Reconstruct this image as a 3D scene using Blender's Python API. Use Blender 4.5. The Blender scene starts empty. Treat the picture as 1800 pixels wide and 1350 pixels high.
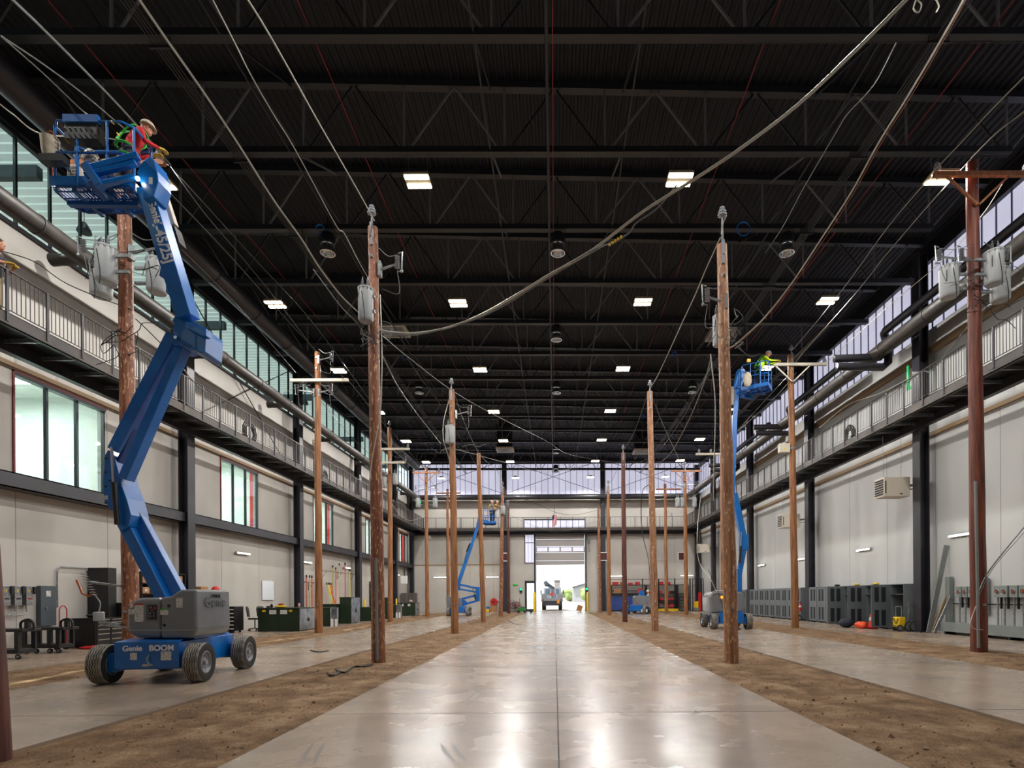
import bpy, bmesh, math, random
from mathutils import Vector, Matrix
RND = random.Random(7)
SC = bpy.context.scene
COL = SC.collection
F, CX, CY, PH, CH = 975.0, 975.0, 1049.0, 0.0065, 1.42
def P(px, py, Y):
    """photo pixel + real depth Y (metres from the tripod) -> world point"""
    u, v = px - CX, CY - py
    c, s = math.cos(PH), math.sin(PH)
    U, V = u * c + v * s, -u * s + v * c
    return Vector((U * Y / F, Y, CH + V * Y / F))
def V3(*a): return Vector(a)
ORD = ['first', 'second', 'third', 'fourth', 'fifth', 'sixth', 'seventh', 'eighth', 'ninth', 'tenth', 'eleventh',
       'twelfth', 'thirteenth', 'fourteenth', 'fifteenth', 'sixteenth', 'seventeenth', 'eighteenth', 'nineteenth', 'twentieth']

# ---------------------------------------------------------------- materials
def C(r, g, b):
    def l(x):
        x /= 255.0
        return x / 12.92 if x <= .04045 else ((x + .055) / 1.055) ** 2.4
    return (l(r), l(g), l(b), 1.0)
def M(name, col, rough=.5, metal=0., col2=None, ns=3., st=(1, 1, 1), bump=0., bs=None, em=None, es=0., coat=0., spec=.5, ramp=(.35, .65), detail=5.):
    m = bpy.data.materials.new(name); m.use_nodes = True
    nt = m.node_tree; b = nt.nodes['Principled BSDF']
    b.inputs['Base Color'].default_value = col
    b.inputs['Roughness'].default_value = rough
    b.inputs['Metallic'].default_value = metal
    b.inputs['Coat Weight'].default_value = coat
    b.inputs['Specular IOR Level'].default_value = spec
    if em is not None:
        b.inputs['Emission Color'].default_value = em; b.inputs['Emission Strength'].default_value = es
    tc = mp = None
    if col2 is not None or bump:
        tc = nt.nodes.new('ShaderNodeTexCoord'); mp = nt.nodes.new('ShaderNodeMapping')
        mp.inputs['Scale'].default_value = st
        nt.links.new(tc.outputs['Object'], mp.inputs['Vector'])
    if col2 is not None:
        n = nt.nodes.new('ShaderNodeTexNoise'); n.inputs['Scale'].default_value = ns; n.inputs['Detail'].default_value = detail
        r = nt.nodes.new('ShaderNodeValToRGB')
        r.color_ramp.elements[0].position = ramp[0]; r.color_ramp.elements[0].color = col
        r.color_ramp.elements[1].position = ramp[1]; r.color_ramp.elements[1].color = col2
        nt.links.new(mp.outputs[0], n.inputs['Vector']); nt.links.new(n.outputs['Fac'], r.inputs[0])
        nt.links.new(r.outputs[0], b.inputs['Base Color'])
    if bump:
        n = nt.nodes.new('ShaderNodeTexNoise'); n.inputs['Scale'].default_value = bs or ns * 3; n.inputs['Detail'].default_value = 4
        bm = nt.nodes.new('ShaderNodeBump'); bm.inputs['Strength'].default_value = bump; bm.inputs['Distance'].default_value = .02
        nt.links.new(mp.outputs[0], n.inputs['Vector']); nt.links.new(n.outputs['Fac'], bm.inputs['Height'])
        nt.links.new(bm.outputs[0], b.inputs['Normal'])
    return m
def glass(name, tint, refl=.12, rcol=(1, 1, 1, 1)):
    m = bpy.data.materials.new(name); m.use_nodes = True; nt = m.node_tree
    nt.nodes.remove(nt.nodes['Principled BSDF'])
    o = nt.nodes['Material Output']; t = nt.nodes.new('ShaderNodeBsdfTransparent'); t.inputs[0].default_value = tint
    g = nt.nodes.new('ShaderNodeBsdfGlossy'); g.inputs['Roughness'].default_value = .02; g.inputs[0].default_value = rcol
    mx = nt.nodes.new('ShaderNodeMixShader'); mx.inputs[0].default_value = refl
    nt.links.new(t.outputs[0], mx.inputs[1]); nt.links.new(g.outputs[0], mx.inputs[2]); nt.links.new(mx.outputs[0], o.inputs[0])
    return m
BLUE = M('boom_blue', C(8, 108, 190), .32, coat=.3, col2=C(4, 92, 172), ns=2)
BLUED = M('boom_blue_dark', C(2, 70, 135), .45)
GREYC = M('cover_grey', C(112, 116, 122), .28, coat=.4, col2=C(122, 126, 131), ns=1.5)
WHITE = M('white_paint', C(225, 226, 226), .5)
STICK = M('sticker_white', C(215, 215, 212), .5, col2=C(150, 150, 150), ns=60, ramp=(.5, .6))
BLACK = M('black_plastic', C(22, 22, 24), .45)
BLACKM = M('black_metal', C(16, 16, 18), .38, col2=C(30, 30, 32), ns=4)
STEELD = M('painted_steel', C(46, 45, 54), .42, col2=C(34, 33, 40), ns=1.2, bump=.1)
STEELW = M('weathered_steel', C(74, 66, 60), .5, col2=C(48, 44, 44), ns=1.0, metal=.2, bump=.15)
CEILM = M('deck_black', C(25, 27, 34), .6, col2=C(17, 18, 23), ns=.7, spec=.35)
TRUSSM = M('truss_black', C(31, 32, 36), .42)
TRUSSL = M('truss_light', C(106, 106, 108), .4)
CHROME = M('chrome', C(215, 218, 222), .12, 1.)
GALV = M('galvanised', C(170, 174, 176), .35, .7, col2=C(130, 134, 138), ns=14)
GALVL = M('fibreglass_arm', C(205, 198, 182), .5)
PORC = M('porcelain', C(140, 144, 150), .25, coat=.5)
TANK = M('tank_grey', C(172, 176, 178), .38, col2=C(156, 160, 163), ns=2)
RUBBER = M('rubber', C(28, 27, 27), .8)
TREAD = M('tread', C(150, 146, 138), .9, col2=C(110, 106, 100), ns=9)
RIMM = M('rim', C(150, 152, 158), .45, .4)
DUCT = M('duct', C(62, 57, 53), .5, col2=C(48, 44, 43), ns=1.2, metal=0., bump=.15, bs=30, st=(1, 4, 1))
DUCTD = M('duct_dark', C(44, 43, 48), .4, metal=.2)
TAN = M('tan_trim', C(150, 125, 95), .6)
WALLL = M('wall_panel_white', C(190, 186, 180), .5, col2=C(178, 173, 167), ns=.5)
WALLR = M('wall_panel_cool', C(192, 193, 192), .5, col2=C(182, 184, 184), ns=.4)
SEAM = M('panel_seam', C(120, 116, 112), .6)
RED = M('red_paint', C(190, 24, 28), .45)
ORANGE = M('orange_plastic', C(225, 75, 28), .5)
YELLOW = M('yellow_paint', C(225, 185, 20), .45)
HIVIS = M('hivis', C(190, 225, 30), .6)
GREENT = M('green_strap', C(40, 170, 60), .6)
GREENB = M('transformer_green', C(32, 50, 30), .45, col2=C(26, 42, 26), ns=2)
BARE = M('bare_metal', C(175, 180, 188), .3, .8, col2=C(120, 126, 136), ns=3)
LOCK = M('locker_grey', C(108, 116, 120), .45, col2=C(98, 106, 112), ns=1)
LOCKD = M('locker_dark', C(34, 37, 42), .7)
PANEL = M('panel_grey', C(128, 134, 133), .45, col2=C(118, 124, 124), ns=2)
BLUEG = M('panel_bluegrey', C(72, 82, 90), .5)
BEIGE = M('heater_beige', C(205, 196, 182), .5)
WOODC = M('cardboard', C(176, 128, 84), .8, col2=C(150, 106, 68), ns=8)
SKIN = M('skin', C(196, 138, 112), .6)
NAVY = M('navy_cloth', C(30, 34, 52), .85)
DKCL = M('dark_shirt', C(38, 38, 46), .85)
KHAKI = M('khaki', C(150, 134, 108), .85)
JEAN = M('denim', C(44, 56, 84), .85)
LEATH = M('work_glove', C(196, 160, 60), .8)
CANVAS = M('canvas', C(200, 188, 168), .85, col2=C(170, 158, 140), ns=12)
TANSH = M('tan_shirt', C(176, 140, 92), .85)
REDCL = M('red_cloth', C(190, 26, 38), .85)
HAIR = M('hair', C(70, 48, 34), .8)
WIREL = M('wire_light', C(176, 172, 160), .4, .3)
WIREG = M('wire_grey', C(104, 104, 102), .45, .3)
WIREK = M('wire_black', C(24, 23, 23), .5)
WIRER = M('wire_red', C(150, 34, 44), .5)
COPPER = M('copper', C(176, 96, 60), .4, .6)
BLUECO = M('blue_cord', C(20, 110, 200), .5)
BOXR = M('crate_red', C(190, 34, 44), .5)
BLUEBIN = M('blue_tarp', C(36, 66, 140), .6, col2=C(28, 50, 112), ns=2)
CONC = None
def wood(name, a, b, fleck=None, sc=1.):
    m = bpy.data.materials.new(name); m.use_nodes = True; nt = m.node_tree; p = nt.nodes['Principled BSDF']
    p.inputs['Roughness'].default_value = .55
    tc = nt.nodes.new('ShaderNodeTexCoord'); mp = nt.nodes.new('ShaderNodeMapping'); mp.inputs['Scale'].default_value = (7, 7, .55)
    n = nt.nodes.new('ShaderNodeTexNoise'); n.inputs['Scale'].default_value = 2.2; n.inputs['Detail'].default_value = 8
    r = nt.nodes.new('ShaderNodeValToRGB'); r.color_ramp.elements[0].position = .33; r.color_ramp.elements[0].color = b
    r.color_ramp.elements[1].position = .62; r.color_ramp.elements[1].color = a
    nt.links.new(tc.outputs['Object'], mp.inputs[0]); nt.links.new(mp.outputs[0], n.inputs['Vector']); nt.links.new(n.outputs['Fac'], r.inputs[0])
    out = r.outputs[0]
    if fleck:
        mp2 = nt.nodes.new('ShaderNodeMapping'); mp2.inputs['Scale'].default_value = (26, 26, 7)
        n2 = nt.nodes.new('ShaderNodeTexNoise'); n2.inputs['Scale'].default_value = 1.; n2.inputs['Detail'].default_value = 2
        r2 = nt.nodes.new('ShaderNodeValToRGB'); r2.color_ramp.elements[0].position = .58; r2.color_ramp.elements[1].position = .66
        mx = nt.nodes.new('ShaderNodeMix'); mx.data_type = 'RGBA'
        nt.links.new(tc.outputs['Object'], mp2.inputs[0]); nt.links.new(mp2.outputs[0], n2.inputs['Vector']); nt.links.new(n2.outputs['Fac'], r2.inputs[0])
        nt.links.new(r2.outputs[0], mx.inputs[0]); nt.links.new(out, mx.inputs[6]); mx.inputs[7].default_value = fleck
        out = mx.outputs[2]
    nt.links.new(out, p.inputs['Base Color'])
    bm = nt.nodes.new('ShaderNodeBump'); bm.inputs['Strength'].default_value = .5; bm.inputs['Distance'].default_value = .02
    nt.links.new(n.outputs['Fac'], bm.inputs['Height']); nt.links.new(bm.outputs[0], p.inputs['Normal'])
    return m
W_RUST = wood('pole_rust', C(150, 94, 66), C(92, 50, 34), C(196, 156, 122))
W_PALE = wood('pole_pale', C(172, 126, 92), C(124, 78, 54), C(208, 172, 138))
W_ORNG = wood('pole_orange', C(162, 110, 68), C(112, 66, 38))
W_RED = wood('pole_red', C(124, 62, 42), C(72, 32, 24))
W_DARK = wood('pole_dark', C(104, 58, 46), C(64, 32, 27))
W_ARM = wood('arm_wood', C(172, 110, 70), C(132, 78, 48))

# ---------------------------------------------------------------- mesh builder
class MB:
    def __init__(s): s.v, s.f, s.m = [], [], []; s.T = None
    def add(s, vs, fs, mi=0):
        o = len(s.v)
        for p in vs:
            p = Vector(p)
            s.v.append(s.T @ p if s.T is not None else p)
        for f in fs: s.f.append(tuple(i + o for i in f)); s.m.append(mi)
        return s
    def box(s, x0, x1, y0, y1, z0, z1, mi=0):
        vs = [(x0, y0, z0), (x1, y0, z0), (x1, y1, z0), (x0, y1, z0), (x0, y0, z1), (x1, y0, z1), (x1, y1, z1), (x0, y1, z1)]
        return s.add(vs, [(0, 3, 2, 1), (4, 5, 6, 7), (0, 1, 5, 4), (1, 2, 6, 5), (2, 3, 7, 6), (3, 0, 4, 7)], mi)
    def cb(s, c, sx, sy, sz, mi=0): return s.box(c[0] - sx / 2, c[0] + sx / 2, c[1] - sy / 2, c[1] + sy / 2, c[2] - sz / 2, c[2] + sz / 2, mi)
    def beam(s, a, b, w, h, mi=0, up=(0, 0, 1), w2=None, h2=None):
        a, b = Vector(a), Vector(b); d = (b - a).normalized(); up = Vector(up)
        if abs(d.dot(up)) > .98: up = Vector((0, 1, 0))
        r = d.cross(up).normalized(); u = r.cross(d).normalized(); w2 = w2 or w; h2 = h2 or h
        vs = []
        for q, ww, hh in ((a, w, h), (b, w2, h2)):
            for i, j in ((-1, -1), (1, -1), (1, 1), (-1, 1)): vs.append(q + r * (ww / 2 * i) + u * (hh / 2 * j))
        return s.add(vs, [(0, 1, 2, 3), (7, 6, 5, 4), (0, 4, 5, 1), (1, 5, 6, 2), (2, 6, 7, 3), (3, 7, 4, 0)], mi)
    def cyl(s, a, b, r0, r1=None, n=12, caps=True, mi=0):
        a, b = Vector(a), Vector(b); r1 = r0 if r1 is None else r1; d = (b - a).normalized()
        x = d.orthogonal().normalized(); y = d.cross(x)
        vs = []
        for q, r in ((a, r0), (b, r1)):
            for i in range(n):
                t = 2 * math.pi * i / n; vs.append(q + x * (r * math.cos(t)) + y * (r * math.sin(t)))
        fs = [(i, (i + 1) % n, n + (i + 1) % n, n + i) for i in range(n)]
        if caps: fs += [tuple(range(n - 1, -1, -1)), tuple(range(n, 2 * n))]
        return s.add(vs, fs, mi)
    def tube(s, pts, r, n=6, mi=0, closed=False):
        pts = [Vector(p) for p in pts]; N = len(pts); vs = []; nrm = None
        for i, p in enumerate(pts):
            if closed: t = (pts[(i + 1) % N] - pts[i - 1]).normalized()
            else: t = (pts[min(i + 1, N - 1)] - pts[max(i - 1, 0)]).normalized()
            if nrm is None: nrm = t.orthogonal().normalized()
            nrm = (nrm - t * nrm.dot(t)).normalized(); bn = t.cross(nrm)
            rr = r[i] if isinstance(r, (list, tuple)) else r
            for k in range(n):
                a = 2 * math.pi * k / n; vs.append(p + nrm * (rr * math.cos(a)) + bn * (rr * math.sin(a)))
        fs = []
        for i in range(N if closed else N - 1):
            j = (i + 1) % N
            for k in range(n): fs.append((i * n + k, i * n + (k + 1) % n, j * n + (k + 1) % n, j * n + k))
        if not closed: fs += [tuple(range(n - 1, -1, -1)), tuple(range((N - 1) * n, N * n))]
        return s.add(vs, fs, mi)
    def lathe(s, prof, c=(0, 0, 0), axis='z', n=24, mi=0, mis=None, caps=True):
        c = Vector(c); vs = []
        for (r, h) in prof:
            for i in range(n):
                t = 2 * math.pi * i / n; a, b = r * math.cos(t), r * math.sin(t)
                vs.append(c + (Vector((a, b, h)) if axis == 'z' else Vector((h, a, b)) if axis == 'x' else Vector((b, h, a))))
        o = len(s.f)
        fs = []; ms = []
        for j in range(len(prof) - 1):
            for i in range(n): fs.append((j * n + i, j * n + (i + 1) % n, (j + 1) * n + (i + 1) % n, (j + 1) * n + i)); ms.append(mis[j] if mis else mi)
        s.add(vs, fs, mi)
        for k, q in enumerate(ms): s.m[o + k] = q
        if not caps: return s
        s.add([vs[i] for i in range(n)] , [tuple(range(n - 1, -1, -1))], mis[0] if mis else mi)
        s.add([vs[(len(prof) - 1) * n + i] for i in range(n)], [tuple(range(n))], mis[-1] if mis else mi)
        return s
    def prism(s, poly, ext, mi=0):
        poly = [Vector(p) for p in poly]; ext = Vector(ext); n = len(poly)
        vs = poly + [p + ext for p in poly]
        return s.add(vs, [tuple(range(n - 1, -1, -1)), tuple(range(n, 2 * n))] + [(i, (i + 1) % n, n + (i + 1) % n, n + i) for i in range(n)], mi)
    def ball(s, c, rx, ry=None, rz=None, n=10, mi=0, zmin=-1.):
        ry = rx if ry is None else ry; rz = rx if rz is None else rz; c = Vector(c); vs = []; k = n // 2 + 2
        a0 = math.asin(max(-1, zmin))
        for j in range(k):
            ph = a0 + (math.pi / 2 - a0) * j / (k - 1)
            cr = max(math.cos(ph), .001)
            for i in range(n):
                t = 2 * math.pi * i / n; vs.append(c + Vector((rx * cr * math.cos(t), ry * cr * math.sin(t), rz * math.sin(ph))))
        fs = [(j * n + i, j * n + (i + 1) % n, (j + 1) * n + (i + 1) % n, (j + 1) * n + i) for j in range(k - 1) for i in range(n)]
        fs += [tuple(range(n - 1, -1, -1)), tuple(range((k - 1) * n, k * n))]
        return s.add(vs, fs, mi)
    def mesh(s, name, mats, smooth=True, ang=35):
        me = bpy.data.meshes.new(name)
        me.from_pydata([tuple(p) for p in s.v], [], s.f)
        for m in (mats if isinstance(mats, (list, tuple)) else [mats]): me.materials.append(m)
        if any(s.m): me.polygons.foreach_set('material_index', s.m)
        bm = bmesh.new(); bm.from_mesh(me); bmesh.ops.recalc_face_normals(bm, faces=bm.faces); bm.to_mesh(me); bm.free()
        if smooth:
            me.polygons.foreach_set('use_smooth', [True] * len(me.polygons)); me.set_sharp_from_angle(angle=math.radians(ang))
        me.update(); return me
    def build(s, name, mats, parent=None, smooth=True, ang=35, bevel=0, **kw):
        o = bpy.data.objects.new(name, s.mesh(name, mats, smooth, ang)); COL.objects.link(o)
        if parent is not None:
            o.parent = parent
            if parent.type != 'EMPTY' or True: pass
        if bevel:
            b = o.modifiers.new('Bevel', 'BEVEL'); b.width = bevel; b.segments = 3; b.limit_method = 'ANGLE'; b.angle_limit = math.radians(40)
        if kw: tag(o, **kw)
        return o
def tag(o, label=None, cat=None, group=None, kind=None):
    if label: o['label'] = label
    if cat: o['category'] = cat
    if group: o['group'] = group
    if kind: o['kind'] = kind
    return o
def thing(name, label, cat, loc=(0, 0, 0), rz=0., group=None):
    o = bpy.data.objects.new(name, None); COL.objects.link(o); o.location = loc; o.rotation_euler = (0, 0, rz); o.empty_display_size = .2
    return tag(o, label, cat, group)
def struct(name, mb, mats, label=None, smooth=True, **k):
    o = mb.build(name, mats, smooth=smooth, **k); o['kind'] = 'structure'
    if label: o['label'] = label
    return o
def dup(o, loc=None, rz=None, label=None, group=None, parent=None, top=True):
    c = o.copy(); COL.objects.link(c)
    if parent is not None: c.parent = parent
    if loc is not None: c.location = loc
    if rz is not None: c.rotation_euler = (0, 0, rz)
    if label: c['label'] = label
    if group: c['group'] = group
    for ch in list(o.children): dup(ch, parent=c, top=False)
    return c
def rebase(mb, loc):
    """mesh points given in the world -> points relative to the thing at loc"""
    l = Vector(loc); mb.v = [p - l for p in mb.v]; return mb
def text(body, size, Mx, mat, name, parent=None, ext=.004, xs=1., bold=0.):
    cu = bpy.data.curves.new(name, 'FONT'); cu.body = body; cu.size = size; cu.extrude = ext; cu.offset = bold; cu.align_x = 'CENTER'; cu.align_y = 'CENTER'
    o = bpy.data.objects.new('tmp', cu); COL.objects.link(o)
    dg = bpy.context.evaluated_depsgraph_get(); me = bpy.data.meshes.new_from_object(o.evaluated_get(dg)); me.name = name
    bpy.data.objects.remove(o); me.transform(Mx @ Matrix.Diagonal((xs, 1, 1, 1))); me.materials.clear(); me.materials.append(mat)
    r = bpy.data.objects.new(name, me); COL.objects.link(r)
    if parent is not None: r.parent = parent
    return r
def frame(o, x, y):
    """4x4 with local x,y axes (z = cross)"""
    x = Vector(x).normalized(); y = (Vector(y) - x * Vector(y).dot(x)).normalized(); z = x.cross(y); o = Vector(o)
    return Matrix(((x.x, y.x, z.x, o.x), (x.y, y.y, z.y, o.y), (x.z, y.z, z.z, o.z), (0, 0, 0, 1)))
def smoothpts(pts, k=6):
    pts = [Vector(p) for p in pts]
    if len(pts) < 3:
        return pts
    out = []; e = [pts[0] * 2 - pts[1]] + pts + [pts[-1] * 2 - pts[-2]]
    for i in range(1, len(e) - 2):
        a, b, c, d = e[i - 1], e[i], e[i + 1], e[i + 2]
        for j in range(k):
            t = j / k; out.append(.5 * ((2 * b) + (c - a) * t + (2 * a - 5 * b + 4 * c - d) * t * t + (3 * b - a - 3 * c + d) * t ** 3))
    out.append(pts[-1]); return out
# ================================================================ the building
BAY = 9.144
COLY = [20.97, 30.12, 39.26, 48.40]
YE = 54.4          # end wall face
XW = 14.35         # side wall face
YB = -7.0
# camera
cam = bpy.data.cameras.new('camera'); co = bpy.data.objects.new('camera', cam); COL.objects.link(co)
cam.sensor_width = 36; cam.lens = F / 1800 * 36; cam.shift_x = -75 / 1800; cam.shift_y = 374 / 1800; cam.clip_end = 600
s_, c_ = math.sin(PH), math.cos(PH)
co.matrix_world = Matrix(((c_, s_, 0, 0), (0, 0, -1, 0), (-s_, c_, 0, CH), (0, 0, 0, 1)))
SC.camera = co

# ---- floor slabs and dirt strips
def concrete(name, gloss):
    m = bpy.data.materials.new(name); m.use_nodes = True; nt = m.node_tree; p = nt.nodes['Principled BSDF']
    L = nt.links.new; N = nt.nodes.new
    tc = N('ShaderNodeTexCoord')
    n1 = N('ShaderNodeTexNoise'); n1.inputs['Scale'].default_value = .55; n1.inputs['Detail'].default_value = 7; n1.inputs['Roughness'].default_value = .62
    r1 = N('ShaderNodeValToRGB'); r1.color_ramp.elements[0].position = .3; r1.color_ramp.elements[0].color = C(136, 121, 108)
    r1.color_ramp.elements[1].position = .7; r1.color_ramp.elements[1].color = C(173, 153, 133)
    L(tc.outputs['Object'], n1.inputs['Vector']); L(n1.outputs['Fac'], r1.inputs[0])
    mp = N('ShaderNodeMapping'); mp.inputs['Scale'].default_value = (.8, .9, 1)
    n2 = N('ShaderNodeTexNoise'); n2.inputs['Scale'].default_value = 1.4; n2.inputs['Detail'].default_value = 5
    L(tc.outputs['Object'], mp.inputs[0]); L(mp.outputs[0], n2.inputs['Vector'])
    r2 = N('ShaderNodeValToRGB'); r2.color_ramp.elements[0].position = .35; r2.color_ramp.elements[0].color = (.9, .9, .91, 1)
    r2.color_ramp.elements[1].position = .62; r2.color_ramp.elements[1].color = (1, 1, 1, 1)
    L(n2.outputs['Fac'], r2.inputs[0])
    mx = N('ShaderNodeMix'); mx.data_type = 'RGBA'; mx.blend_type = 'MULTIPLY'; mx.inputs[0].default_value = 1
    L(r1.outputs[0], mx.inputs[6]); L(r2.outputs[0], mx.inputs[7]); L(mx.outputs[2], p.inputs['Base Color'])
    rr = N('ShaderNodeMapRange'); rr.inputs['To Min'].default_value = gloss - .07; rr.inputs['To Max'].default_value = gloss + .12
    L(n2.outputs['Fac'], rr.inputs['Value']); L(rr.outputs[0], p.inputs['Roughness'])
    b = N('ShaderNodeBump'); b.inputs['Strength'].default_value = .16; b.inputs['Distance'].default_value = .02
    mp3 = N('ShaderNodeMapping'); mp3.inputs['Scale'].default_value = (1.2, 3.0, 1)
    n3 = N('ShaderNodeTexNoise'); n3.inputs['Scale'].default_value = 2.2; n3.inputs['Detail'].default_value = 3
    L(tc.outputs['Object'], mp3.inputs[0]); L(mp3.outputs[0], n3.inputs['Vector']); L(n3.outputs['Fac'], b.inputs['Height']); L(b.outputs[0], p.inputs['Normal'])
    p.inputs['Specular IOR Level'].default_value = .55
    return m
CONC = concrete('polished_concrete', .24)
JOINT = M('joint', C(70, 64, 58), .8)
SLABS = [(-2.85, 2.9), (-8.6, -5.13), (5.11, 8.6), (-XW - .3, -11.0), (11.1, XW + .3)]
fl = MB()
YS = 50.2
for x0, x1 in SLABS: fl.box(x0, x1, YB, YS, -.3, 0)
fl.box(-XW - .3, XW + .3, YS, YE + .4, -.3, 0)
JY = [2.2, 6.8, 11.4, 16, 20.6, 25.2, 29.8, 34.4, 39, 43.6, 48.2]
for x0, x1 in SLABS:
    for y in JY: fl.box(x0 + .01, x1 - .01, y - .006, y + .006, -.01, .0012, 1)
fl.box(.02, .034, YB, YE, -.01, .0012, 1)
struct('floor', fl, [CONC, JOINT], 'polished grey concrete slabs with saw-cut joints', smooth=False)
def dirtmat():
    m = bpy.data.materials.new('dirt'); m.use_nodes = True; nt = m.node_tree; p = nt.nodes['Principled BSDF']; L = nt.links.new; N = nt.nodes.new
    tc = N('ShaderNodeTexCoord'); n = N('ShaderNodeTexNoise'); n.inputs['Scale'].default_value = 1.6; n.inputs['Detail'].default_value = 12; n.inputs['Roughness'].default_value = .7
    r = N('ShaderNodeValToRGB'); e = r.color_ramp.elements; e[0].position = .3; e[0].color = C(88, 68, 52); e[1].position = .72; e[1].color = C(180, 154, 126)
    q = e.new(.5); q.color = C(134, 107, 82)
    n2 = N('ShaderNodeTexVoronoi'); n2.inputs['Scale'].default_value = 34
    r2 = N('ShaderNodeValToRGB'); r2.color_ramp.elements[0].position = .12; r2.color_ramp.elements[0].color = (1.25, 1.22, 1.15, 1); r2.color_ramp.elements[1].position = .5; r2.color_ramp.elements[1].color = (.72, .7, .68, 1)
    mx = N('ShaderNodeMix'); mx.data_type = 'RGBA'; mx.blend_type = 'MULTIPLY'; mx.inputs[0].default_value = .8
    L(tc.outputs['Object'], n.inputs['Vector']); L(tc.outputs['Object'], n2.inputs['Vector']); L(n.outputs['Fac'], r.inputs[0]); L(n2.outputs['Distance'], r2.inputs[0])
    L(r.outputs[0], mx.inputs[6]); L(r2.outputs[0], mx.inputs[7]); L(mx.outputs[2], p.inputs['Base Color'])
    b = N('ShaderNodeBump'); b.inputs['Strength'].default_value = .9; b.inputs['Distance'].default_value = .03; L(n.outputs['Fac'], b.inputs['Height']); L(b.outputs[0], p.inputs['Normal'])
    p.inputs['Roughness'].default_value = .95; p.inputs['Specular IOR Level'].default_value = .15
    return m
DIRT = dirtmat()
from mathutils import noise as NZ
def dirt_z(x, y, x0, x1):
    e = min(1, (x - x0) / .25, (x1 - x) / .25); e = max(0, e)
    return -.035 + e * (.035 * NZ.noise((x * .9, y * .6, 0)) + .022 * NZ.noise((x * 4, y * 4, 3)) + .01) * 1.3
STRIPS = [(-5.13, -2.85, 'strip of packed brown dirt beside the centre aisle, below the dark leaning pole'),
          (2.9, 5.11, 'strip of packed brown dirt between the centre aisle and the second boom lift'),
          (-11.0, -8.6, 'strip of loose brown dirt beside the green transformer cabinets'),
          (8.6, 11.1, 'strip of loose brown dirt beside the grey lockers')]
for x0, x1, lb in STRIPS:
    mb = MB(); nx = 12; ys = [-3 + i * .16 for i in range(int((14 + 3) / .16))] + [14 + i * .45 for i in range(int((YS - 14) / .45) + 1)] + [YS]
    vs = [(x0 + (x1 - x0) * i / nx, y, dirt_z(x0 + (x1 - x0) * i / nx, y, x0, x1)) for y in ys for i in range(nx + 1)]
    w = nx + 1
    mb.add(vs, [(j * w + i, j * w + i + 1, (j + 1) * w + i + 1, (j + 1) * w + i) for j in range(len(ys) - 1) for i in range(nx)])
    struct('dirt_strip', mb, DIRT, lb, ang=180)
# stones lying on the dirt (uncountable)
GRAV = M('gravel', C(170, 146, 118), .9, col2=C(112, 84, 60), ns=6)
for (x0, x1, lb) in STRIPS:
    mb = MB(); rr = random.Random(int(x0 * 10) + 99)
    for i in range(900):
        y = 2 + 30 * rr.random() ** 2.0; x = rr.uniform(x0 + .1, x1 - .1); r = rr.uniform(.008, .022) * (1.0 if rr.random() > .03 else 2.2)
        z = dirt_z(x, y, x0, x1)
        vs = [Vector((x, y, z + r * .3)) + Vector((rr.uniform(.6, 1) * r * a, rr.uniform(.6, 1) * r * b, rr.uniform(.5, 1) * r * c)) for a, b, c in ((1, 0, 0), (0, 1, 0), (-1, 0, 0), (0, -1, 0), (0, 0, 1), (0, 0, -1))]
        mb.add(vs, [(0, 1, 4), (1, 2, 4), (2, 3, 4), (3, 0, 4), (1, 0, 5), (2, 1, 5), (3, 2, 5), (0, 3, 5)])
    mb.build('gravel', GRAV, smooth=False, label='loose gravel over the ' + ('dirt by the lockers' if x0 > 8 else 'dirt by the transformer cabinets' if x0 < -10 else 'dirt on the centre aisle, big lift side' if x0 < 0 else 'dirt on the centre aisle, locker side'), cat='gravel', kind='stuff')
# tyre marks
MARK = M('tyre_mark', C(112, 104, 97), .5)
def mark(pts, lb, w=.05, n=2):
    mb = MB()
    for k in range(n):
        q = smoothpts([P(x, y, 1) for x, y in pts], 5)
        gp = []
        for p in q:
            d = Vector((p.x, 1, p.z - CH)); t = -CH / d.z; gp.append(Vector((d.x * t + k * .11, d.y * t, .0016)))
        vs = []
        for i, p in enumerate(gp):
            t = (gp[min(i + 1, len(gp) - 1)] - gp[max(0, i - 1)]).normalized(); nn = Vector((-t.y, t.x, 0)) * (w / 2 * min(1, (i + .3) / 4, (len(gp) - i - .7) / 4 + .1))
            vs += [p - nn, p + nn]
        mb.add(vs, [(2 * i, 2 * i + 1, 2 * i + 3, 2 * i + 2) for i in range(len(gp) - 1)])
    mb.build('tyre_mark', MARK, smooth=False, label=lb, cat='floor mark')
mark([(808, 1250), (818, 1235), (835, 1218), (852, 1203)], 'dark curved tyre mark on the centre aisle, midway along', .035)
mark([(772, 1302), (783, 1322), (800, 1340)], 'short dark tyre mark on the centre aisle, close to the camera beside the dirt edge', .04)
mark([(528, 1345), (538, 1325), (552, 1305)], 'faint tyre mark at the nearest corner of the centre aisle', .04)
mark([(1160, 1190), (1163, 1178), (1160, 1168)], 'short tyre mark near the pole side of the centre aisle', .05)

# ---- ceiling deck with ribs running down the hall
def deckz(x): return 15.02 - .0255 * x
mb = MB(); xs = []; x = -14.45; k = 0
while x < 14.6:
    for dx, dz in ((0, 0), (.05, 0), (.08, .035), (.17, .035)): xs.append((x + dx, deckz(x) + dz))
    x += .2
vs = [(a, y, b) for y in (YB, YE + .5) for a, b in xs]; n = len(xs)
mb.add(vs, [(i, i + 1, n + i + 1, n + i) for i in range(n - 1)])
vs = [(a, y, b + .35) for y in (YB - .2, YE + .6) for a, b in (xs[0], xs[-1])]
mb.add(vs, [(0, 1, 3, 2)])
struct('ceiling', mb, CEILM, 'black ribbed metal roof deck', smooth=False)

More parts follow.
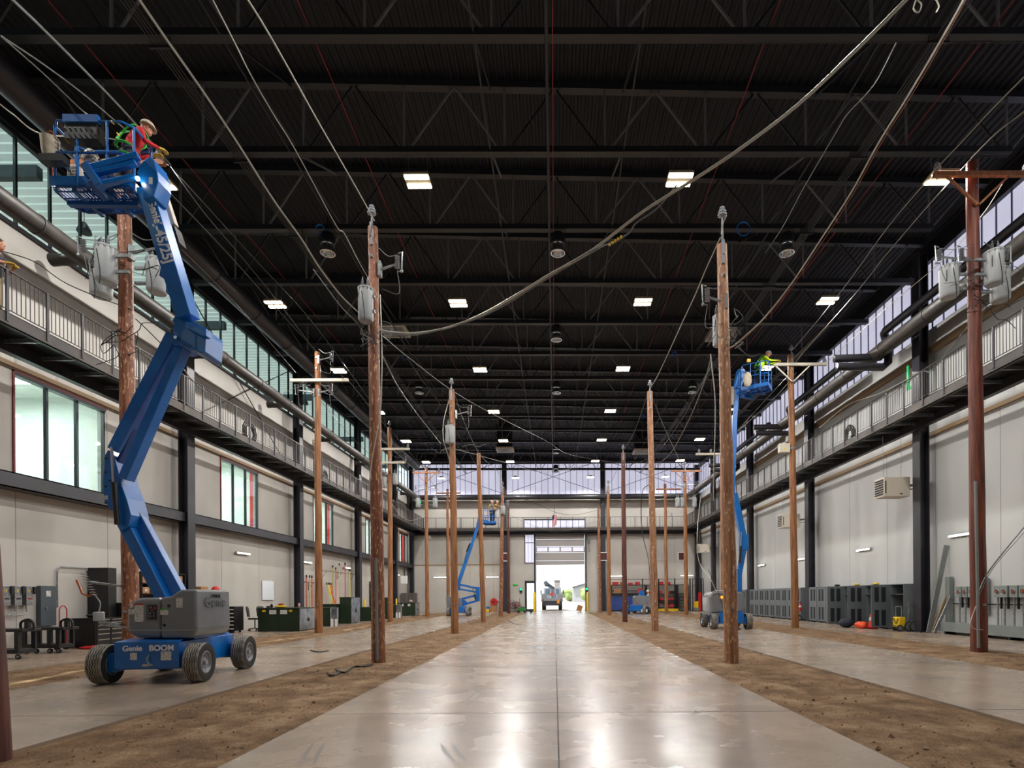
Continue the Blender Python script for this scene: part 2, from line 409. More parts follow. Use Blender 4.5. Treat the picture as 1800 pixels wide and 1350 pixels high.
# ---- roof trusses
BZ = 13.22
def truss_parts(par, xl, xr):
    bz = lambda x: BZ - .0057 * x
    tz = lambda x: deckz(x) - .12
    a = MB()
    for dy in (-.055, .055):
        a.beam((xl, dy, bz(xl)), (xr, dy, bz(xr)), .05, .17)
    a.beam((xl, 0, bz(xl) - .075), (xr, 0, bz(xr) - .075), .2, .02)
    a.build('bottom_chord', TRUSSM, par, smooth=False)
    a = MB(); a.beam((-13.9, 0, tz(-13.9)), (13.9, 0, tz(13.9)), .2, .16); a.build('top_chord', TRUSSM, par, smooth=False)
    nodes = [-1.25 + 2.66 * i for i in range(-5, 6)]
    nodes = [q for q in nodes if xl - .1 < q < xr + .1]
    for i, q in enumerate(nodes):
        a = MB(); a.beam((q, 0, bz(q)), (q, 0, tz(q)), .05, .05); a.build('vertical_web', TRUSSL, par, smooth=False)
        for sgn in (-1, 1):
            e = q + sgn * 1.33
            a = MB(); a.beam((q + sgn * .1, 0, bz(q)), (e, 0, tz(e)), .045, .045)
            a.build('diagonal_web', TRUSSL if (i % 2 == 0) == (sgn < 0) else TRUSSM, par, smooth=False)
TY = [11.65 + 3.048 * k for k in range(14)]
proto = thing('roof_truss', '', 'roof truss', (0, TY[1], 0)); truss_parts(proto, -12.2, 12.15)
proto2 = thing('roof_truss', '', 'roof truss', (0, TY[3], 0)); truss_parts(proto2, -13.5, 13.5)
for k, y in enumerate(TY):
    if k == 1: t = proto
    elif k == 3: t = proto2
    else: t = dup(proto if k in (0, 2) else proto2, loc=(0, y, 0))
    t['label'] = 'black open-web roof truss spanning the hall, %s counted from the camera' % ORD[k]; t['group'] = 'roof trusses'
# bridging lines between trusses
def rod(name, a, b, r, mat, label, cat, n=6):
    mb = MB(); mb.tube([a, b], r, n); return mb.build(name, mat, label=label, cat=cat)
for j, X in enumerate((-6.9, -1.62, 1.9, 7.0)):
    t = thing('truss_bridging', 'dark zigzag bar linking the roof trusses, ' + ['beyond the big lift', 'big lift side of the middle line', 'locker side of the middle line', 'over the aisle of the second lift'][j], 'bridging bar', (X, 0, 0), group='bridging bars')
    for k in range(13):
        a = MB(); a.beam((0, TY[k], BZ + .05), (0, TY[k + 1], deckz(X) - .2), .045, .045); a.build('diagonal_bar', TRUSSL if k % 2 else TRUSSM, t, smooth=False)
    a = MB(); a.beam((0, 8, BZ - .02), (0, 52, BZ - .02), .035, .035); a.build('bottom_bar', TRUSSM, t, smooth=False)
rod('ceiling_conduit', (-.1, 8, 13.15), (-.1, 53, 13.15), .04, TRUSSM, 'straight dark conduit running down the middle of the roof', 'conduit')
for X, lb in ((.03, 'thin red line down the middle of the roof'), (-5.05, 'thin red line under the roof beyond the pole with one transformer'), (-10.0, 'thin red line under the roof above the big boom lift'), (4.6, 'thin red line under the roof before the square pale diffuser'), (9.3, 'thin red line under the roof nearest the translucent windows')):
    rod('red_sprinkler_line', (X, 8, 13.0 if abs(X) < 1 else 13.35), (X, 53, 13.0 if abs(X) < 1 else 13.35), .011, WIRER, lb, 'overhead line', 4)
for X, lb in ((-8.3, 'dark bundle of conduits hung below the trusses, big lift side'), (8.0, 'dark bundle of conduits hung on brackets below the trusses, locker side')):
    t = thing('conduit_bundle', lb, 'conduit', (X, 0, 13.0))
    for k in range(4):
        a = MB(); a.tube([(k * .07, 8, 0), (k * .07, 52, 0)], .018, 5); a.build('conduit', TRUSSM, t)
    for k in range(12):
        y = 11.6 + k * 3.05; a = MB(); a.box(-.1, .32, y - .02, y + .02, -.06, -.02); a.cyl((-.1, y, -.04), (-.1, y, .6), .008, n=4); a.cyl((.32, y, -.04), (.32, y, .6), .008, n=4)
        a.build('hanger', TRUSSM, t)

# ---- side walls
SILL, HEAD = 11.4, 13.9
WIN = [14.75 + BAY * k for k in range(5)]
def wallseams(mb, sx, x, mi, step=1.52):
    y = YB + .5
    while y < YE:
        mb.box(min(x, x + sx * .004), max(x, x + sx * .004), y - .006, y + .006, 0.05, 7.4, mi); y += step * 2
mb = MB()
mb.box(-XW - .25, -XW, YB, YE + .3, -.3, 4.6)
y = YB
for w in WIN:
    mb.box(-XW - .25, -XW, y, w, 4.6, 7.5); y = w + 3.0 + (0.1 if w > 50 else 0)
mb.box(-XW - .25, -XW, y, YE + .3, 4.6, 7.5)
mb.box(-XW - .25, -XW, YB, YE + .3, 7.5, SILL)
wallseams(mb, 1, -XW, 1)
struct('wall_left', mb, [WALLL, SEAM], 'white metal panel wall behind the big lift', smooth=False)
mb = MB(); mb.box(XW, XW + .25, YB, YE + .3, -.3, SILL + .1); wallseams(mb, -1, XW, 1)
struct('wall_right', mb, [WALLR, SEAM], 'white metal panel wall behind the lockers', smooth=False)
mb = MB(); mb.box(-XW - .25, XW + .25, YB - .25, YB, -.3, 15.6)
struct('wall_back', mb, WALLL, 'wall behind the camera', smooth=False)
mb = MB(); mb.box(-XW - .07, -XW + .15, YB, YE + .3, HEAD, 15.42); struct('trim_1', mb, TRUSSM, 'black fascia over the glass clerestory', smooth=False)
mb = MB(); mb.box(XW - .15, XW + .2, YB, YE + .3, HEAD + .1, 15.2); struct('trim_2', mb, TRUSSM, 'black fascia over the translucent clerestory', smooth=False)
mb = MB(); mb.box(XW - .08, XW, YB, YE, 7.42, 7.56); mb.box(XW - .14, XW, YB, YE, 10.5, 10.75); struct('trim_3', mb, TAN, 'tan ledges on the wall behind the lockers', smooth=False)
mb = MB(); mb.box(-XW, -XW + .07, YB, YE, 7.6, 7.72); struct('trim_4', mb, TAN, 'tan ledge over the interior windows', smooth=False)
mb = MB(); mb.box(-XW - .02, -XW + .1, YB, YE, SILL - .06, SILL + .02); struct('trim_5', mb, STEELD, 'dark sill under the glass clerestory', smooth=False)
# glass clerestory on the left, one window per bay between columns
TEAL = M('mullion_teal', C(48, 62, 68), .4)
GLASSC = glass('clerestory_glass', (.86, .94, .93, 1), .08)
GLASSW = glass('window_glass', (.80, .90, .90, 1), .12)
edges = [YB, 2.7, 11.83] + COLY + [YE]
wi = 1
for a0, a1 in zip(edges[:-1], edges[1:]):
    fr = MB(); n = max(1, round((a1 - a0) / 1.016)); st = (a1 - a0) / n
    for k in range(n + 1): fr.box(-XW - .08, -XW - .01, a0 + k * st - .03, a0 + k * st + .03, SILL, HEAD)
    fr.box(-XW - .12, -XW + .02, a0, a1, SILL, SILL + .06); fr.box(-XW - .12, -XW + .02, a0, a1, HEAD - .07, HEAD)
    o = struct('window_%d' % wi, fr, TEAL, 'row of tall clerestory panes', smooth=False)
    g = MB(); g.box(-XW - .06, -XW - .05, a0, a1, SILL, HEAD); g.build('pane', GLASSC, o, smooth=False)
    wi += 1
# interior windows with the lit room behind
for k, w in enumerate(WIN):
    fr = MB(); z0, z1 = 4.6, 7.5
    for q in range(4): fr.box(-XW - .11, -XW - .02, w + q - .035 * (q > 0), w + q + .035 * (q < 3), z0, z1)
    fr.box(-XW - .15, -XW + .03, w, w + 3, z0, z0 + .07); fr.box(-XW - .15, -XW + .03, w, w + 3, z1 - .08, z1)
    fr.box(-XW, -XW + .035, w - .05, w, z0, z1 + .04, 1); fr.box(-XW, -XW + .035, w - .05, w + 3.05, z1, z1 + .04, 1)
    o = struct('window_%d' % wi, fr, [TEAL, M('red_trim', C(120, 34, 30), .5) if k == 0 else bpy.data.materials['red_trim']], 'interior window with three panes, dark frame', smooth=False)
    g = MB(); g.box(-XW - .08, -XW - .07, w, w + 3, z0, z1); g.build('pane', GLASSW, o, smooth=False); wi += 1
OFFW = M('office_white', C(228, 232, 226), .7)
mb = MB()
mb.box(-20.2, -20, YB, YE + .3, 4.2, 8.4); mb.box(-20.2, -XW - .25, YB, YE + .3, 4.1, 4.3); mb.box(-20.2, -XW - .25, YB, YE + .3, 8.3, 8.5)
for k, w in enumerate(WIN): mb.box(-20, -XW - .3, w + 4.1, w + 4.2, 4.2, 8.4)
struct('wall_office', mb, OFFW, 'white office walls seen through the interior windows', smooth=False)
for k, w in enumerate(WIN):
    a = MB(); a.box(-15.3, -14.75, w + 4.0, w + 4.08, 4.3, 8.2); struct('trim_%d' % (6 + k), a, RED, 'red painted wall edge inside the office', smooth=False)
    a = MB()
    for j in range(2): a.box(-17.3, -16.1, w + .8 + j * 1.6, w + .9 + j * 1.6, 8.14, 8.2)
    a.build('office_ceiling_light', M('office_lamp', (1, 1, 1, 1), em=(1, .97, .9, 1), es=5) if k == 0 else bpy.data.materials['office_lamp'], smooth=False,
            label='slim lit ceiling light inside the office, behind the %s interior window' % ORD[k], cat='ceiling light', group='office ceiling lights')
    L = bpy.data.lights.new('office_lamp', 'AREA'); L.energy = 260; L.size = 2.5; L.color = (1, .98, .94); lo = bpy.data.objects.new('office_lamp', L); COL.objects.link(lo); lo.location = (-17.4, w + 1.5, 8.1)
# translucent clerestory on the right and on the end wall
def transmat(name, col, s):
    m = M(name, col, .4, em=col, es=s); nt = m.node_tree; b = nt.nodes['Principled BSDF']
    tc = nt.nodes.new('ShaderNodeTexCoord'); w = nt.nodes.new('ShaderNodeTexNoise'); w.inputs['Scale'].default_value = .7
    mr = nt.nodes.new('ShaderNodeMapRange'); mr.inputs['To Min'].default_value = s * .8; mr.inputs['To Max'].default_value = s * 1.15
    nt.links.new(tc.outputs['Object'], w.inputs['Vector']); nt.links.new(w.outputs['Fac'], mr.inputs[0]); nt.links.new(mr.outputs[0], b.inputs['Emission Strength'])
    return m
TRANS = transmat('translucent_panel_glow', C(204, 204, 226), .62)  # emission stands in for daylight shining through the panels
TSEAM = M('translucent_seam', C(110, 112, 130), .5)
for a0, a1 in zip(edges[:-1], edges[1:]):
    a = MB(); a.box(XW + .02, XW + .06, a0, a1, SILL + .1, HEAD + .1); n = round((a1 - a0) / .61); st = (a1 - a0) / n
    for k in range(n + 1): a.box(XW - .02, XW + .02, a0 + k * st - .018, a0 + k * st + .018, SILL + .1, HEAD + .1, 1)
    struct('window_%d' % wi, a, [TRANS, TSEAM], 'translucent white clerestory panels over the lockers', smooth=False); wi += 1

# ---- end wall with the big door opening
DX0, DX1, DZ = -1.80, 2.95, 7.68
gx0, gx1 = -2.92, -1.92
mb = MB()
mb.box(-XW, gx0, YE, YE + .3, -.3, 7.9); mb.box(DX1 + .15, XW, YE, YE + .3, -.3, 7.9); mb.box(gx0, DX0 + .02, YE, YE + .3, 3.0, 4.75)
mb.box(-XW, gx0, YE, YE + .3, 7.9, SILL); mb.box(3.0, XW, YE, YE + .3, 7.9, SILL); mb.box(gx0, 3.0, YE, YE + .3, 9.0, SILL)
mb.box(gx0, DX1 + .15, YE, YE + .3, 7.68, 8.0)
for x in (-12.9, -10.6, -8.3, -6, 4.2, 6.6, 9.2, 11.8): mb.box(x - .01, x + .01, YE - .006, YE, 0, 7.8, 1)
mb.box(-XW, -5, YE - .03, YE, 4.55, 4.65, 2)
struct('wall_end', mb, [WALLL, SEAM, TAN], 'far end wall of pale metal panels', smooth=False)
a = MB(); a.box(-XW, XW, YE + .02, YE + .06, SILL, 15.1); x = -XW; k = 0
while x < XW:
    a.box(x - .018, x + .018, YE - .03, YE + .02, SILL, 14.9, 1); x += .61 if k % 3 else .5; k += 1
a.box(-XW, XW, YE - .05, YE + .02, SILL - .05, SILL + .08, 1)
struct('window_%d' % wi, a, [TRANS, TSEAM], 'translucent clerestory on the far end wall', smooth=False); wi += 1
a = MB(); a.box(-XW, XW, YE - .12, YE + .3, 14.45, 15.8); struct('trim_13', a, TRUSSM, 'black header over the end wall clerestory', smooth=False)
a = MB(); a.box(gx0, 3.0, YE + .05, YE + .1, 8.0, 9.0)
for k in range(11): a.box(gx0 + k * .59 - .02, gx0 + k * .59 + .02, YE - .02, YE + .06, 8.0, 9.0, 1)
a.box(gx0 - .05, 3.05, YE - .05, YE + .06, 8.95, 9.06, 2); a.box(gx0 - .06, gx0, YE - .05, YE + .06, 8, 9, 2); a.box(3.0, 3.06, YE - .05, YE + .06, 8, 9, 2)
struct('window_%d' % wi, a, [TRANS, TSEAM, STEELD], 'translucent transom over the big door', smooth=False); wi += 1
a = MB(); a.box(gx0 + .05, gx1, YE + .05, YE + .1, 4.75, 7.7); a.box(gx0, gx1 + .1, YE - .03, YE + .06, 6.7, 6.77, 2)
for x in (gx0 + .35, gx0 + .7): a.box(x - .01, x + .01, YE - .01, YE + .06, 4.75, 7.7, 1)
for x in (gx0, gx1 + .05): a.box(x, x + .07, YE - .05, YE + .1, 4.7, 7.7, 2)
a.box(gx0, gx1 + .1, YE - .05, YE + .1, 4.7, 4.78, 2)
struct('window_%d' % wi, a, [TRANS, TSEAM, STEELD], 'tall translucent sidelight by the big door', smooth=False); wi += 1
# glass personnel door
a = MB()
for x in (gx0, gx1): a.box(x, x + .12, YE - .05, YE + .2, 0, 3.0)
a.box(gx0, gx1 + .12, YE - .05, YE + .2, 2.85, 3.0); a.box(gx0 + .1, gx1, YE, YE + .1, 0, .22)
a.box(gx0 + .12, gx0 + .2, YE, YE + .1, .2, 2.85); a.box(gx1 - .08, gx1, YE, YE + .1, .2, 2.85); a.box(gx0 + .2, gx1 - .08, YE, YE + .1, 2.75, 2.85)
d1 = struct('door_1', a, STEELD, 'narrow glass door beside the big door', smooth=False)
b = MB(); b.box(gx0 + .2, gx1 - .08, YE + .04, YE + .05, .2, 2.8); b.build('pane', glass('door_glass', (.9, .93, .93, 1), .06), d1, smooth=False)
# sectional overhead door (raised part still hanging in the opening)
DOORG = M('door_panel', C(170, 166, 166), .5); a = MB(); zz = 4.55
d2 = thing('door_2', 'raised sectional overhead door of grey panels with a row of windows', 'door', (0, YE + .12, 0)); d2['kind'] = 'structure'; del d2['category']
for k, (z0, z1, w) in enumerate(((4.55, 4.95, 0), (4.97, 5.75, 0), (5.78, 6.35, 1), (6.38, 7.05, 0), (7.08, 7.68, 0))):
    a = MB(); 
    if not w:
        a.box(DX0, DX1, -.03, .03, z0, z1); a.box(DX0, DX1, -.05, -.03, z0, z0 + .05); a.build('door_section', DOORG, d2, smooth=False)
    else:
        a.box(DX0, DX1, -.03, .03, z0, z0 + .1); a.box(DX0, DX1, -.03, .03, z1 - .08, z1)
        for q in range(5):
            xx = DX0 + (DX1 - DX0) * q / 4; a.box(xx - .08, xx + .08, -.035, .03, z0, z1)
        s2 = a.build('door_section', DOORG, d2, smooth=False); g = MB(); g.box(DX0, DX1, 0, .01, z0 + .1, z1 - .08); g.build('pane', TRANS, s2, smooth=False)
a = MB(); a.cyl((DX0 - .1, -.5, 7.55), (DX1 + .2, -.5, 7.55), .07); a.build('torsion_shaft', GALV, d2)
for x in (DX0 - .06, DX1 + .02):
    a = MB(); a.box(x, x + .06, -.2, -.02, 0, 7.6); a.build('track', GALV, d2, smooth=False)
a = MB(); a.box(DX1 + .3, DX1 + .55, -.5, -.15, 6.6, 7.3); a.tube([(DX1 + .35, -.4, 6.7), (DX1 + .42, -.4, 5.9), (DX1 + .5, -.4, 5.75), (DX1 + .52, -.4, 6.7)], .02, 5); a.build('chain_hoist', WIREG, d2)
a = MB(); a.box(DX0 - .2, DX0 - .06, YE - .1, YE + .3, 0, DZ); a.box(DX1 + .08, DX1 + .2, YE - .1, YE + .3, 0, DZ); struct('trim_12', a, STEELD, 'dark jambs of the big door', smooth=False)

# ---- columns
def column(x, y, ht, face='x', d=.36, w=.43, lb=''):
    a = MB(); t = .035
    if face == 'x':
        a.box(-d / 2, -d / 2 + t, -w / 2, w / 2, 0, ht); a.box(d / 2 - t, d / 2, -w / 2, w / 2, 0, ht); a.box(-d / 2 + t, d / 2 - t, -.012, .012, 0, ht)
    else:
        a.box(-w / 2, w / 2, -d / 2, -d / 2 + t, 0, ht); a.box(-w / 2, w / 2, d / 2 - t, d / 2, 0, ht); a.box(-.012, .012, -d / 2 + t, d / 2 - t, 0, ht)
    a.box(-d / 2 - .06, d / 2 + .06, -w / 2 - .04, w / 2 + .04, 0, .04)
    o = a.build('steel_column', STEELD, smooth=False, label=lb, cat='column', group='steel columns'); o.location = (x, y, 0)
for k, y in enumerate(COLY):
    column(-13.88, y, HEAD + .4, lb='dark steel column on the interior window wall, %s from the camera' % ORD[k])
    column(13.88, y, HEAD + .3, lb='dark steel column on the locker wall, %s from the camera' % ORD[k])
column(-13.9, YE - .3, HEAD + .4, lb='dark steel column in the far corner under the green sign')
column(13.9, YE - .3, HEAD + .3, lb='dark steel column in the far corner behind the tool cage')
column(-4.85, YE - .3, 15, 'y', .5, .42, lb='dark steel column on the end wall beside the glass door')
column(4.75, YE - .3, 15, 'y', .5, .42, lb='dark steel column on the end wall beside the blue bench')
# mid-height beam below the interior windows
ys = [YB, 2.7, 11.83] + COLY + [YE - .2]
for k in range(2, len(ys) - 1):
    a = MB(); y0, y1 = ys[k] + .02, ys[k + 1] - .02
    a.box(-14.28, -13.82, y0, y1, 4.3, 4.33); a.box(-14.28, -13.82, y0, y1, 4.67, 4.7); a.box(-14.06, -14.03, y0, y1, 4.33, 4.67); a.box(-13.86, -13.82, y0, y1, 4.3, 4.7)
    a.build('steel_beam', STEELD, smooth=False, label='dark horizontal steel beam under the interior windows, %s bay from the camera' % ORD[k - 2], cat='beam', group='mid-height beams')
a = MB(); a.box(-13.9, 13.9, YE - .55, YE - .2, 8.02, 8.1); a.box(-13.9, 13.9, YE - .42, YE - .35, 7.55, 8.02); a.box(-13.9, 13.9, YE - .55, YE - .2, 7.47, 7.55)
a.build('steel_beam', STEELD, smooth=False, label='dark horizontal steel beam across the end wall over the big door', cat='beam')
# cross rods
XB = [((-14.2, 21.2, 13.7), (-14.2, 29.9, 8.2)), ((-14.2, 21.2, 8.2), (-14.2, 29.9, 13.7))]
for k, (a0, a1) in enumerate(XB): rod('brace_rod', a0, a1, .022, STEELD, 'thin dark brace rod crossing the glass clerestory, ' + ('falling away from camera' if k == 0 else 'rising away from camera'), 'brace rod')
for x0, x1, nm in ((-14, -5, 'beside the green sign'), (-4.7, 4.6, 'over the big door'), (4.9, 14, 'over the tool cage')):
    for q in (0, 1):
        rod('brace_rod', (x0, YE - .4, 11.5 if q else 14.7), (x1, YE - .4, 14.7 if q else 11.5), .022, STEELD, 'thin brace rod on the end wall clerestory %s, %s' % (nm, 'rising toward the lockers' if q else 'falling toward the lockers'), 'brace rod')

# ---- catwalks
XC = 12.55; ZD = 7.95
def catwalk_side(sx, lb):
    t = thing('catwalk', lb, 'catwalk', (0, 0, 0))
    X = lambda v: sx * v
    def bx(mb, xa, xb, *r): mb.box(min(X(xa), X(xb)), max(X(xa), X(xb)), *r)
    y0, y1 = -2.0, YE - 1.2 if True else 0
    a = MB(); bx(a, XC, XC + .03, y0, y1, 7.76, 8.06); bx(a, XC, XC + .12, y0, y1, 8.04, 8.06); bx(a, XC, XC + .12, y0, y1, 7.76, 7.78); a.build('fascia_beam', STEELW, t, smooth=False)
    a = MB(); bx(a, 13.62, 13.66, y0, YE - .3, 7.6, 7.95); bx(a, 13.5, 13.7, y0, YE - .3, 7.58, 7.61); a.build('inner_beam', STEELD, t, smooth=False)
    a = MB(); bx(a, XC + .03, 13.7, y0, YE - .2, 7.93, 7.96); a.build('deck', BLACKM, t, smooth=False)
    k = 0; y = 12.76 - 9 * 1.016
    g = MB(); g.tube([(X(XC), y0, 9.03), (X(XC), y1, 9.03)], .022, 6); g.tube([(X(XC), y0, 8.12), (X(XC), y1, 8.12)], .014, 5)
    gr = g.build('guardrail', STEELW, t)
    pm = MB(); pm.box(-.02, .02, -.03, .03, 7.85, 9.03); pmesh = pm.mesh('post', STEELD, False)
    pk = MB()
    for i in range(1, 9): pk.box(-.007, .007, i * .1129 - .007, i * .1129 + .007, 8.12, 9.02)
    pkm = pk.mesh('picket_panel', STEELW, False)
    cm = MB(); cm.box(.03, 1.1, -.03, .03, 7.8, 7.9) if sx > 0 else cm.box(-1.1, -.03, -.03, .03, 7.8, 7.9)
    cmm = cm.mesh('cross_joist', GALV, False)
    while y < y1 - .2:
        if y > 8:
            for me, nm, par in ((pmesh, 'post', gr), (pkm, 'picket_panel', gr), (cmm, 'cross_joist', t)):
                o = bpy.data.objects.new(nm, me); COL.objects.link(o); o.parent = par; o.location = (X(XC), y, 0)
        y += 1.016
    return t
catwalk_side(-1, 'long steel catwalk with picket guardrail above the interior windows')
catwalk_side(1, 'long steel catwalk with picket guardrail above the lockers')
t = thing('catwalk', 'steel catwalk with picket guardrail crossing the end wall over the big door', 'catwalk', (0, 0, 0)); yc = YE - 1.3
a = MB(); a.box(-XC, XC, yc, yc + .03, 7.76, 8.06); a.build('fascia_beam', STEELW, t, smooth=False)
a = MB(); a.box(-13.6, 13.6, yc + .03, YE - .56, 7.93, 7.96); a.build('deck', BLACKM, t, smooth=False)
g = MB(); g.tube([(-XC, yc, 9.03), (XC, yc, 9.03)], .022, 6); g.tube([(-XC, yc, 8.12), (XC, yc, 8.12)], .014, 5); gr = g.build('guardrail', STEELW, t)
pm = MB(); pm.box(-.03, .03, -.02, .02, 7.85, 9.03); pmesh = pm.mesh('post', STEELD, False)
pk = MB()
for i in range(1, 9): pk.box(i * .13 - .007, i * .13 + .007, -.007, .007, 8.12, 9.02)
pkm = pk.mesh('picket_panel', STEELW, False)
for k in range(21):
    for me, nm in ((pmesh, 'post'), (pkm, 'picket_panel')):
        o = bpy.data.objects.new(nm, me); COL.objects.link(o); o.parent = gr; o.location = (-XC + .05 + k * 1.19, yc, 0)

# ---- ducts
def duct(pts, r, mat, lb, bands=True, n=20, step=2.6):
    p0 = Vector(pts[0]); t = thing('air_duct', lb, 'duct', p0)
    a = rebase(MB().tube(pts, r, n), p0); a.build('duct_pipe', mat, t, ang=60)
    if bands:
        for i in range(len(pts) - 1):
            A, B = Vector(pts[i]), Vector(pts[i + 1]); L = (B - A).length; d = (B - A) / L
            if L < 3: continue
            s = 1.0
            while s < L:
                q = A + d * s; b = rebase(MB().cyl(q - d * .04, q + d * .04, r + .018, n=n), p0); b.build('joint_band', mat, t, ang=60); s += step
    return t
t = duct([(-13.0, 0, 10.9), (-13.0, 53.6, 10.9)], .24, DUCT, 'long round brown duct along the glass clerestory, with short side outlets')
for y in (15.46, 21.5, 27.1, 33.1, 39.1, 45.0, 50.4):
    a = MB().tube([(0, y, 0), (-.75, y, 0), (-.95, y, 0)], [.15, .15, .17], 12); a.build('side_outlet', DUCT, t)
duct([(13.0, 0, 11.1), (13.0, 53.6, 11.1)], .27, DUCT, 'long round dark duct along the translucent clerestory')
duct([(-11.8, 0, 12.72), (-11.8, 47.5, 12.72)], .34, DUCTD, 'fat dark round duct close under the trusses on the big lift side')
duct([(-12.9, YE - .9, 11.05), (12.9, YE - .9, 11.05)], .25, DUCTD, 'dark round duct crossing the end wall below the clerestory')
def loop(y0, y1, lb):
    t = thing('refrigerant_duct', lb, 'duct', (13.2, y0, 11.9))
    for k, (dx, dz) in enumerate(((0, 0), (.1, -.42))):
        pts = [(dx, 0, dz), (dx, y1 - y0, dz), (dx + .2, y1 - y0 + .15, dz), (dx + .2, y1 - y0 + .15, dz - .9), (dx - 1.8, y1 - y0 + .3, dz - .9 + k * .1)]
        q = [Vector(pts[0])]
        for i in range(1, len(pts) - 1):
            A, B, D = Vector(pts[i - 1]), Vector(pts[i]), Vector(pts[i + 1]); q += [B + (A - B).normalized() * min(.2, (A - B).length * .45), B + (D - B).normalized() * min(.2, (D - B).length * .45)]
        q.append(Vector(pts[-1])); a = MB().tube(q, .15, 12); a.build('pipe', DUCTD, t, ang=60)
loop(14.2, 22.2, 'pair of dark insulated pipes bending below the roof, nearest the camera over the translucent windows')
loop(25.5, 31.3, 'pair of dark insulated pipes bending below the roof beyond the yellow-vested worker')
loop(34.0, 40.5, 'pair of dark insulated pipes bending below the roof, farthest along the translucent windows')
a = MB(); a.tube([(11.4, 22.8, 12.6), (11.4, 36, 12.6)], .09, 10); a.build('roof_pipe', DUCT, label='slim brownish pipe below the trusses parallel to the translucent windows', cat='pipe')
# ================================================================ utility poles
def pinsul(mb, p, s=1., mi=0):
    x, y, z = p
    mb.lathe([(.02 * s, 0), (.05 * s, .02 * s), (.085 * s, .04 * s), (.09 * s, .06 * s), (.05 * s, .08 * s), (.075 * s, .1 * s), (.08 * s, .12 * s), (.04 * s, .15 * s), (.055 * s, .17 * s), (.05 * s, .2 * s), (.02 * s, .22 * s)], (x, y, z), n=10, mi=mi)
def pole(base, top, r0, r1, mat, label, arms=(), conduit=None, cap=None, bolts=True):
    """base/top = world (X,Y,Z); arms = (z, x0, x1, material, braces, pin insulator xs)"""
    b = Vector(base); tp = Vector(top); H = tp.z; t = thing('utility_pole', label, 'pole', b)
    n = 16; a = MB(); pts = []; rr = random.Random(int(b.x * 10 + b.y * 7))
    ax = lambda z: (tp - b) * (z / H)
    for k in range(13):
        z = -.3 + (H + .3) * k / 12; q = ax(z) + Vector((rr.uniform(-.012, .012), 0, 0)); q.z = z; pts.append(q)
    vs = []
    for k, q in enumerate(pts):
        r = r0 + (r1 - r0) * k / 12
        for i in range(n):
            th = 2 * math.pi * i / n; e = r * (1 + .03 * NZ.noise((math.cos(th) * 2, math.sin(th) * 2 + b.y, q.z * .8))); vs.append(q + Vector((math.cos(th) * e, math.sin(th) * e, 0)))
    a.add(vs, [(k * n + i, k * n + (i + 1) % n, (k + 1) * n + (i + 1) % n, (k + 1) * n + i) for k in range(12) for i in range(n)] + [tuple(range(12 * n, 13 * n))])
    a.build('shaft', mat, t, ang=50)
    if bolts:
        a = MB()
        for z in (H - .25, H - .7, 1.15):
            q = ax(z); r = r0 + (r1 - r0) * z / H; a.box(q.x - .03, q.x + .03, q.y - r - .03, q.y - r + .01, z - .03, z + .03); a.cyl(q + Vector((0, -r - .05, 0)) , q + Vector((0, -r, 0)), .014, n=6)
        a.build('bolt_washers', GALV, t)
    for (z, x0, x1, am, br, pins) in arms:
        q = ax(z); r = r0 + (r1 - r0) * z / H; yy = q.y - r - .05
        a = MB(); a.box(x0 - b.x, x1 - b.x, yy - .05, yy + .05, z - .06, z + .06); a.build('crossarm', am, t, smooth=False, bevel=.01)
        if br:
            for s in (-1, 1):
                a = MB(); a.beam((q.x + s * .02, yy, z - .75), (q.x + s * min(.75, (x1 - x0) * .36), yy, z - .06), .05, .05); a.build('arm_brace', am, t, smooth=False)
        for px in pins:
            a = MB(); a.cyl((px - b.x, yy, z - .12), (px - b.x, yy, z + .12), .012, n=6); pinsul(a, (px - b.x, yy, z + .08), 1.); a.build('pin_insulator', PORC, t)
    if conduit:
        z0, z1, off = conduit; q0, q1 = ax(z0), ax(z1)
        a = MB(); a.tube([q0 + Vector((off, -r0 - .02, 0)), q1 + Vector((off, -(r0 + (r1 - r0) * z1 / H) - .02, 0))], .035, 8); a.build('riser_conduit', PANEL, t)
    if cap:
        q = ax(H); a = MB(); a.box(q.x - .03, q.x + .03, q.y - r1 - .03, q.y - r1, H - .45, H + .05); a.cyl((q.x, q.y - r1 * .6, H - .1), (q.x, q.y - r1 * .6, H + cap), .03, .02, 8); pinsul(a, (q.x, q.y - r1 * .6, H + cap), 1.1); a.build('top_insulator', PORC, t)
    return t
def jumper(mb, a, b, sag=.25, r=.008, side=0.):
    a, b = Vector(a), Vector(b); m = (a + b) / 2 + Vector((side, 0, -sag)); mb.tube(smoothpts([a, m, b], 6), r, 4)
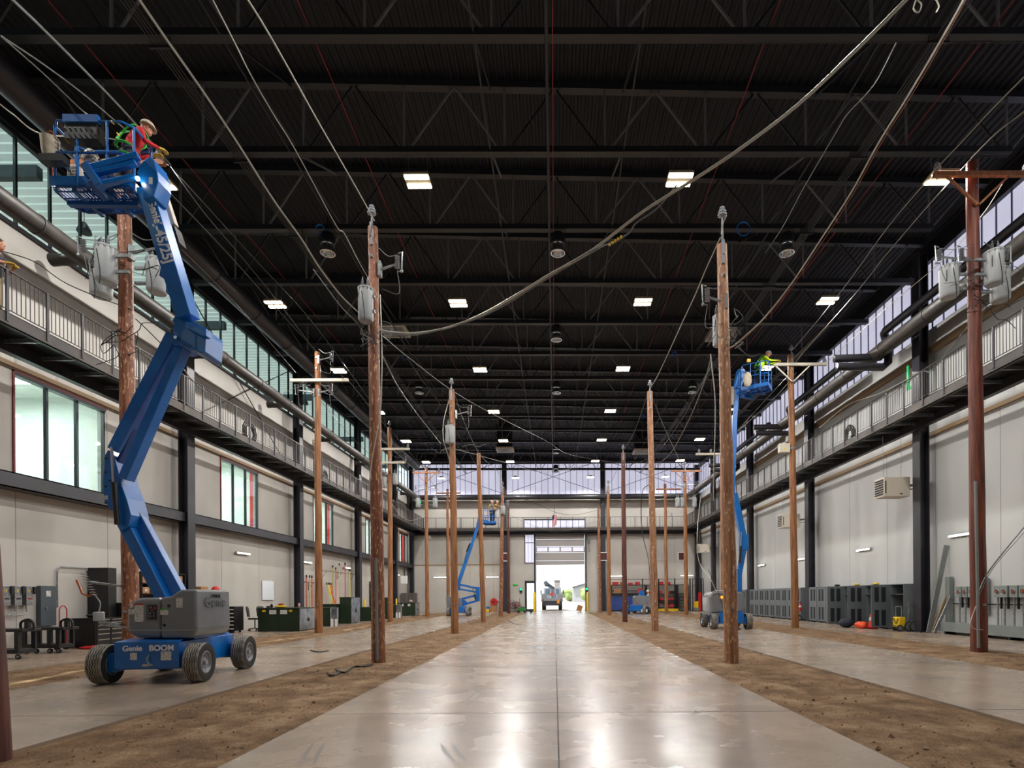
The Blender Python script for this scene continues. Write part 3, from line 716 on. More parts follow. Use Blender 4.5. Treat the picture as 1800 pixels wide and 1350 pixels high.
def cutout_arm(t, base, z, L, s, brown=False):
    """fibreglass bracket with a fused cutout hung on its end, on pole t at height z; s=+1/-1 side"""
    a = MB(); a.cyl((s * .12, -.05, z - .04), (s * L, -.1, z + .05), .03, .022, 8); a.box(s * .1 - .03, s * .1 + .03, -.12, .02, z - .2, z + .12); a.build('bracket_arm', GALV, t)
    c = Vector((s * L, -.1, z)); a = MB()
    for k in range(6): a.lathe([(.03, 0), (.06, .015), (.03, .03)], c + Vector((0, 0, -.05 + k * .05)), n=10)
    a.build('cutout_insulator', PORC, t)
    a = MB(); a.tube([c + Vector((s * .02, 0, .28)), c + Vector((s * .12, -.02, .3)), c + Vector((s * .1, -.02, -.12)), c + Vector((0, 0, -.12))], .016, 6); a.ball(c + Vector((s * .1, -.02, -.12)), .035, n=8); a.build('fuse_tube', GALV, t)
    a = MB(); jumper(a, c + Vector((0, 0, -.1)), (s * .16, -.1, z - .5), .3, side=s * .2); jumper(a, c + Vector((0, 0, .25)), (s * .1, -.1, z + .4), .1); a.build('jumper_wire', WIREG, t)
def transformer(px, py, w, h, Y, label, tx=0., group=None):
    """grey distribution transformer can; pixel centre and size at real depth Y; tx = direction (+1/-1) of the pole"""
    c = P(px, py, Y); r = w / 2 * Y / F * .9; H = h * Y / F * .94; b = c - Vector((0, 0, H / 2)); t = thing('pole_transformer', label, 'transformer', b, group=group)
    a = MB(); a.lathe([(r * .86, 0), (r * .95, .03), (r, .05), (r, H * .93), (r * 1.04, H * .94), (r * 1.04, H * .965), (r, H * .97)], n=24)
    a.build('tank', TANK, t, ang=30)
    a = MB(); a.lathe([(r * 1.05, H * .965), (r * 1.05, H * .985), (r * .8, H * 1.01), (r * .3, H * 1.02)], n=24); a.build('lid', TANK, t, ang=30)
    for i, dx in enumerate((-.35, .35)):
        a = MB(); q = Vector((dx * r, -.2 * r, H))
        for k in range(5): a.lathe([(.022, k * .035), (.045 - k * .004, k * .035 + .012), (.02, k * .035 + .035)], q, n=10)
        a.cyl(q + Vector((0, 0, .17)), q + Vector((0, 0, .23)), .012, n=6); a.build('bushing', PORC, t)
    a = MB()
    for k in range(5):
        th = math.radians(-150 + k * 30); a.cb((math.cos(th) * r, math.sin(th) * r, H * .925), .025, .025, .045)
    a.build('lid_clamps', GALV, t, smooth=False)
    a = MB()
    if tx:
        for z in (H * .3, H * .75): a.box(min(0, tx), max(0, tx), -.03, .03, z - .03, z + .03)
        a.build('mounting_bracket', GALV, t, smooth=False)
    a = MB(); jumper(a, (-.35 * r, -.2 * r, H + .22), (-r * .9, -r * .9, H * .4), -.1, .008); jumper(a, (-r * .2, -r * 1.02, H * .8), (r * .1, -r * 1.05, -.15), .1, .008, r * .2); a.build('lead_wire', WIREK, t)
    return t
# near, dark leaning pole cut by the picture edge
pole((-5.16, 5.05, 0), (-5.62, 5.05, 9.5), .16, .12, W_DARK, 'dark reddish pole at the picture edge, nearest to the camera, leaning outward', bolts=False)
p_a = pole((-9.62, 12.6, 0), (-9.72, 12.6, 11.5), .17, .13, W_RUST, 'rust-brown pole behind the big blue boom lift, with three grey transformers', [(11.19, -10.75, -8.66, W_ARM, False, (-10.6, -8.8))])
p_b = pole((-3.93, 12.36, 0), (-4.0, 12.36, 9.67), .155, .105, W_RUST, 'nearest flaky brown pole by the centre aisle with grey conduit up its foot', cap=.22, conduit=(0.05, 2.3, .02))
p_c = pole((3.80, 11.94, 0), (3.64, 11.94, 8.96), .155, .105, W_PALE, 'nearest flaky brown pole on the locker side, in front of the second boom lift', cap=.55)
p_d = pole((10.6, 13.86, 0), (10.5, 13.86, 12.2), .185, .13, W_RED, 'deep red-brown pole before the meter boxes, with a wooden crossarm and three transformers', [(11.77, 9.41, 11.8, W_ARM, True, (9.5, 11.7))], conduit=(.1, 4.2, -.17))
p_e = pole((-9.77, 22.96, 0), (-9.75, 22.96, 11.6), .16, .11, W_ORNG, 'orange-brown pole right beside the first green transformer cabinet, pale fibreglass crossarm', [(10.38, -10.8, -8.42, GALVL, False, ())])
p_f = pole((-9.75, 32.9, 0), (-9.72, 32.9, 11.5), .16, .11, W_ORNG, 'orange-brown pole in the row along the transformer cabinets, third from the camera', [(10.2, -10.4, -8.5, GALVL, False, (-8.6,)), (9.4, -10.4, -8.8, GALVL, False, ())], cap=.15)
p_g = pole((-9.7, 42.2, 0), (-9.72, 42.2, 11.3), .16, .11, W_ORNG, 'orange-brown pole with a wooden crossarm and braces, fourth in the row along the transformer cabinets', [(10.9, -10.7, -8.6, W_ARM, True, (-10.6, -8.7))])
p_h = pole((-9.7, 50.6, 0), (-9.72, 50.6, 11.3), .16, .11, W_ORNG, 'last pole in the row along the transformer cabinets, rising behind the third boom lift', [(10.9, -10.7, -8.5, W_ARM, False, ())])
p_i = pole((-3.96, 22.0, 0), (-4.03, 22.0, 9.65), .155, .11, W_ORNG, 'orange-brown pole by the centre aisle with one transformer, second on the big lift side', cap=.2)
p_j = pole((-4.1, 31.9, 0), (-4.33, 31.9, 9.7), .15, .11, W_ORNG, 'bare leaning brown pole by the centre aisle, third on the big lift side')
p_k = pole((-4.0, 41.1, 0), (-3.8, 41.1, 9.6), .15, .11, W_RUST, 'brown aisle pole that the far workers reach for, small transformer near its top', cap=.1)
p_l = pole((-4.1, 49.5, 0), (-4.1, 49.5, 9.7), .15, .1, W_DARK, 'last dark brown pole by the centre aisle on the big lift side')
p_m = pole((4.09, 22.65, 0), (3.93, 22.65, 9.77), .155, .11, W_PALE, 'pale brown aisle pole, second on the locker side, wire tied to its top', cap=.2)
p_n = pole((3.96, 31.25, 0), (3.9, 31.25, 9.5), .15, .11, W_DARK, 'dark red pole by the centre aisle, third on the locker side', cap=.2)
p_o = pole((4.06, 41.2, 0), (4.02, 41.2, 9.6), .15, .1, W_ORNG, 'orange-brown pole by the centre aisle, fourth on the locker side', cap=.2)
p_p = pole((4.1, 51.0 - 1, 0), (4.0, 50.0, 9.6), .15, .1, W_RUST, 'last brown pole by the centre aisle, just before the end wall beside the blue bench')
p_q = pole((10.57, 24.4, 0), (10.45, 24.4, 12.0), .16, .12, W_ORNG, 'orange-brown pole between the two locker groups, pale crossarm the vested worker leans toward', [(11.5, 9.6, 11.95, GALVL, True, (11.85,))], cap=.15)
p_r = pole((10.05, 33.0, 0), (10.0, 33.0, 11.1), .16, .12, W_ORNG, 'orange-brown pole mostly hidden behind the nearest flaky pole', [(9.8, 8.4, 10.9, GALVL, False, (8.6, 9.3, 10.7))], bolts=False)
p_s = pole((9.88, 41.7, 0), (9.84, 41.7, 10.9), .16, .12, W_ORNG, 'orange pole with wooden crossarm in front of the tool cage, three small transformers', [(10.76, 8.74, 11.06, W_ARM, True, ())], cap=.35)
p_t = pole((10.06, 49.9, 0), (10.0, 49.9, 11.5), .16, .12, W_ORNG, 'last orange-brown pole in the row along the lockers, before the black racks', [(11.0, 9.16, 11.4, W_ARM, False, ())])
for t, z, L, s in ((p_b, 8.75, .5, 1), (p_c, 7.75, .5, -1), (p_i, 8.7, .6, 1), (p_e, 11.3, .6, 1)): cutout_arm(t, None, z, L, s)
for s, L in ((-1, 1.0), (-1, .45), (1, .65)): cutout_arm(p_d, None, 9.75, L, s)
for s, L in ((1, .75), (-1, .55), (-1, .95)): cutout_arm(p_a, None, 9.3, L, s)
cutout_arm(p_e, None, 9.95, .55, 1); cutout_arm(p_e, None, 9.95, .75, -1); cutout_arm(p_f, None, 9.5, .9, 1); cutout_arm(p_s, None, 9.75, .8, -1); cutout_arm(p_s, None, 9.75, .8, 1)
cutout_arm(p_g, None, 9.7, .8, -1); cutout_arm(p_g, None, 9.7, .7, 1); cutout_arm(p_t, None, 8.6, .5, 1); cutout_arm(p_k, None, 8.3, .5, 1)
# clutter of wires tied round poles
def tangle(t, z, n, r, mat, seed, sp=.25):
    rr = random.Random(seed); a = MB()
    for k in range(n):
        p0 = Vector((rr.uniform(-sp, sp), -.16 - rr.random() * .06, z + rr.uniform(-.25, .25))); pts = [p0]
        for j in range(3): pts.append(pts[-1] + Vector((rr.uniform(-sp, sp), rr.uniform(-.06, .03), rr.uniform(-.25, .2))))
        a.tube(smoothpts(pts, 4), r, 4)
    a.build('tied_wires', mat, t)
tangle(p_a, 7.15, 9, .009, WIREK, 3, .35); tangle(p_a, 8.9, 4, .009, WIREK, 13, .5); tangle(p_b, 7.3, 9, .008, WIREG, 4, .24); tangle(p_c, 7.0, 7, .008, WIREG, 5, .2); tangle(p_d, 8.4, 8, .008, WIREK, 6, .35); tangle(p_d, 9.2, 5, .007, WIREG, 16, .5)
tangle(p_e, 10.1, 5, .008, WIREG, 7, .6); tangle(p_i, 7.5, 6, .01, WIREG, 8, .4); tangle(p_f, 8.9, 6, .012, WIREG, 9, .5); tangle(p_s, 8.9, 5, .01, WIREG, 10, .5)
# low training bracket on the pole behind the big lift
c0 = Vector((0, 0, 0)); a = MB(); a.cyl((-.1, -.15, 1.72), (-.72, -.3, 1.82), .025, .03, 8); a.build('bracket_arm', GALV, p_a)
a = MB()
for k in range(9):
    q = Vector((-.82 + k * .028, -.3, 1.98 - k * .058)); a.lathe([(.02, 0), (.075, .012), (.02, .024)], q, n=12)
a.build('cutout_insulator', PORC, p_a)
a = MB(); a.tube([(-.98, -.3, 1.86), (-.85, -.3, 1.55), (-.7, -.3, 1.5), (-.62, -.3, 1.6)], .022, 6); a.build('fuse_tube', COPPER, p_a)
a = MB(); a.lathe([(.1, 0), (.105, .03), (.105, .18), (.09, .2)], (-.53, -.25, .95), n=16); a.tube(smoothpts([(-.53, -.25, 1.15), (-.5, -.25, 1.35), (-.6, -.3, 1.55)], 5), .012, 5); a.build('small_bucket_transformer', TANK, p_a)
a = MB(); a.beam((-.55, -.2, .92), (-.1, -.17, .86), .06, .05); a.beam((-.5, -.25, .86), (.1, -.2, .8), .04, .04); a.build('lower_bracket', GALV, p_a)

transformer(178, 493, 37, 62, 12.95, 'lower grey transformer behind its twin on the pole behind the big lift', .4)
transformer(187, 466, 37, 66, 12.15, 'grey pole transformer nearest the camera on the pole behind the big lift', .5)
transformer(276, 486, 36, 62, 12.6, 'grey pole transformer half hidden by the big blue boom', -.5)
transformer(643, 536, 29, 62, 12.1, 'single light grey transformer high on the nearest flaky pole by the centre aisle', .2)
transformer(1262, 582, 20, 56, 12.2, 'pale transformer mostly hidden behind the nearest pole on the locker side', .2)
transformer(1668, 496, 33, 58, 13.9, 'grey transformer on the aisle side of the deep red pole', .55)
transformer(1747, 471, 33, 62, 13.5, 'highest grey transformer on the deep red pole, on its wall side', -.45)
transformer(1758, 502, 33, 58, 14.3, 'grey transformer tucked low behind its twin on the deep red pole', -.5)
transformer(791, 764, 18, 33, 21.7, 'grey transformer on the second pole by the centre aisle', .1)
transformer(884, 897, 10, 15, 40.85, 'small transformer on the pole next to the far workers', .1)
for px, lb in ((735, 'toward the wall'), (765, 'toward the centre aisle')): transformer(px, 884, 9, 17, 42.0, 'small transformer on the fourth pole along the transformer cabinets, ' + lb, .3 if px < 750 else -.3)
for px, lb in ((1191, 'toward the centre aisle'), (1199, 'in the middle'), (1220.5, 'toward the lockers')): transformer(px, 883, 8.5, 17, 41.6, 'small transformer on the orange pole before the tool cage, ' + lb, .2)
for px, lb in ((695, 'nearer the aisle'), (672, 'nearer the wall')): transformer(px if px > 680 else 676, 842 if px > 680 else 848, 10, 20, 32.8, 'small transformer on the third pole along the transformer cabinets, ' + lb, .2)
t = thing('control_box', 'pale control cabinet on the pole between the locker groups', 'cabinet', P(1378, 788, 24.3)); a = MB(); a.box(-.22, .22, -.12, .12, -.2, .2); a.build('cabinet_body', GALVL, t, smooth=False, bevel=.015); a = MB(); a.box(-.05, .04, -.125, -.12, -.09, -.03); a.build('yellow_label', YELLOW, t, smooth=False); a = MB(); a.box(.2, .45, -.03, .03, -.05, .05); a.build('mounting_bracket', GALV, t, smooth=False)

# ================================================================ high bay lights
LAMPM = M('lamp_panel', (1, 1, 1, 1), em=(1, .9, .72, 1), es=14)
HOUS = M('lamp_housing', C(150, 135, 110), .5)
t0 = thing('high_bay_light', '', 'ceiling light', (0, 0, 0), group='high bay lights')
a = MB(); a.box(-.33, .33, -.26, .26, .03, .09); a.box(-.12, .12, -.08, .08, .09, .2); a.build('housing', HOUS, t0, smooth=False)
for s in (-1, 1):
    a = MB(); a.box(-.31, -.01, s * .16 - .06, s * .16 + .06, 0, .03); a.box(.01, .31, s * .16 - .06, s * .16 + .06, 0, .03); a.build('light_panel', LAMPM, t0, smooth=False)
a = MB()
for x in (-.25, .25): a.cyl((x, 0, .09), (x, 0, .75), .006, n=4)
a.build('suspension_cable', WIREG, t0)
LX = (-10.4, -3.55, 3.38, 10.3); ROWN = ['nearest', 'second', 'third', 'fourth', 'fifth', 'sixth', 'seventh']; COLN = ['over the transformer cabinet side', 'big lift side of centre', 'locker side of centre', 'over the locker side']
first = True
for r in range(-1, 7):
    y = TY[1] + 6.096 * r
    for c, x in enumerate(LX):
        L = bpy.data.lights.new('high_bay_lamp', 'SPOT'); L.energy = 560; L.shadow_soft_size = .08; L.spot_size = math.radians(168); L.spot_blend = .25; L.color = (1, .965, .91); lo = bpy.data.objects.new('high_bay_lamp', L); COL.objects.link(lo); lo.location = (x, y, 12.40)
        if r < 0: continue
        lb = 'glowing high bay light, %s row from the camera, %s' % (ROWN[r], COLN[c])
        if first: t0.location = (x, y, 12.42); t0['label'] = lb; first = False
        else: dup(t0, loc=(x, y, 12.42), label=lb)
# black theatre-like pendants
t0 = thing('pendant_spotlight', '', 'spotlight', (0, 0, 0), group='black pendant spotlights')
a = MB(); a.lathe([(.1, .58), (.2, .54), (.22, .46), (.22, .24), (.19, .22)], n=20); a.build('drum_housing', BLACK, t0)
a = MB(); a.lathe([(.19, .24), (.17, .2), (.17, .08), (.2, .02), (.235, .0), (.235, -.06), (.2, -.06), (.17, .04)], n=20); a.build('reflector_ring', CHROME, t0)
a = MB(); a.tube(smoothpts([(-.24, 0, .3), (-.24, 0, .62), (0, 0, .78), (.24, 0, .62), (.24, 0, .3)], 4), .012, 5); a.cyl((0, 0, .75), (0, 0, 1.1), .02, n=6); a.build('yoke', BLACK, t0)
PEN = [(576, 427, 17.75, 'nearest row, big lift side'), (980.5, 427, 17.75, 'nearest row, in the middle'), (1383, 427, 17.75, 'nearest row, locker side'), (978, 584, 23.85, 'alone in the middle, second from the camera'), (737, 680, 29.9, 'third row, big lift side'),
       (978, 680, 29.9, 'third row, in the middle'), (1217, 679, 29.9, 'third row, locker side'), (977, 789, 42.1, 'fourth along the middle line'), (977, 823, 48.2, 'farthest along the middle line')]
for i, (px, py, Y, lb) in enumerate(PEN):
    q = P(px, py, Y) - Vector((0, 0, .28)); lb = 'black drum spotlight with a silver ring, ' + lb
    if i == 0: t0.location = q; t0['label'] = lb
    else: dup(t0, loc=q, label=lb)
# blue coils on the trusses
for px, py, Y, lb, r in ((562, 402, 17.6, 'over the big lift side, nearest', .13), (1307, 402, 17.6, 'over the locker side, nearest', .2), (712, 628, 26.7, 'before the square diffuser', .13), (1186, 622, 26.7, 'over the locker side, farther', .1), (779, 735, 35.9, 'behind the second pole by the aisle', .12), (1130, 732, 35.9, 'just beside the pale aisle pole', .12)):
    q = P(px, py, Y); a = MB()
    for k in range(3): a.tube([(math.cos(i * .5236) * (r + k * .01), k * .012, math.sin(i * .5236) * (r * 1.15 - k * .012)) for i in range(12)], .011, 5, closed=True)
    o = a.build('cord_coil', BLUECO, label='bright blue coiled cord hung from a truss, ' + lb, cat='cord'); o.location = q
for px, py, Y, w, lb in ((694, 583, 27.0, .62, 'beside the nearest flaky pole'), (1266, 590, 27.0, .62, 'behind the nearest locker-side pole'), (888, 792, 44.5, .7, 'far down on the big lift side'), (1128, 795, 44.5, .7, 'far down, above the blue bench')):
    q = P(px, py, Y); t = thing('air_diffuser', 'square pale air diffuser on a black duct box, ' + lb, 'air vent', q)
    a = MB(); a.box(-w, w, -w, w, -.02, .12); a.build('frame', BEIGE, t, smooth=False)
    a = MB()
    for k in range(4): s = w * (.85 - k * .2); a.box(-s, s, -s, s, -.03 - k * .012, -.02)
    a.build('louvre', GALV, t, smooth=False); a = MB(); a.box(-w * .85, w * .85, -w * .85, w * .85, .12, 2.0); a.build('duct_box', BLACKM, t, smooth=False)

# ================================================================ overhead wires
def wire(pts, r, mat, lb, k=6, name='overhead_wire', n=5):
    q = smoothpts([P(*p) if len(p) == 3 and not isinstance(p, Vector) else p for p in pts], k); b = q[0].copy()
    a = MB(); a.tube([p - b for p in q], r, n); o = a.build(name, mat, label=lb, cat='cable' if name != 'overhead_wire' else 'wire'); o.location = b; return o
W = lambda x, y, z: Vector((x, y, z))
wire([(668, 580, 12.2), (690, 584, 11.9), (735, 585, 11.3), (790, 575, 10.7), (850, 551, 10.1), (905, 520, 9.6), (960, 486, 9.1), (1040, 440, 8.5), (1130, 372, 7.9), (1225, 312, 7.4), (1300, 262, 7.0), (1400, 186, 6.6), (1500, 92, 6.2), (1600, -8, 5.9)], .021, WIREL, 'thick pale cable sagging right across the hall from the nearest flaky pole')
wire([(668, 586, 12.2), (735, 588, 11.3), (850, 555, 10.1), (960, 491, 9.1), (1020, 455, 8.7), (1060, 432, 8.3)], .012, WIREG, 'thinner grey cable twisted under the thick sagging one')
wire([(1003, 462, 8.7), (1050, 436, 8.4), (1080, 425, 8.2), (1105, 410, 8.1), (1118, 392, 8.0), (1155, 366, 7.8), (1190, 325, 7.6)], .011, WIREG, 'loose loop of grey cable with yellow clips under the thick sagging cable')
for k in range(5):
    q = P(1072 + k * 5, 430 - k * 3.4, 8.2 - k * .02); a = MB(); a.ball((0, 0, 0), .022, n=6); o = a.build('wire_clip', YELLOW, label='small yellow clip on the loose cable loop', cat='clip', group='yellow clips on the loose cable loop'); o.location = q
wire([(658, 388, 12.3), (625, 328, 11.2), (560, 215, 9.3), (480, 72, 7.6), (430, -10, 6.9)], .013, WIREL, 'pale wire rising toward the camera from the top of the nearest flaky pole')
wire([(640, 558, 12.3), (600, 520, 11.9), (560, 468, 11.2), (530, 420, 10.6), (480, 350, 9.8), (420, 255, 8.9), (360, 165, 8.1), (290, 65, 7.3), (240, -8, 6.8)], .017, WIREL, 'thick pale cable running toward the camera from below the transformer on the nearest flaky pole')
wire([(645, 485, 14.5), (628, 455, 13.8), (605, 410, 12.8), (590, 395, 12.4), (520, 265, 10.4), (480, 200, 9.6), (440, 130, 8.9), (415, 80, 8.4), (370, -8, 7.6)], .011, WIREL, 'kinked pale wire over the big lift side, ending above the nearest flaky pole')
wire([(300, 290, 12.6), (225, 203, 10.2), (150, 125, 9.0), (70, 45, 7.9), (10, -12, 7.2)], .02, WIREG, 'thick grey line running over the lift basket to the near corner')
wire([(296, 290, 12.55), (235, 240, 10.5), (150, 168, 9.2), (75, 112, 8.4), (0, 62, 7.6)], .012, WIREG, 'thin grey line beside the thick one over the lift basket')
wire([(160, 205, 11), (140, 190, 10.4), (75, 128, 9.4), (0, 62, 8.4)], .012, WIREG, 'thin line rising behind the console of the lift basket')
wire([(230, 250, 12.5), (165, 240, 11), (75, 236, 9.8), (22, 200, 9.0), (0, 183, 8.8)], .012, WIREL, 'pale line with a small clamp above the glass clerestory near the basket')
wire([(300, 292, 12.6), (360, 375, 14.3), (430, 458, 17), (500, 545, 20), (558, 622, 22.9)], .012, WIREG, 'grey line between the pole behind the big lift and the first pole beyond, upper one')
wire([(290, 330, 12.6), (400, 445, 15.5), (480, 535, 19), (540, 600, 21.5), (608, 668, 23)], .012, WIREG, 'grey line between the pole behind the big lift and the first pole beyond, lower one')
wire([(280, 400, 13), (420, 540, 17), (520, 655, 22.8)], .01, WIREG, 'grey line reaching the wall end of the pale crossarm on the first pole beyond')
wire([(300, 293, 12.65), (450, 458, 17.5), (560, 580, 22), (680, 745, 32.8)], .012, WIREG, 'long grey line passing over to the third pole along the cabinets')
wire([(615, 672, 23), (650, 715, 27), (684, 756, 32.8)], .012, WIREG, 'short grey line from the pale crossarm to the third pole along the cabinets')
wire([(690, 760, 32.8), (720, 795, 37), (748, 826, 42.1)], .012, WIREG, 'grey line from the third to the fourth pole along the cabinets, upper')
wire([(560, 700, 23), (620, 770, 30), (690, 835, 32.9)], .01, WIREK, 'slack black line low between the first and third poles beyond the big lift')
wire([(232, 545, 12.5), (120, 500, 12.8), (60, 460, 13), (0, 440, 13.2)], .012, WIREK, 'black cable sagging from the catwalk worker to the pole behind the big lift')
wire([(238, 560, 12.5), (262, 583, 12.8), (300, 622, 13.5), (340, 670, 15), (365, 690, 16)], .013, WIREK, 'black cable dropping from the pole behind the big lift toward the catwalk rail')
wire([(1640, 302, 13.8), (1690, 250, 12.6), (1740, 196, 11.6), (1800, 135, 10.7), (1850, 85, 10)], .014, WIREL, 'pale line from the aisle end of the wooden crossarm toward the camera')
wire([(1707, 278, 13.8), (1750, 235, 12.8), (1800, 196, 12), (1850, 155, 11.3)], .014, WIREL, 'pale line from the tip of the deep red pole toward the camera')
wire([(1636, 310, 13.85), (1560, 400, 16), (1490, 497, 19), (1440, 560, 21.5), (1396, 612, 24.4)], .013, WIREL, 'pale line from the wooden crossarm to the pole between the locker groups')
wire([(1706, 280, 13.85), (1640, 352, 15.4), (1560, 445, 17.6), (1500, 520, 20), (1420, 610, 23.4), (1396, 640, 24.4)], .013, WIREL, 'pale line from the deep red pole top to the pole between the locker groups')
wire([(1765, 318, 13.85), (1725, 380, 15), (1660, 455, 17), (1560, 540, 20), (1450, 640, 24.3)], .011, GALVL, 'pale rope slanting from the wall end of the wooden crossarm down past the insulated pipes')
wire([(1395, 650, 24.4), (1330, 720, 28.5), (1268, 790, 33)], .012, WIREG, 'grey line from the pole between the locker groups to the hidden pole, upper')
wire([(1400, 655, 24.4), (1345, 715, 28.5), (1215, 830, 41.5)], .012, WIREG, 'grey line from the pole between the locker groups toward the tool cage')
wire([(1698, -8, 5.6), (1660, 60, 6.2), (1600, 162, 7.2), (1545, 250, 8.2), (1495, 340, 9.3), (1440, 425, 10.3), (1390, 500, 11.2), (1340, 562, 11.8), (1295, 603, 12), (1278, 614, 11.9)], .014, WIREL, 'thick pale cable from the nearest pole on the locker side up toward the near corner')
wire([(1702, -8, 5.65), (1664, 62, 6.25), (1604, 165, 7.25), (1549, 252, 8.25), (1499, 342, 9.35), (1444, 428, 10.35), (1390, 506, 11.2), (1330, 575, 11.8), (1280, 618, 11.85)], .004, COPPER, 'thin coppery wire running beside the thick pale cable')
wire([(1575, 75, 9.2), (1535, 150, 10.2), (1490, 200, 11), (1470, 232, 11.6), (1410, 335, 13.5), (1375, 400, 15.2), (1345, 445, 17)], .01, WIREG, 'kinked grey wire over the locker side, high among the trusses')
wire([(1268, 412, 11.85), (1270, 400, 11.8), (1272, 390, 11.7), (1277, 379, 11.5)], .012, WIREL, 'short pale wire end curling up atop the nearest locker-side pole')
wire([(1266, 418, 11.9), (1240, 475, 12.9), (1222, 518, 13.9), (1200, 565, 15.6), (1175, 620, 18.5), (1155, 662, 21), (1143, 682, 22.5)], .014, WIREL, 'pale line with clamps from the nearest to the second pole on the locker side')
wire([(1249, 622, 11.9), (1252, 650, 11.95), (1257, 700, 12), (1257, 760, 12.1), (1255, 815, 12.2), (1254, 880, 12.2)], .013, WIREL, 'pale rope hanging from the wire clamp beside the nearest pole on the locker side')
wire([(1250, 630, 12), (1235, 680, 14), (1210, 740, 17), (1180, 795, 21), (1155, 818, 22.6)], .017, WIREG, 'grey rope swooping from the nearest to the second pole on the locker side')
wire([(1252, 640, 12), (1225, 690, 16), (1190, 750, 22), (1150, 800, 29), (1100, 820, 31)], .012, WIREK, 'black line swooping from the nearest pole on the locker side to the dark red pole')
wire([(1147, 700, 22.7), (1165, 745, 24), (1190, 800, 27), (1215, 850, 34)], .012, WIREG, 'grey line dropping from the second pole on the locker side toward the tool cage')
wire([(668, 518, 12.1), (671, 600, 12.1), (671, 660, 12.1), (668, 730, 12.15), (655, 800, 12.15), (648, 860, 12.15)], .012, WIREL, 'white cable hanging down along the nearest flaky pole', name='hanging_cable')
wire([(550, 473, 11.5), (600, 540, 11.8), (628, 568, 12.1), (640, 590, 12.2)], .014, WIREG, 'grey cable entering the connectors below the transformer of the nearest flaky pole')
wire([(672, 590, 12.3), (720, 630, 14.5), (800, 690, 19), (880, 735, 24), (960, 775, 31), (1005, 800, 36), (1095, 815, 41)], .012, WIREG, 'grey line from the nearest flaky pole down the hall across the middle')
wire([(672, 625, 12.3), (700, 680, 14), (735, 730, 17), (775, 780, 21.9)], .016, WIREG, 'grey line with a clamp between the first and second poles by the centre aisle')
wire([(797, 686, 22), (815, 740, 24), (838, 790, 28), (855, 812, 32)], .012, WIREG, 'grey guy line from the second pole by the centre aisle down beyond it')
wire([(793, 690, 22), (780, 740, 22), (780, 775, 21.9), (790, 810, 22), (790, 850, 22)], .016, WIREL, 'pale rope looping beside the transformer of the second pole by the centre aisle')
wire([(802, 790, 22), (840, 800, 26), (884, 812, 31), (960, 830, 36), (1040, 815, 42)], .012, WIREG, 'line from the second pole by the centre aisle toward the far end')
wire([(843, 800, 31.8), (880, 835, 36), (883, 860, 41)], .01, WIREG, 'short line from the bare leaning pole to the workers pole')
wire([(715, 628, 24), (730, 650, 25.3), (745, 672, 27), (775, 712, 32)], .02, WIREK, 'dark cable with fittings hanging off a truss beside the second pole by the centre aisle')
wire([(883, 868, 41), (930, 880, 42), (975, 900, 44), (1010, 905, 46), (1050, 897, 50)], .014, WIREK, 'black line sagging over the big door between the last poles')
wire([(895, 905, 49.4), (940, 925, 49.6), (985, 935, 49.8), (1052, 915, 49.9)], .012, WIREG, 'slack grey line in front of the end catwalk')
wire([(752, 905, 42.2), (720, 915, 41), (700, 900, 40), (688, 885, 33)], .014, WIREL, 'pale line looped between the third and fourth poles along the cabinets')
wire([(1145, 850, 22.6), (1130, 862, 24), (1127, 900, 25), (1130, 940, 25), (1140, 985, 24), (1143, 1030, 22.7)], .018, WIREK, 'dark rope hanging behind the second pole on the locker side')
wire([(1232, 870, 33), (1226, 930, 30), (1228, 985, 30), (1250, 1020, 29), (1262, 1048, 29)], .02, WIREL, 'pale rope hanging by the corner heater down to the second lift')
wire([(1245, 1000, 24), (1262, 1040, 23.5), (1273, 1075, 23.3)], .012, WIREK, 'thin black cord along the counterweight of the second lift')
wire([(1850, 868, 13.4), (1800, 927, 13.5), (1740, 1002, 13.6), (1718, 1045, 13.7)], .016, GALV, 'pair of guy wires slanting to the foot of the deep red pole, upper strand')
wire([(1850, 876, 13.4), (1800, 936, 13.5), (1745, 1000, 13.6), (1716, 1058, 13.68)], .009, GALV, 'thinner guy wire slanting to the foot of the deep red pole')
wire([(1716, 1065, 13.6), (1706, 1095, 13.55), (1715, 1106, 13.5), (1728, 1107, 13.5)], .01, WIREL, 'short white cable curl at the foot of the deep red pole')
wire([(1800, 524, 14.5), (1735, 558, 14), (1718, 562, 13.9)], .013, WIREK, 'black cable reaching in to the deep red pole below its transformers')
wire([(1700, 575, 15), (1640, 650, 17), (1618, 655, 18.5), (1560, 700, 20.5)], .012, WIREG, 'grey cable slanting down to the catwalk rail on the locker wall')
wire([(1440, 752, 24), (1490, 712, 24), (1545, 692, 22), (1600, 664, 19)], .012, WIREL, 'pale cable lying along the catwalk rail over the lockers')
wire([(1610, 0, 9), (1606, 15, 9), (1614, 22, 9), (1620, 8, 9), (1612, -2, 9), (1640, -4, 9), (1650, 10, 9), (1645, 22, 9)], .012, WIREL, 'curled pale cable end hanging at the top edge near the locker side')
for px, py, Y, lb in ((1593, 4, 9, 'a'),): pass
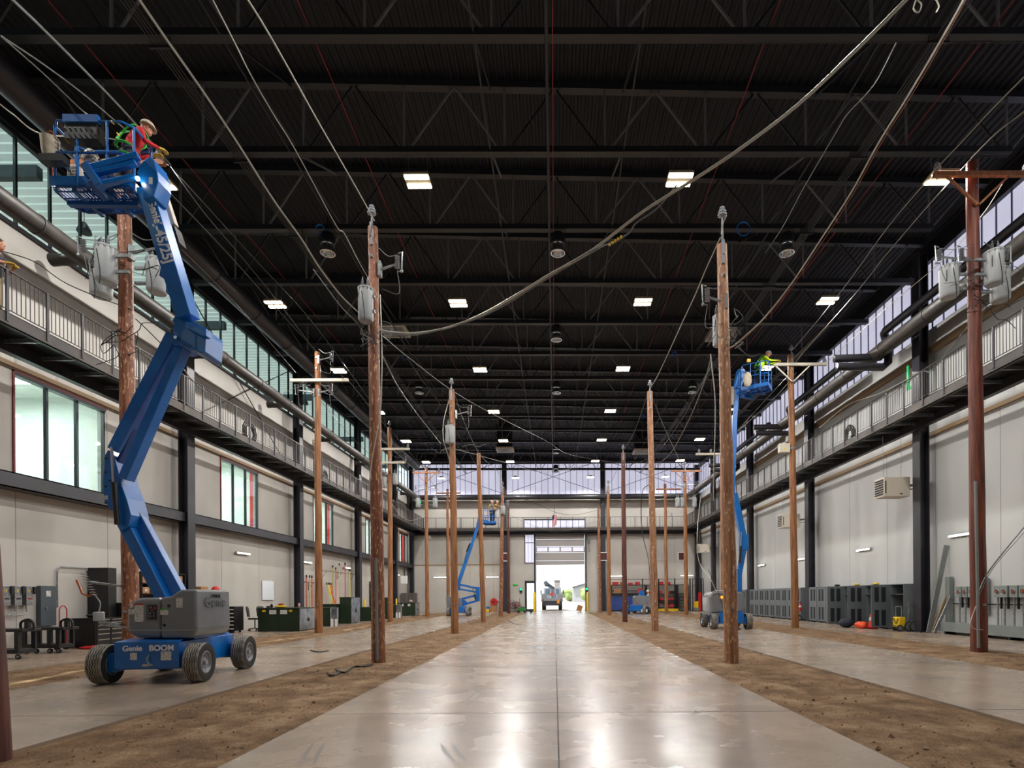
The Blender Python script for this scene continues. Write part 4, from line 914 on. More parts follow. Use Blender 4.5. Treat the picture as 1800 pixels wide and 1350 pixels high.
for (a0, b0, lb) in (((-9.8, 42.2, 10.9), (-9.8, 50.6, 10.9), 'last two poles along the cabinets'), ((9.9, 41.7, 10.8), (10.1, 49.9, 11), 'last two poles along the lockers'), ((10.0, 33, 10.0), (9.9, 41.7, 10.7), 'hidden pole and the orange pole at the tool cage'),
        ((-3.8, 41.1, 9.5), (-4.1, 49.5, 9.6), 'last two poles by the aisle, big lift side'), ((4.0, 41.2, 9.5), (4.0, 50, 9.5), 'last two poles by the aisle, locker side'), ((3.9, 31.25, 9.6), (4.0, 41.2, 9.7), 'third and fourth poles by the aisle, locker side'), ((3.93, 22.65, 9.9), (3.9, 31.25, 9.6), 'second and third poles by the aisle, locker side')):
    A, B = W(*a0), W(*b0); m = (A + B) / 2 - W(0, 0, .35); wire([A, m, B], .011, WIREG, 'slack grey line strung between the ' + lb)
# cables lying on the ground
def ground(pts, lb, r=.012, mat=WIREK, zz=.012, name='ground_cable'):
    q = []
    for px, py in pts:
        d = P(px, py, 1) - Vector((0, 0, CH)); t = -(CH - zz) / d.z; q.append(Vector((d.x * t, t, zz)))
    b = q[0].copy(); a = MB(); a.tube([p - b for p in smoothpts(q, 5)], r, 5); o = a.build(name, mat, label=lb, cat='cable'); o.location = b
ground([(575, 1183), (583, 1187), (596, 1182), (590, 1176), (605, 1182), (622, 1172), (640, 1172), (655, 1168)], 'black crooked cable lying on the dirt by the nearest flaky pole', .02, zz=.03)
ground([(546, 1143), (560, 1146), (577, 1144)], 'short dark stick lying on the concrete before the first green cabinet', .02)
ground([(892, 1090), (903, 1096), (915, 1098)], 'thin dark hose lying on the aisle near the far end', .015)
# ================================================================ people
def skinned(joints, edges, rad, mats_of):
    names = list(joints); me = bpy.data.meshes.new('tmp'); me.from_pydata([tuple(joints[n]) for n in names], [(names.index(a), names.index(b)) for a, b in edges], [])
    o = bpy.data.objects.new('tmp', me); COL.objects.link(o); o.modifiers.new('s', 'SKIN')
    for i, n in enumerate(names):
        sv = me.skin_vertices[0].data[i]; r = rad[n]; sv.radius = (r, r) if not isinstance(r, tuple) else r; sv.use_root = (i == 0)
    sb = o.modifiers.new('b', 'SUBSURF'); sb.levels = 2; sb.render_levels = 2
    dg = bpy.context.evaluated_depsgraph_get(); ev = o.evaluated_get(dg).to_mesh()
    vs = [v.co.copy() for v in ev.vertices]; fs = [tuple(p.vertices) for p in ev.polygons]
    o.evaluated_get(dg).to_mesh_clear(); bpy.data.objects.remove(o)
    ms = []
    for f in fs:
        c = sum((vs[i] for i in f), Vector()) / len(f); best = None
        for a, b in edges:
            A, B = Vector(joints[a]), Vector(joints[b]); d = B - A; t = max(0, min(1, (c - A).dot(d) / d.length_squared)); e = (c - A - d * t).length
            if best is None or e < best[0]: best = (e, a, b)
        ms.append(mats_of(best[1], best[2]))
    return vs, fs, ms
def person(loc, yaw, label, lean=0., H=1.76, hands=((.45, .2, 1.05), (.45, -.2, 1.05)), shirt=DKCL, pants=KHAKI, glove=None, helmet=None, harness=None, sleeves=True, headyaw=0., side=0.):
    s = H / 1.76; t = thing('person', label, 'person', loc, yaw)
    J = {}
    def up(x, y, z):   # bend everything above the hip forward by lean (+x) and sideways
        h = Vector((0, 0, .93)); v = Vector((x, y, z)) - h; v = Matrix.Rotation(lean, 3, 'Y') @ v; v = Matrix.Rotation(side, 3, 'X') @ v; return (v + h) * s
    J['pelvis'] = Vector((0, 0, .95)) * s
    J['waist'] = up(.01, 0, 1.1); J['chest'] = up(.02, 0, 1.3); J['neck0'] = up(0, 0, 1.45); J['neck1'] = up(.02, 0, 1.53)
    for k, sg in (('l', 1), ('r', -1)):
        J['hip' + k] = Vector((0, sg * .1, .9)) * s; J['knee' + k] = Vector((.02, sg * .12, .5)) * s; J['ankle' + k] = Vector((-.02, sg * .13, .09)) * s; J['toe' + k] = Vector((.17, sg * .15, .05)) * s
        J['sh' + k] = up(0, sg * .19, 1.42)
        hnd = Vector(hands[0 if sg > 0 else 1]); S = J['sh' + k]; d = hnd - S; L = .54 * s
        if d.length > L: hnd = S + d.normalized() * L; d = hnd - S
        m = (S + hnd) / 2; off = math.sqrt(max(0, (.28 * s) ** 2 - (d.length / 2) ** 2)); dn = Vector((-.3, sg * .6, -1)); dn = (dn - d * (dn.dot(d) / max(d.length_squared, .001))).normalized()
        J['el' + k] = m + dn * off; J['wr' + k] = hnd
    E = [('pelvis', 'waist'), ('waist', 'chest'), ('chest', 'neck0'), ('neck0', 'neck1')]
    for k in 'lr': E += [('pelvis', 'hip' + k), ('hip' + k, 'knee' + k), ('knee' + k, 'ankle' + k), ('ankle' + k, 'toe' + k), ('neck0', 'sh' + k), ('sh' + k, 'el' + k), ('el' + k, 'wr' + k)]
    R_ = {'pelvis': .14, 'waist': .135, 'chest': .155, 'neck0': .08, 'neck1': .055}
    for k in 'lr': R_.update({'hip' + k: .098, 'knee' + k: .064, 'ankle' + k: .05, 'toe' + k: .04, 'sh' + k: .066, 'el' + k: .046, 'wr' + k: .03})
    R_ = {k: v * s for k, v in R_.items()}
    order = list(J); order.sort(key=lambda n: n != 'pelvis'); J = {n: J[n] for n in order}
    mats = [shirt, pants, SKIN, BLACK, glove or SKIN]
    def mo(a, b):
        if a.startswith(('hip', 'knee')) or b.startswith('hip'): return 1
        if a.startswith('ankle'): return 3
        if b == 'neck1': return 2
        if a.startswith('el') and not sleeves: return 2
        return 0
    vs, fs, ms = skinned(J, E, R_, mo)
    a = MB(); a.v = vs; a.f = fs; a.m = ms
    # head
    hc = J['neck1'] + (Matrix.Rotation(lean * .8, 3, 'Y') @ Vector((.025, 0, .12))) * s; Hm = Matrix.Translation(hc) @ Matrix.Rotation(lean * .6, 4, 'Y') @ Matrix.Rotation(headyaw, 4, 'Z')
    a.T = Hm; a.ball((0, 0, 0), .097 * s, .077 * s, .122 * s, 16, 2); a.ball((.035 * s, 0, -.06 * s), .062 * s, .055 * s, .06 * s, 10, 2)
    a.add([Vector(p) * s for p in ((.088, 0, .02), (.118, 0, -.028), (.09, .018, -.032), (.09, -.018, -.032))], [(0, 1, 2), (0, 3, 1), (1, 3, 2)], 2)
    for sg in (-1, 1): a.ball((0, sg * .078 * s, -.01 * s), .02 * s, .01 * s, .033 * s, 8, 2); a.ball((.085 * s, sg * .03 * s, .012 * s), .012 * s, .011 * s, .007 * s, 6, 3)
    a.box(.085 * s, .094 * s, -.024 * s, .024 * s, -.066 * s, -.06 * s, 3)
    # hands
    a.T = None
    for k, sg in (('l', 1), ('r', -1)):
        w = J['wr' + k]; d = (w - J['el' + k]).normalized(); x = d; y = Vector((0, 0, 1)).cross(x); y = y.normalized() if y.length > .1 else Vector((0, 1, 0)); z = x.cross(y)
        pt = lambda u, v, q: w + (x * u + y * v + z * q) * s
        a.beam(pt(-.01, 0, 0), pt(.095, 0, 0), .055 * s, .03 * s, 4, up=z, w2=.085 * s)
        for i, (v, L) in enumerate(((-.032, .068), (-.011, .08), (.011, .076), (.032, .06))):
            a.tube([pt(.08, v, 0), pt(.095 + L * .4, v * 1.1, -.006), pt(.1 + L * .7, v * 1.15, -.03), pt(.09 + L * .8, v * 1.15, -.055)], [.011 * s, .01 * s, .009 * s, .007 * s], 6, 4)
        a.tube([pt(.02, -sg * .03, 0), pt(.05, -sg * .06, -.012), pt(.08, -sg * .066, -.03)], [.013 * s, .012 * s, .009 * s], 6, 4)
    a.build('body', mats, t, ang=80)
    if helmet is not None:
        b = MB(); b.T = Hm; b.ball((0, 0, .03 * s), .125 * s, .105 * s, .13 * s, 16, 0, zmin=0.); b.lathe([(.1 * s, .03 * s), (.135 * s, .035 * s), (.135 * s, .045 * s), (.1 * s, .05 * s)], (.015, 0, 0), n=16); b.build('helmet', helmet, t)
    else:
        b = MB(); b.T = Hm; b.ball((-.014 * s, 0, .03 * s), .1 * s, .085 * s, .108 * s, 14, 0, zmin=-.15); b.build('hair', HAIR, t)
    if harness is not None:
        b = MB()
        for k in 'lr':
            q = J['neck0'] + (J['sh' + k] - J['neck0']) * .55; o = J['pelvis'] + Vector((0, (.1 if k == 'r' else -.1), .1)) * s
            for f in (-1, 1):
                fw = Matrix.Rotation(lean, 3, 'Y') @ Vector((f, 0, 0)); b.tube(smoothpts([q + Vector((0, 0, .07)) * s, q + fw * .13 * s, (q + o) / 2 + fw * .165 * s, o + Vector((f * .145, 0, 0)) * s], 5), .018 * s, 5)
            b.tube([J['hip' + k] + Vector((math.cos(i * .7854) * .115, math.sin(i * .7854) * .11, -.08)) * s for i in range(8)], .018 * s, 5, closed=True)
        b.tube([J['pelvis'] + Vector((math.cos(i * .524) * .155, math.sin(i * .524) * .155, .09)) * s for i in range(12)], .024 * s, 5, closed=True); b.build('harness', harness, t)
    return t

# ================================================================ boom lifts
def wheel_meshes():
    r, w = .335, .25; n = 84; a = MB(); xs = [-.105, -.075, -.062, -.032, -.02, .02 - .01, .02, .05, .062, .09, .105]
    bs = []
    ed = [-.12, -.083, -.072, -.045, -.034, -.006, .006, .034, .045, .072, .083, .12]
    amp = [0, 1, 1, 1, 1, 1, 1, 1, 1, 1, 1, 0]
    for j in range(len(ed) - 1):
        rib = j % 2 == 0; rr = r if rib else r - .014
        vs = []
        for i in range(n):
            th = 2 * math.pi * i / n; z = .007 * (1 if i % 4 < 2 else -1) * (1 if i % 2 else .6)
            for q, am in ((ed[j], amp[j]), (ed[j + 1], amp[j + 1])):
                r2 = rr - (.012 if abs(q) > .11 else 0); vs.append((q + z * am, math.cos(th) * r2, math.sin(th) * r2))
        a.add(vs, [(2 * i, 2 * i + 1, 2 * ((i + 1) % n) + 1, 2 * ((i + 1) % n)) for i in range(n)], 1 if rib else 0)
    for sg in (-1, 1):
        a.lathe([(r - .014, sg * .12), (r - .06, sg * .128), (.2, sg * .118), (.19, sg * .1), (.17, sg * .06)], axis='x', n=40, caps=False)
    tyre = a.mesh('tyre', [RUBBER, TREAD], True, 40)
    a = MB()
    for sg in (-1, 1):
        a.lathe([(.195, sg * .112), (.18, sg * .116), (.165, sg * .07), (.09, sg * .05), (.085, sg * .075), (.05, sg * .08), (.045, sg * .11), (.02, sg * .115)], axis='x', n=28, caps=False); a.cyl((sg * .04, 0, 0), (sg * .05, 0, 0), .17, n=28); a.cyl((sg * .1, 0, 0), (sg * .118, 0, 0), .045, n=12)
        for i in range(6):
            th = i * math.pi / 3; a.cyl((sg * .05, math.cos(th) * .068 * 1.8, math.sin(th) * .068 * 1.8), (sg * .075, math.cos(th) * .122, math.sin(th) * .122), .014, n=6)
    return tyre, a.mesh('rim', RIMM, True, 40)
TYRE, RIMME = wheel_meshes()
def part_mesh(name, me, parent, loc=(0, 0, 0), rz=0.):
    o = bpy.data.objects.new(name, me); COL.objects.link(o); o.parent = parent; o.location = loc; o.rotation_euler = (0, 0, rz); return o
def chassis(t, yaw, wb=.9, tr=.735, steer=(0, 0, 0, 0), words=False):
    Rz = Matrix.Rotation(yaw, 4, 'Z')
    a = MB(); a.T = Rz
    a.box(-.5, .5, -.55, 1.0, .28, .70); a.prism([(-.5, -1.08, .27), (.5, -1.08, .27), (.5, -.55, .27), (-.5, -.55, .27)], (0, 0, .43)); a.box(-.46, .46, -.5, .9, .70, .74)
    a.prism([(-.5, -1.08, .70), (.5, -1.08, .70), (.42, -.5, .76), (-.42, -.5, .76)], (0, 0, .01))
    for y in (-wb, wb):
        a.box(-.62, .62, y - .11, y + .11, .24, .45)
        for s in (-1, 1): a.box(s * .58 - .05, s * .58 + .05, y - .14, y + .14, .2, .52)
    ch = a.build('chassis', BLUE, t, bevel=.02)
    for i, (sx, sy) in enumerate(((-1, -1), (1, -1), (1, 1), (-1, 1))):
        p = Rz @ Vector((sx * tr, sy * wb, .335)); w = part_mesh('wheel', TYRE, t, p, yaw + steer[i]); part_mesh('rim', RIMME, w)
    a = MB(); a.cyl((0, 0, .74), (0, 0, .8), .42, n=24); a.build('slew_ring', BLACK, t)
    if words:
        text('Genie', .125, Rz @ frame((-.22, -1.085, .60), (1, 0, 0), (0, 0, 1)), WHITE, 'lettering', ch, bold=.003); text('BOOM', .13, Rz @ frame((.23, -1.085, .60), (1, 0, 0), (0, 0, 1)), WHITE, 'lettering', ch, bold=.004)
        for (x, z, w_, h) in ((-.2, .47, .1, .12), (.3, .47, .16, .15)):
            b = MB(); b.T = Rz; b.box(x - w_ / 2, x + w_ / 2, -1.087, -1.081, z - h / 2, z + h / 2); b.build('warning_label', STICK, ch, smooth=False)
        b = MB(); b.T = Rz; b.box(-.06, .1, -1.1, -1.08, .3, .34); b.tube([(.05, -1.1, .5), (.02, -1.13, .42), (.06, -1.12, .33)], .012, 5); b.ball((.05, -1.1, .32), .03, n=6); b.build('tow_fitting', GALV, ch)
    return ch
def platform(t, c, yaw, L, D, z, console=True, base=(0, 0, 0), rail=1.08, consoleface=-1):
    """basket: c = world floor centre"""
    T = Matrix.Translation(Vector(c) - Vector(base)) @ Matrix.Rotation(yaw, 4, 'Z'); x0, x1, y0, y1 = -L / 2, L / 2, -D / 2, D / 2
    a = MB(); a.T = T; fr = [(x0 + .12, y0, 0), (x1 - .12, y0, 0), (x1, y0 + .12, 0), (x1, y1 - .12, 0), (x1 - .12, y1, 0), (x0 + .12, y1, 0), (x0, y1 - .12, 0), (x0, y0 + .12, 0)]
    a.tube(fr, .022, 6, closed=True); k = x0 + .06
    while k < x1: a.box(k - .006, k + .006, y0, y1, -.01, .01); k += .055
    k = y0 + .1
    while k < y1: a.box(x0, x1, k - .008, k + .008, -.02, -.005); k += .16
    for k in (x0 + L * .3, x0 + L * .7): a.beam((k, y0, -.05), (k, y1, -.05), .07, .06)
    a.beam((x0 + .05, 0, -.07), (x1 - .05, 0, -.07), .09, .07)
    p = a.build('platform', BLUED, t)
    a = MB(); a.T = T
    for y in (y0, y1): a.box(x0, x1, y - .012, y + .012, .02, .17)
    for x in (x0, x1): a.box(x - .012, x + .012, y0, y1, .02, .17)
    a.build('toe_board', BLUE, p, smooth=False)
    a = MB(); a.T = T
    for zz in (rail, rail * .52):
        a.tube([Vector((q[0], q[1], zz)) for q in fr], .02, 6, closed=True)
    for x, y in ((x0, y0 + .1), (x0, y1 - .1), (x1, y0 + .1), (x1, y1 - .1), (x0 + L * .35, y0), (x0 + L * .72, y0), (x0 + L * .35, y1), (x0 + L * .72, y1)): a.tube([(x, y, 0), (x, y, rail)], .02, 6)
    a.build('guardrail', BLUE, p)
    if console:
        a = MB(); a.T = T; yy = consoleface * D / 2
        a.box(-L * .32, L * .12, yy - .03, yy + .03, rail - .03, rail + .09); a.build('console_hood', BLUE, p, smooth=False)
        a = MB(); a.T = T; a.box(-L * .3, L * .1, yy - .02, yy + .16, rail - .3, rail - .05)
        for i in range(6): a.cyl((-L * .27 + i * L * .065, yy - .03, rail - .2), (-L * .27 + i * L * .065, yy - .07, rail - .17), .012, n=6)
        a.build('control_console', BLACK, p, smooth=False)
    return p
def arm(t, name, p, q, w, d, base, mat=BLUE, w2=None, **k):
    a = MB(); b = Vector(base); a.beam(Vector(p) - b, Vector(q) - b, d, w, up=(0, 0, 1) if abs((Vector(q) - Vector(p)).normalized().z) < .9 else (0, 1, 0), w2=d, h2=w2 or w)
    return a.build(name, mat, t, smooth=False, bevel=.012)
def ram(t, p, m, q, base, r=.035):
    b = Vector(base); a = MB(); a.cyl(Vector(p) - b, Vector(m) - b, r * .55, n=10); o = a.build('piston_rod', CHROME, t); a = MB(); a.cyl(Vector(m) - b, Vector(q) - b, r, n=12); a.build('hydraulic_cylinder', BLACK, t)
def plate(t, name, pts, Y, d, base, mat=BLUE):
    """flat polygon given in picture pixels at depth Y, thickness d"""
    b = Vector(base); a = MB(); a.prism([P(x, y, Y) - b for x, y in pts], (0, d, 0)); return a.build(name, mat, t, smooth=False, bevel=.012)

# ---- lift 1 : the big one
b1 = Vector((-6.97, 10.35, 0)); t = thing('boom_lift', 'big blue articulating boom lift nearest the camera, basket raised under the roof', 'boom lift', b1)
chassis(t, .13, words=True, steer=(0, 0, 0, 0))
Yc = 9.5
def sticker(par, x0, x1, y0, y1, Y, base, mat=STICK, name='warning_label', d=.006):
    A, B = P(x0, y1, Y), P(x1, y0, Y); a = MB(); a.box(A.x, B.x, Y - d, Y, A.z, B.z); a.v = [v - Vector(base) for v in a.v]; return a.build(name, mat, par, smooth=False)
c1 = plate(t, 'engine_cover', [(222, 1104), (222, 1070), (231, 1056), (245, 1051), (281, 1050), (281, 1122), (240, 1122), (228, 1116)], Yc, 1.0, b1, GREYC)
c2 = plate(t, 'engine_cover', [(282, 1050), (300, 1048), (312, 1039), (320, 1036), (344, 1036), (346, 1104), (342, 1116), (335, 1122), (282, 1122)], Yc, 1.0, b1, GREYC)
for c in (c1, c2): c.modifiers['Bevel'].width = .07; c.modifiers['Bevel'].segments = 5; c.modifiers['Bevel'].angle_limit = math.radians(25)
a = MB(); q0, q1 = P(226, 1109, Yc), P(345, 1109, Yc); a.box(q0.x - b1.x, q1.x - b1.x, Yc - .012 - b1.y, Yc - b1.y, q0.z - .012, q0.z + .012); a.build('trim_ridge', GREYC, t, smooth=False, bevel=.008)
sticker(c1, 237, 252, 1061, 1093, Yc, b1); sticker(c1, 237, 252, 1061, 1063.5, Yc, b1, RED, 'label_header', .008); sticker(c1, 226, 236, 1071, 1080, Yc, b1); sticker(c1, 229, 234, 1060, 1068, Yc, b1)
sticker(c2, 310, 321, 1051, 1068, Yc, b1); sticker(c2, 282, 296, 1070, 1081, Yc, b1); sticker(c2, 282, 296, 1070, 1072, Yc, b1, GREENT, 'label_header', .008); sticker(c2, 332, 348, 1130, 1137, 9.45, b1)
sticker(c1, 257, 277, 1062, 1091, Yc, b1, M('cover_shadow', C(84, 88, 94), .5), 'recess_shade', .004)  # flat darker sheet paints the recess shade around the control panel
pn = sticker(c1, 262.5, 275, 1064, 1088.5, Yc, b1, BLACK, 'control_panel', .012)
for x, y, mt in ((272.5, 1069, RED), (266, 1068, GALV), (268, 1073, COPPER), (265, 1078, GALV), (271, 1078, GALV), (265, 1083, GALV), (271, 1083, GALV)):
    q = P(x, y, Yc - .014) - b1; a = MB(); a.cyl(q, q + Vector((0, -.014, 0)), .013 if mt is not RED else .02, n=8); a.build('knob', mt, pn)
for x, y in ((297, 1065), (289, 1099)):
    q = P(x, y, Yc) - b1; a = MB(); a.cyl(q, q + Vector((0, -.006, 0)), .028, n=14); a.build('latch_hole', BLACK, c2)
EMB = M('cover_embossed', C(100, 104, 110), .3, coat=.3)
xs_ = P(346, 1080, Yc).x + .008
text('Genie', .25, frame(Vector((xs_, 10.02, 1.36)) - b1, (0, 1, 0), (0, 0, 1)), EMB, 'lettering', c2, xs=1.05, ext=.004)
text('718168', .085, frame(Vector((xs_ + .004, 10.02, 1.47)) - b1, (0, 1, 0), (0, 0, 1)), BLACK, 'lettering', c2, bold=.002)
a = MB(); a.box(-.35, .5, -.2, .5, .8, 1.35); a.build('turret', BLUED, t, smooth=False)
A_ = lambda x, y, Y: P(x, y, Y)
arm(t, 'lower_riser', A_(291, 1056, 10.05), A_(219, 915, 9.95), .20, .2, b1); arm(t, 'lower_riser', A_(315, 1045, 10.2), A_(233, 893, 10.1), .22, .2, b1)
ram(t, A_(262, 1000, 9.95), A_(240, 950, 9.95), A_(232, 935, 9.95), b1, .05)
plate(t, 'knuckle', [(184, 800), (190, 790), (200, 800), (212, 850), (222, 875), (230, 905), (226, 925), (212, 935), (200, 900), (191, 893), (183, 880), (180, 850)], 9.8, .45, b1)
for x, y in ((186, 806), (186, 830), (193, 845), (186, 855), (186, 884)):
    q = P(x, y, 9.8) - b1; a = MB(); a.cyl(q, q + Vector((0, -.01, 0)), .02, n=8); a.build('knuckle_bolt', BLACK, t)
sticker(t, 184, 190, 871, 878, 9.79, b1)
arm(t, 'upper_riser', A_(203, 793, 9.85), A_(306, 590, 9.85), .2, .16, b1); arm(t, 'upper_riser', A_(222, 843, 9.85), A_(322, 612, 9.85), .21, .16, b1); arm(t, 'riser_web', A_(213, 818, 9.98), A_(314, 600, 9.98), .25, .05, b1, BLUED)
ram(t, A_(196, 786, 9.72), A_(200, 848, 9.72), A_(206, 922, 9.72), b1, .042); ram(t, A_(222, 825, 10.2), A_(224, 850, 10.2), A_(228, 885, 10.2), b1, .035)
mb_ = plate(t, 'mast_head', [(306, 556), (312, 551), (318, 553), (362, 577), (362, 585), (360, 618), (352, 621), (318, 603), (304, 607), (302, 600)], 9.62, .5, b1)
a = plate(mb_, 'mast_cover', [(325, 566), (331, 567), (362, 580), (362, 590), (355, 590), (325, 575)], 9.5, .14, b1)
for x, y in ((304, 562), (310, 594)):
    q = P(x, y, 9.6) - b1; b = MB(); b.cyl(q, q + Vector((0, -.03, 0)), .03, n=10); b.build('pivot_pin', CHROME, mb_)
bo = arm(t, 'main_boom', A_(331, 560, 9.65), A_(262, 335, 9.35), .3, .26, b1, w2=.27)
for pts in ([(283, 463), (289, 458), (300, 470), (300, 490), (292, 492), (279, 484)], [(291, 497), (300, 492), (309, 505), (306, 520), (299, 522), (291, 513)]): plate(bo, 'boom_lug', pts, 9.58, .3, b1)
ram(t, A_(298, 515, 9.6), A_(305, 535, 9.6), A_(309, 552, 9.6), b1, .04)
arm(t, 'cable_track', A_(302, 400, 9.85), A_(281, 335, 9.85), .11, .2, b1, BEIGE)
a = MB()
for i in range(9): q = P(303 + i * 1.0, 404 + i * 3.3, 9.85) - b1; a.cb(q, .2, .2, .022)
a.build('cable_track_links', BLACK, t, smooth=False)
hd = plate(t, 'boom_head', [(240, 302), (250, 284), (262, 274), (270, 280), (276, 300), (278, 318), (270, 345), (252, 350), (249, 330)], 9.12, .32, b1)
sticker(hd, 262, 268, 312, 324, 9.1, b1)
rotb = math.atan2(P(262, 335, 9.7).z - P(331, 560, 9.75).z, P(262, 335, 9.7).x - P(331, 560, 9.75).x)
bd = (P(331, 560, 9.7) - P(262, 335, 9.7)).normalized(); bn = Vector((-bd.z, 0, bd.x))
if bn.z < 0: bn = -bn
def btext(s, size, px, py): text(s, size, frame(P(px, py, 9.22 + (py - 364) * .0014) - b1, (bd.x, 0, bd.z), (bn.x, 0, bn.z)), WHITE, 'lettering', bo, bold=.004)
btext('Genie', .17, 271, 371); btext('Z-45/25J', .23, 284, 422)
for (x0, y0, x1, y1, w) in ((148, 300, 244, 274, .1), (150, 309, 240, 287, .07), (177, 325, 240, 311, .07)): arm(t, 'jib_arm', A_(x0, y0, 9.0), A_(x1, y1, 9.1), w, .1, b1)
arm(t, 'jib_link', A_(152, 290, 9.0), A_(178, 330, 9.0), .12, .14, b1); arm(t, 'rotator', A_(160, 315, 9.0), A_(190, 350, 9.2), .14, .12, b1, BLUED)
pf = platform(t, (-7.6, 9.42, 8.2), 0.03, 1.28, .62, 8.2, base=b1)
a = MB(); a.box(-1.3, -.92, -1.42, -1.27, 8.5, 8.62); a.build('tool_tray', BLACK, pf, smooth=False)
def work_lamp(par, px, py, Y, base): q = P(px, py, Y) - Vector(base); a = MB(); a.ball(q, .035, n=8); a.build('work_lamp', LAMPM, par)
work_lamp(hd, 242, 314, 9.05, b1)
# gear in the basket
def blob(pts, mat, name, lb, cat, seed=1, amp=.03, n=14):
    pts = [Vector(p) for p in pts]; c = sum(pts, Vector()) / len(pts); lo = Vector(map(min, zip(*pts))); hi = Vector(map(max, zip(*pts))); a = MB(); a.ball((0, 0, 0), (hi.x - lo.x) / 2, (hi.y - lo.y) / 2, (hi.z - lo.z) / 2, n)
    a.v = [v * (1 + amp * 8 * NZ.noise(v * 6 + Vector((seed, 0, 0)))) for v in a.v]; o = a.build(name, mat, label=lb, cat=cat, ang=80); o.location = (lo + hi) / 2; return o
t = thing('tool_bucket', 'white canvas tool bucket hung on the outer corner of the high basket', 'bucket', P(88, 262, 9.1)); a = MB(); a.lathe([(.09, -.17), (.12, .0), (.13, .17), (.12, .17), (.08, -.15)], n=14); a.build('canvas_body', CANVAS, t); a = MB(); a.tube(smoothpts([(-.12, 0, .17), (0, 0, .3), (.12, 0, .17)], 5), .01, 5); a.build('rope_handle', COPPER, t)
blob([P(135, 255, 9.3), P(182, 298, 9.5)], M('white_sheet', C(205, 200, 190), .6, col2=C(90, 86, 80), ns=22, ramp=(.45, .55)), 'insulator_cover', 'bundle of pale line covers piled inside the high basket', 'cover', 2, .03)
for (x, y, lb) in ((136, 315, 'beige perforated crate at the aisle-far end of the high basket'), (197, 305, 'beige perforated crate at the middle of the high basket')):
    q = P(x, y, 9.55); t = thing('storage_crate', lb, 'crate', q - Vector((0, 0, .12))); w_ = .09 if x < 150 else .14; a = MB(); a.box(-w_, w_, -.1, .1, 0, .3); a.build('crate_shell', BEIGE, t, smooth=False, bevel=.01); a = MB()
    for i in range(5):
        for j in range(4): a.box(-w_ + .02 + i * (w_ * 2 - .03) / 5, -w_ + .035 + i * (w_ * 2 - .03) / 5, -.103, -.1, .06 + j * .055, .09 + j * .055)
    a.build('crate_holes', BLACK, t, smooth=False)
for px, py, lb in ((113, 213, 'on the outer console post'), (118, 248, 'on the outer guardrail'), (198, 215, 'above the red-shirted worker'), (208, 236, 'on the rail in front of the red-shirted worker')):
    blob([P(px - 4, py - 5, 9.08), P(px + 4, py + 6, 9.16)], YELLOW, 'rope_clip', 'yellow hook and tape wrapped ' + lb, 'hook', 3, .05, 8)
wire([(88, 275, 9.1), (92, 300, 9.1), (90, 322, 9.1)], .012, RED, 'short red strap hanging from the outer corner of the high basket', name='strap')
person((-7.3, 9.5, 8.21), .75, 'worker in a red shirt with green harness bending in the high basket near the roof', lean=.42, H=1.62, hands=((.42, .2, 1.15), (.45, -.15, 1.1)), shirt=REDCL, pants=NAVY, glove=LEATH, helmet=CANVAS, harness=GREENT)

# ---- lift 2 : locker side
b2 = Vector((7.5, 24.4, 0)); t = thing('boom_lift', 'blue boom lift with shiny grey counterweight, its basket holding the yellow-vested worker', 'boom lift', b2)
chassis(t, -.05, tr=.72)
c1 = plate(t, 'engine_cover', [(1249, 1078), (1248, 1050), (1251, 1043), (1257, 1040), (1306, 1040), (1310, 1050), (1311, 1070), (1306, 1077)], 23.5, 1.3, b2, GREYC); c1.modifiers['Bevel'].width = .1
a = MB(); a.tube(smoothpts([P(1250, 1050, 23.4) - b2, P(1253, 1041, 23.4) - b2, P(1262, 1039, 23.4) - b2, P(1290, 1039, 23.4) - b2], 4), .03, 6); a.build('cover_bar', GALV, t)
a = MB(); a.ball(P(1269, 1050, 23.35) - b2, .06, n=10); a.build('beacon', M('amber', C(255, 150, 20), .3, em=C(255, 140, 20), es=1.5), t)
Y2 = 24.2
for nm, p, q, w, d, w2 in (('lower_riser', (1299, 1080), (1299, 1000), .24, .2, None), ('lower_riser', (1299, 1010), (1308, 960), .22, .2, None), ('knuckle', (1307, 968), (1307, 940), .26, .35, None), ('upper_riser', (1308, 950), (1289, 868), .2, .25, .42),
                           ('main_boom', (1286, 880), (1291, 730), .24, .2, None), ('extension_boom', (1290, 760), (1297, 672), .2, .16, None), ('boom_head', (1296, 684), (1302, 652), .3, .3, .36), ('jib_arm', (1300, 690), (1326, 692), .14, .14, None), ('jib_arm', (1302, 697), (1325, 700), .1, .12, None), ('rotator', (1313, 700), (1313, 668), .12, .14, None)):
    arm(t, nm, P(*p, Y2), P(*q, Y2), w, d, b2, w2=w2)
ram(t, P(1303, 935, 24), P(1302, 960, 24), P(1300, 990, 24), b2, .05); arm(t, 'cable_track', P(1287, 712, 24.3), P(1288, 680, 24.3), .1, .14, b2, BEIGE)
pf = platform(t, P(1330, 688, 23.9), -.55, 1.1, .85, 10, base=b2, console=False)
a = MB(); a.box(-.07, .07, -.05, .05, -.06, .06); a.v = [v + P(1316, 634, 23.3) - b2 for v in a.v]; a.build('yellow_pad', YELLOW, pf, smooth=False)
blob([P(1308, 652, 23.4), P(1320, 682, 23.6)], CANVAS, 'canvas_bag', 'pale canvas bag hanging on the basket of the second lift', 'bag', 5, .02)
person(P(1333, 688, 24.0) + Vector((0, 0, .02)), -.2, 'worker in a yellow high-visibility vest and white helmet leaning out of the second basket', lean=.55, H=1.78, hands=((.75, .1, 1.2), (.72, -.25, 1.15)), shirt=HIVIS, pants=NAVY, glove=LEATH, helmet=WHITE, harness=GREENT)

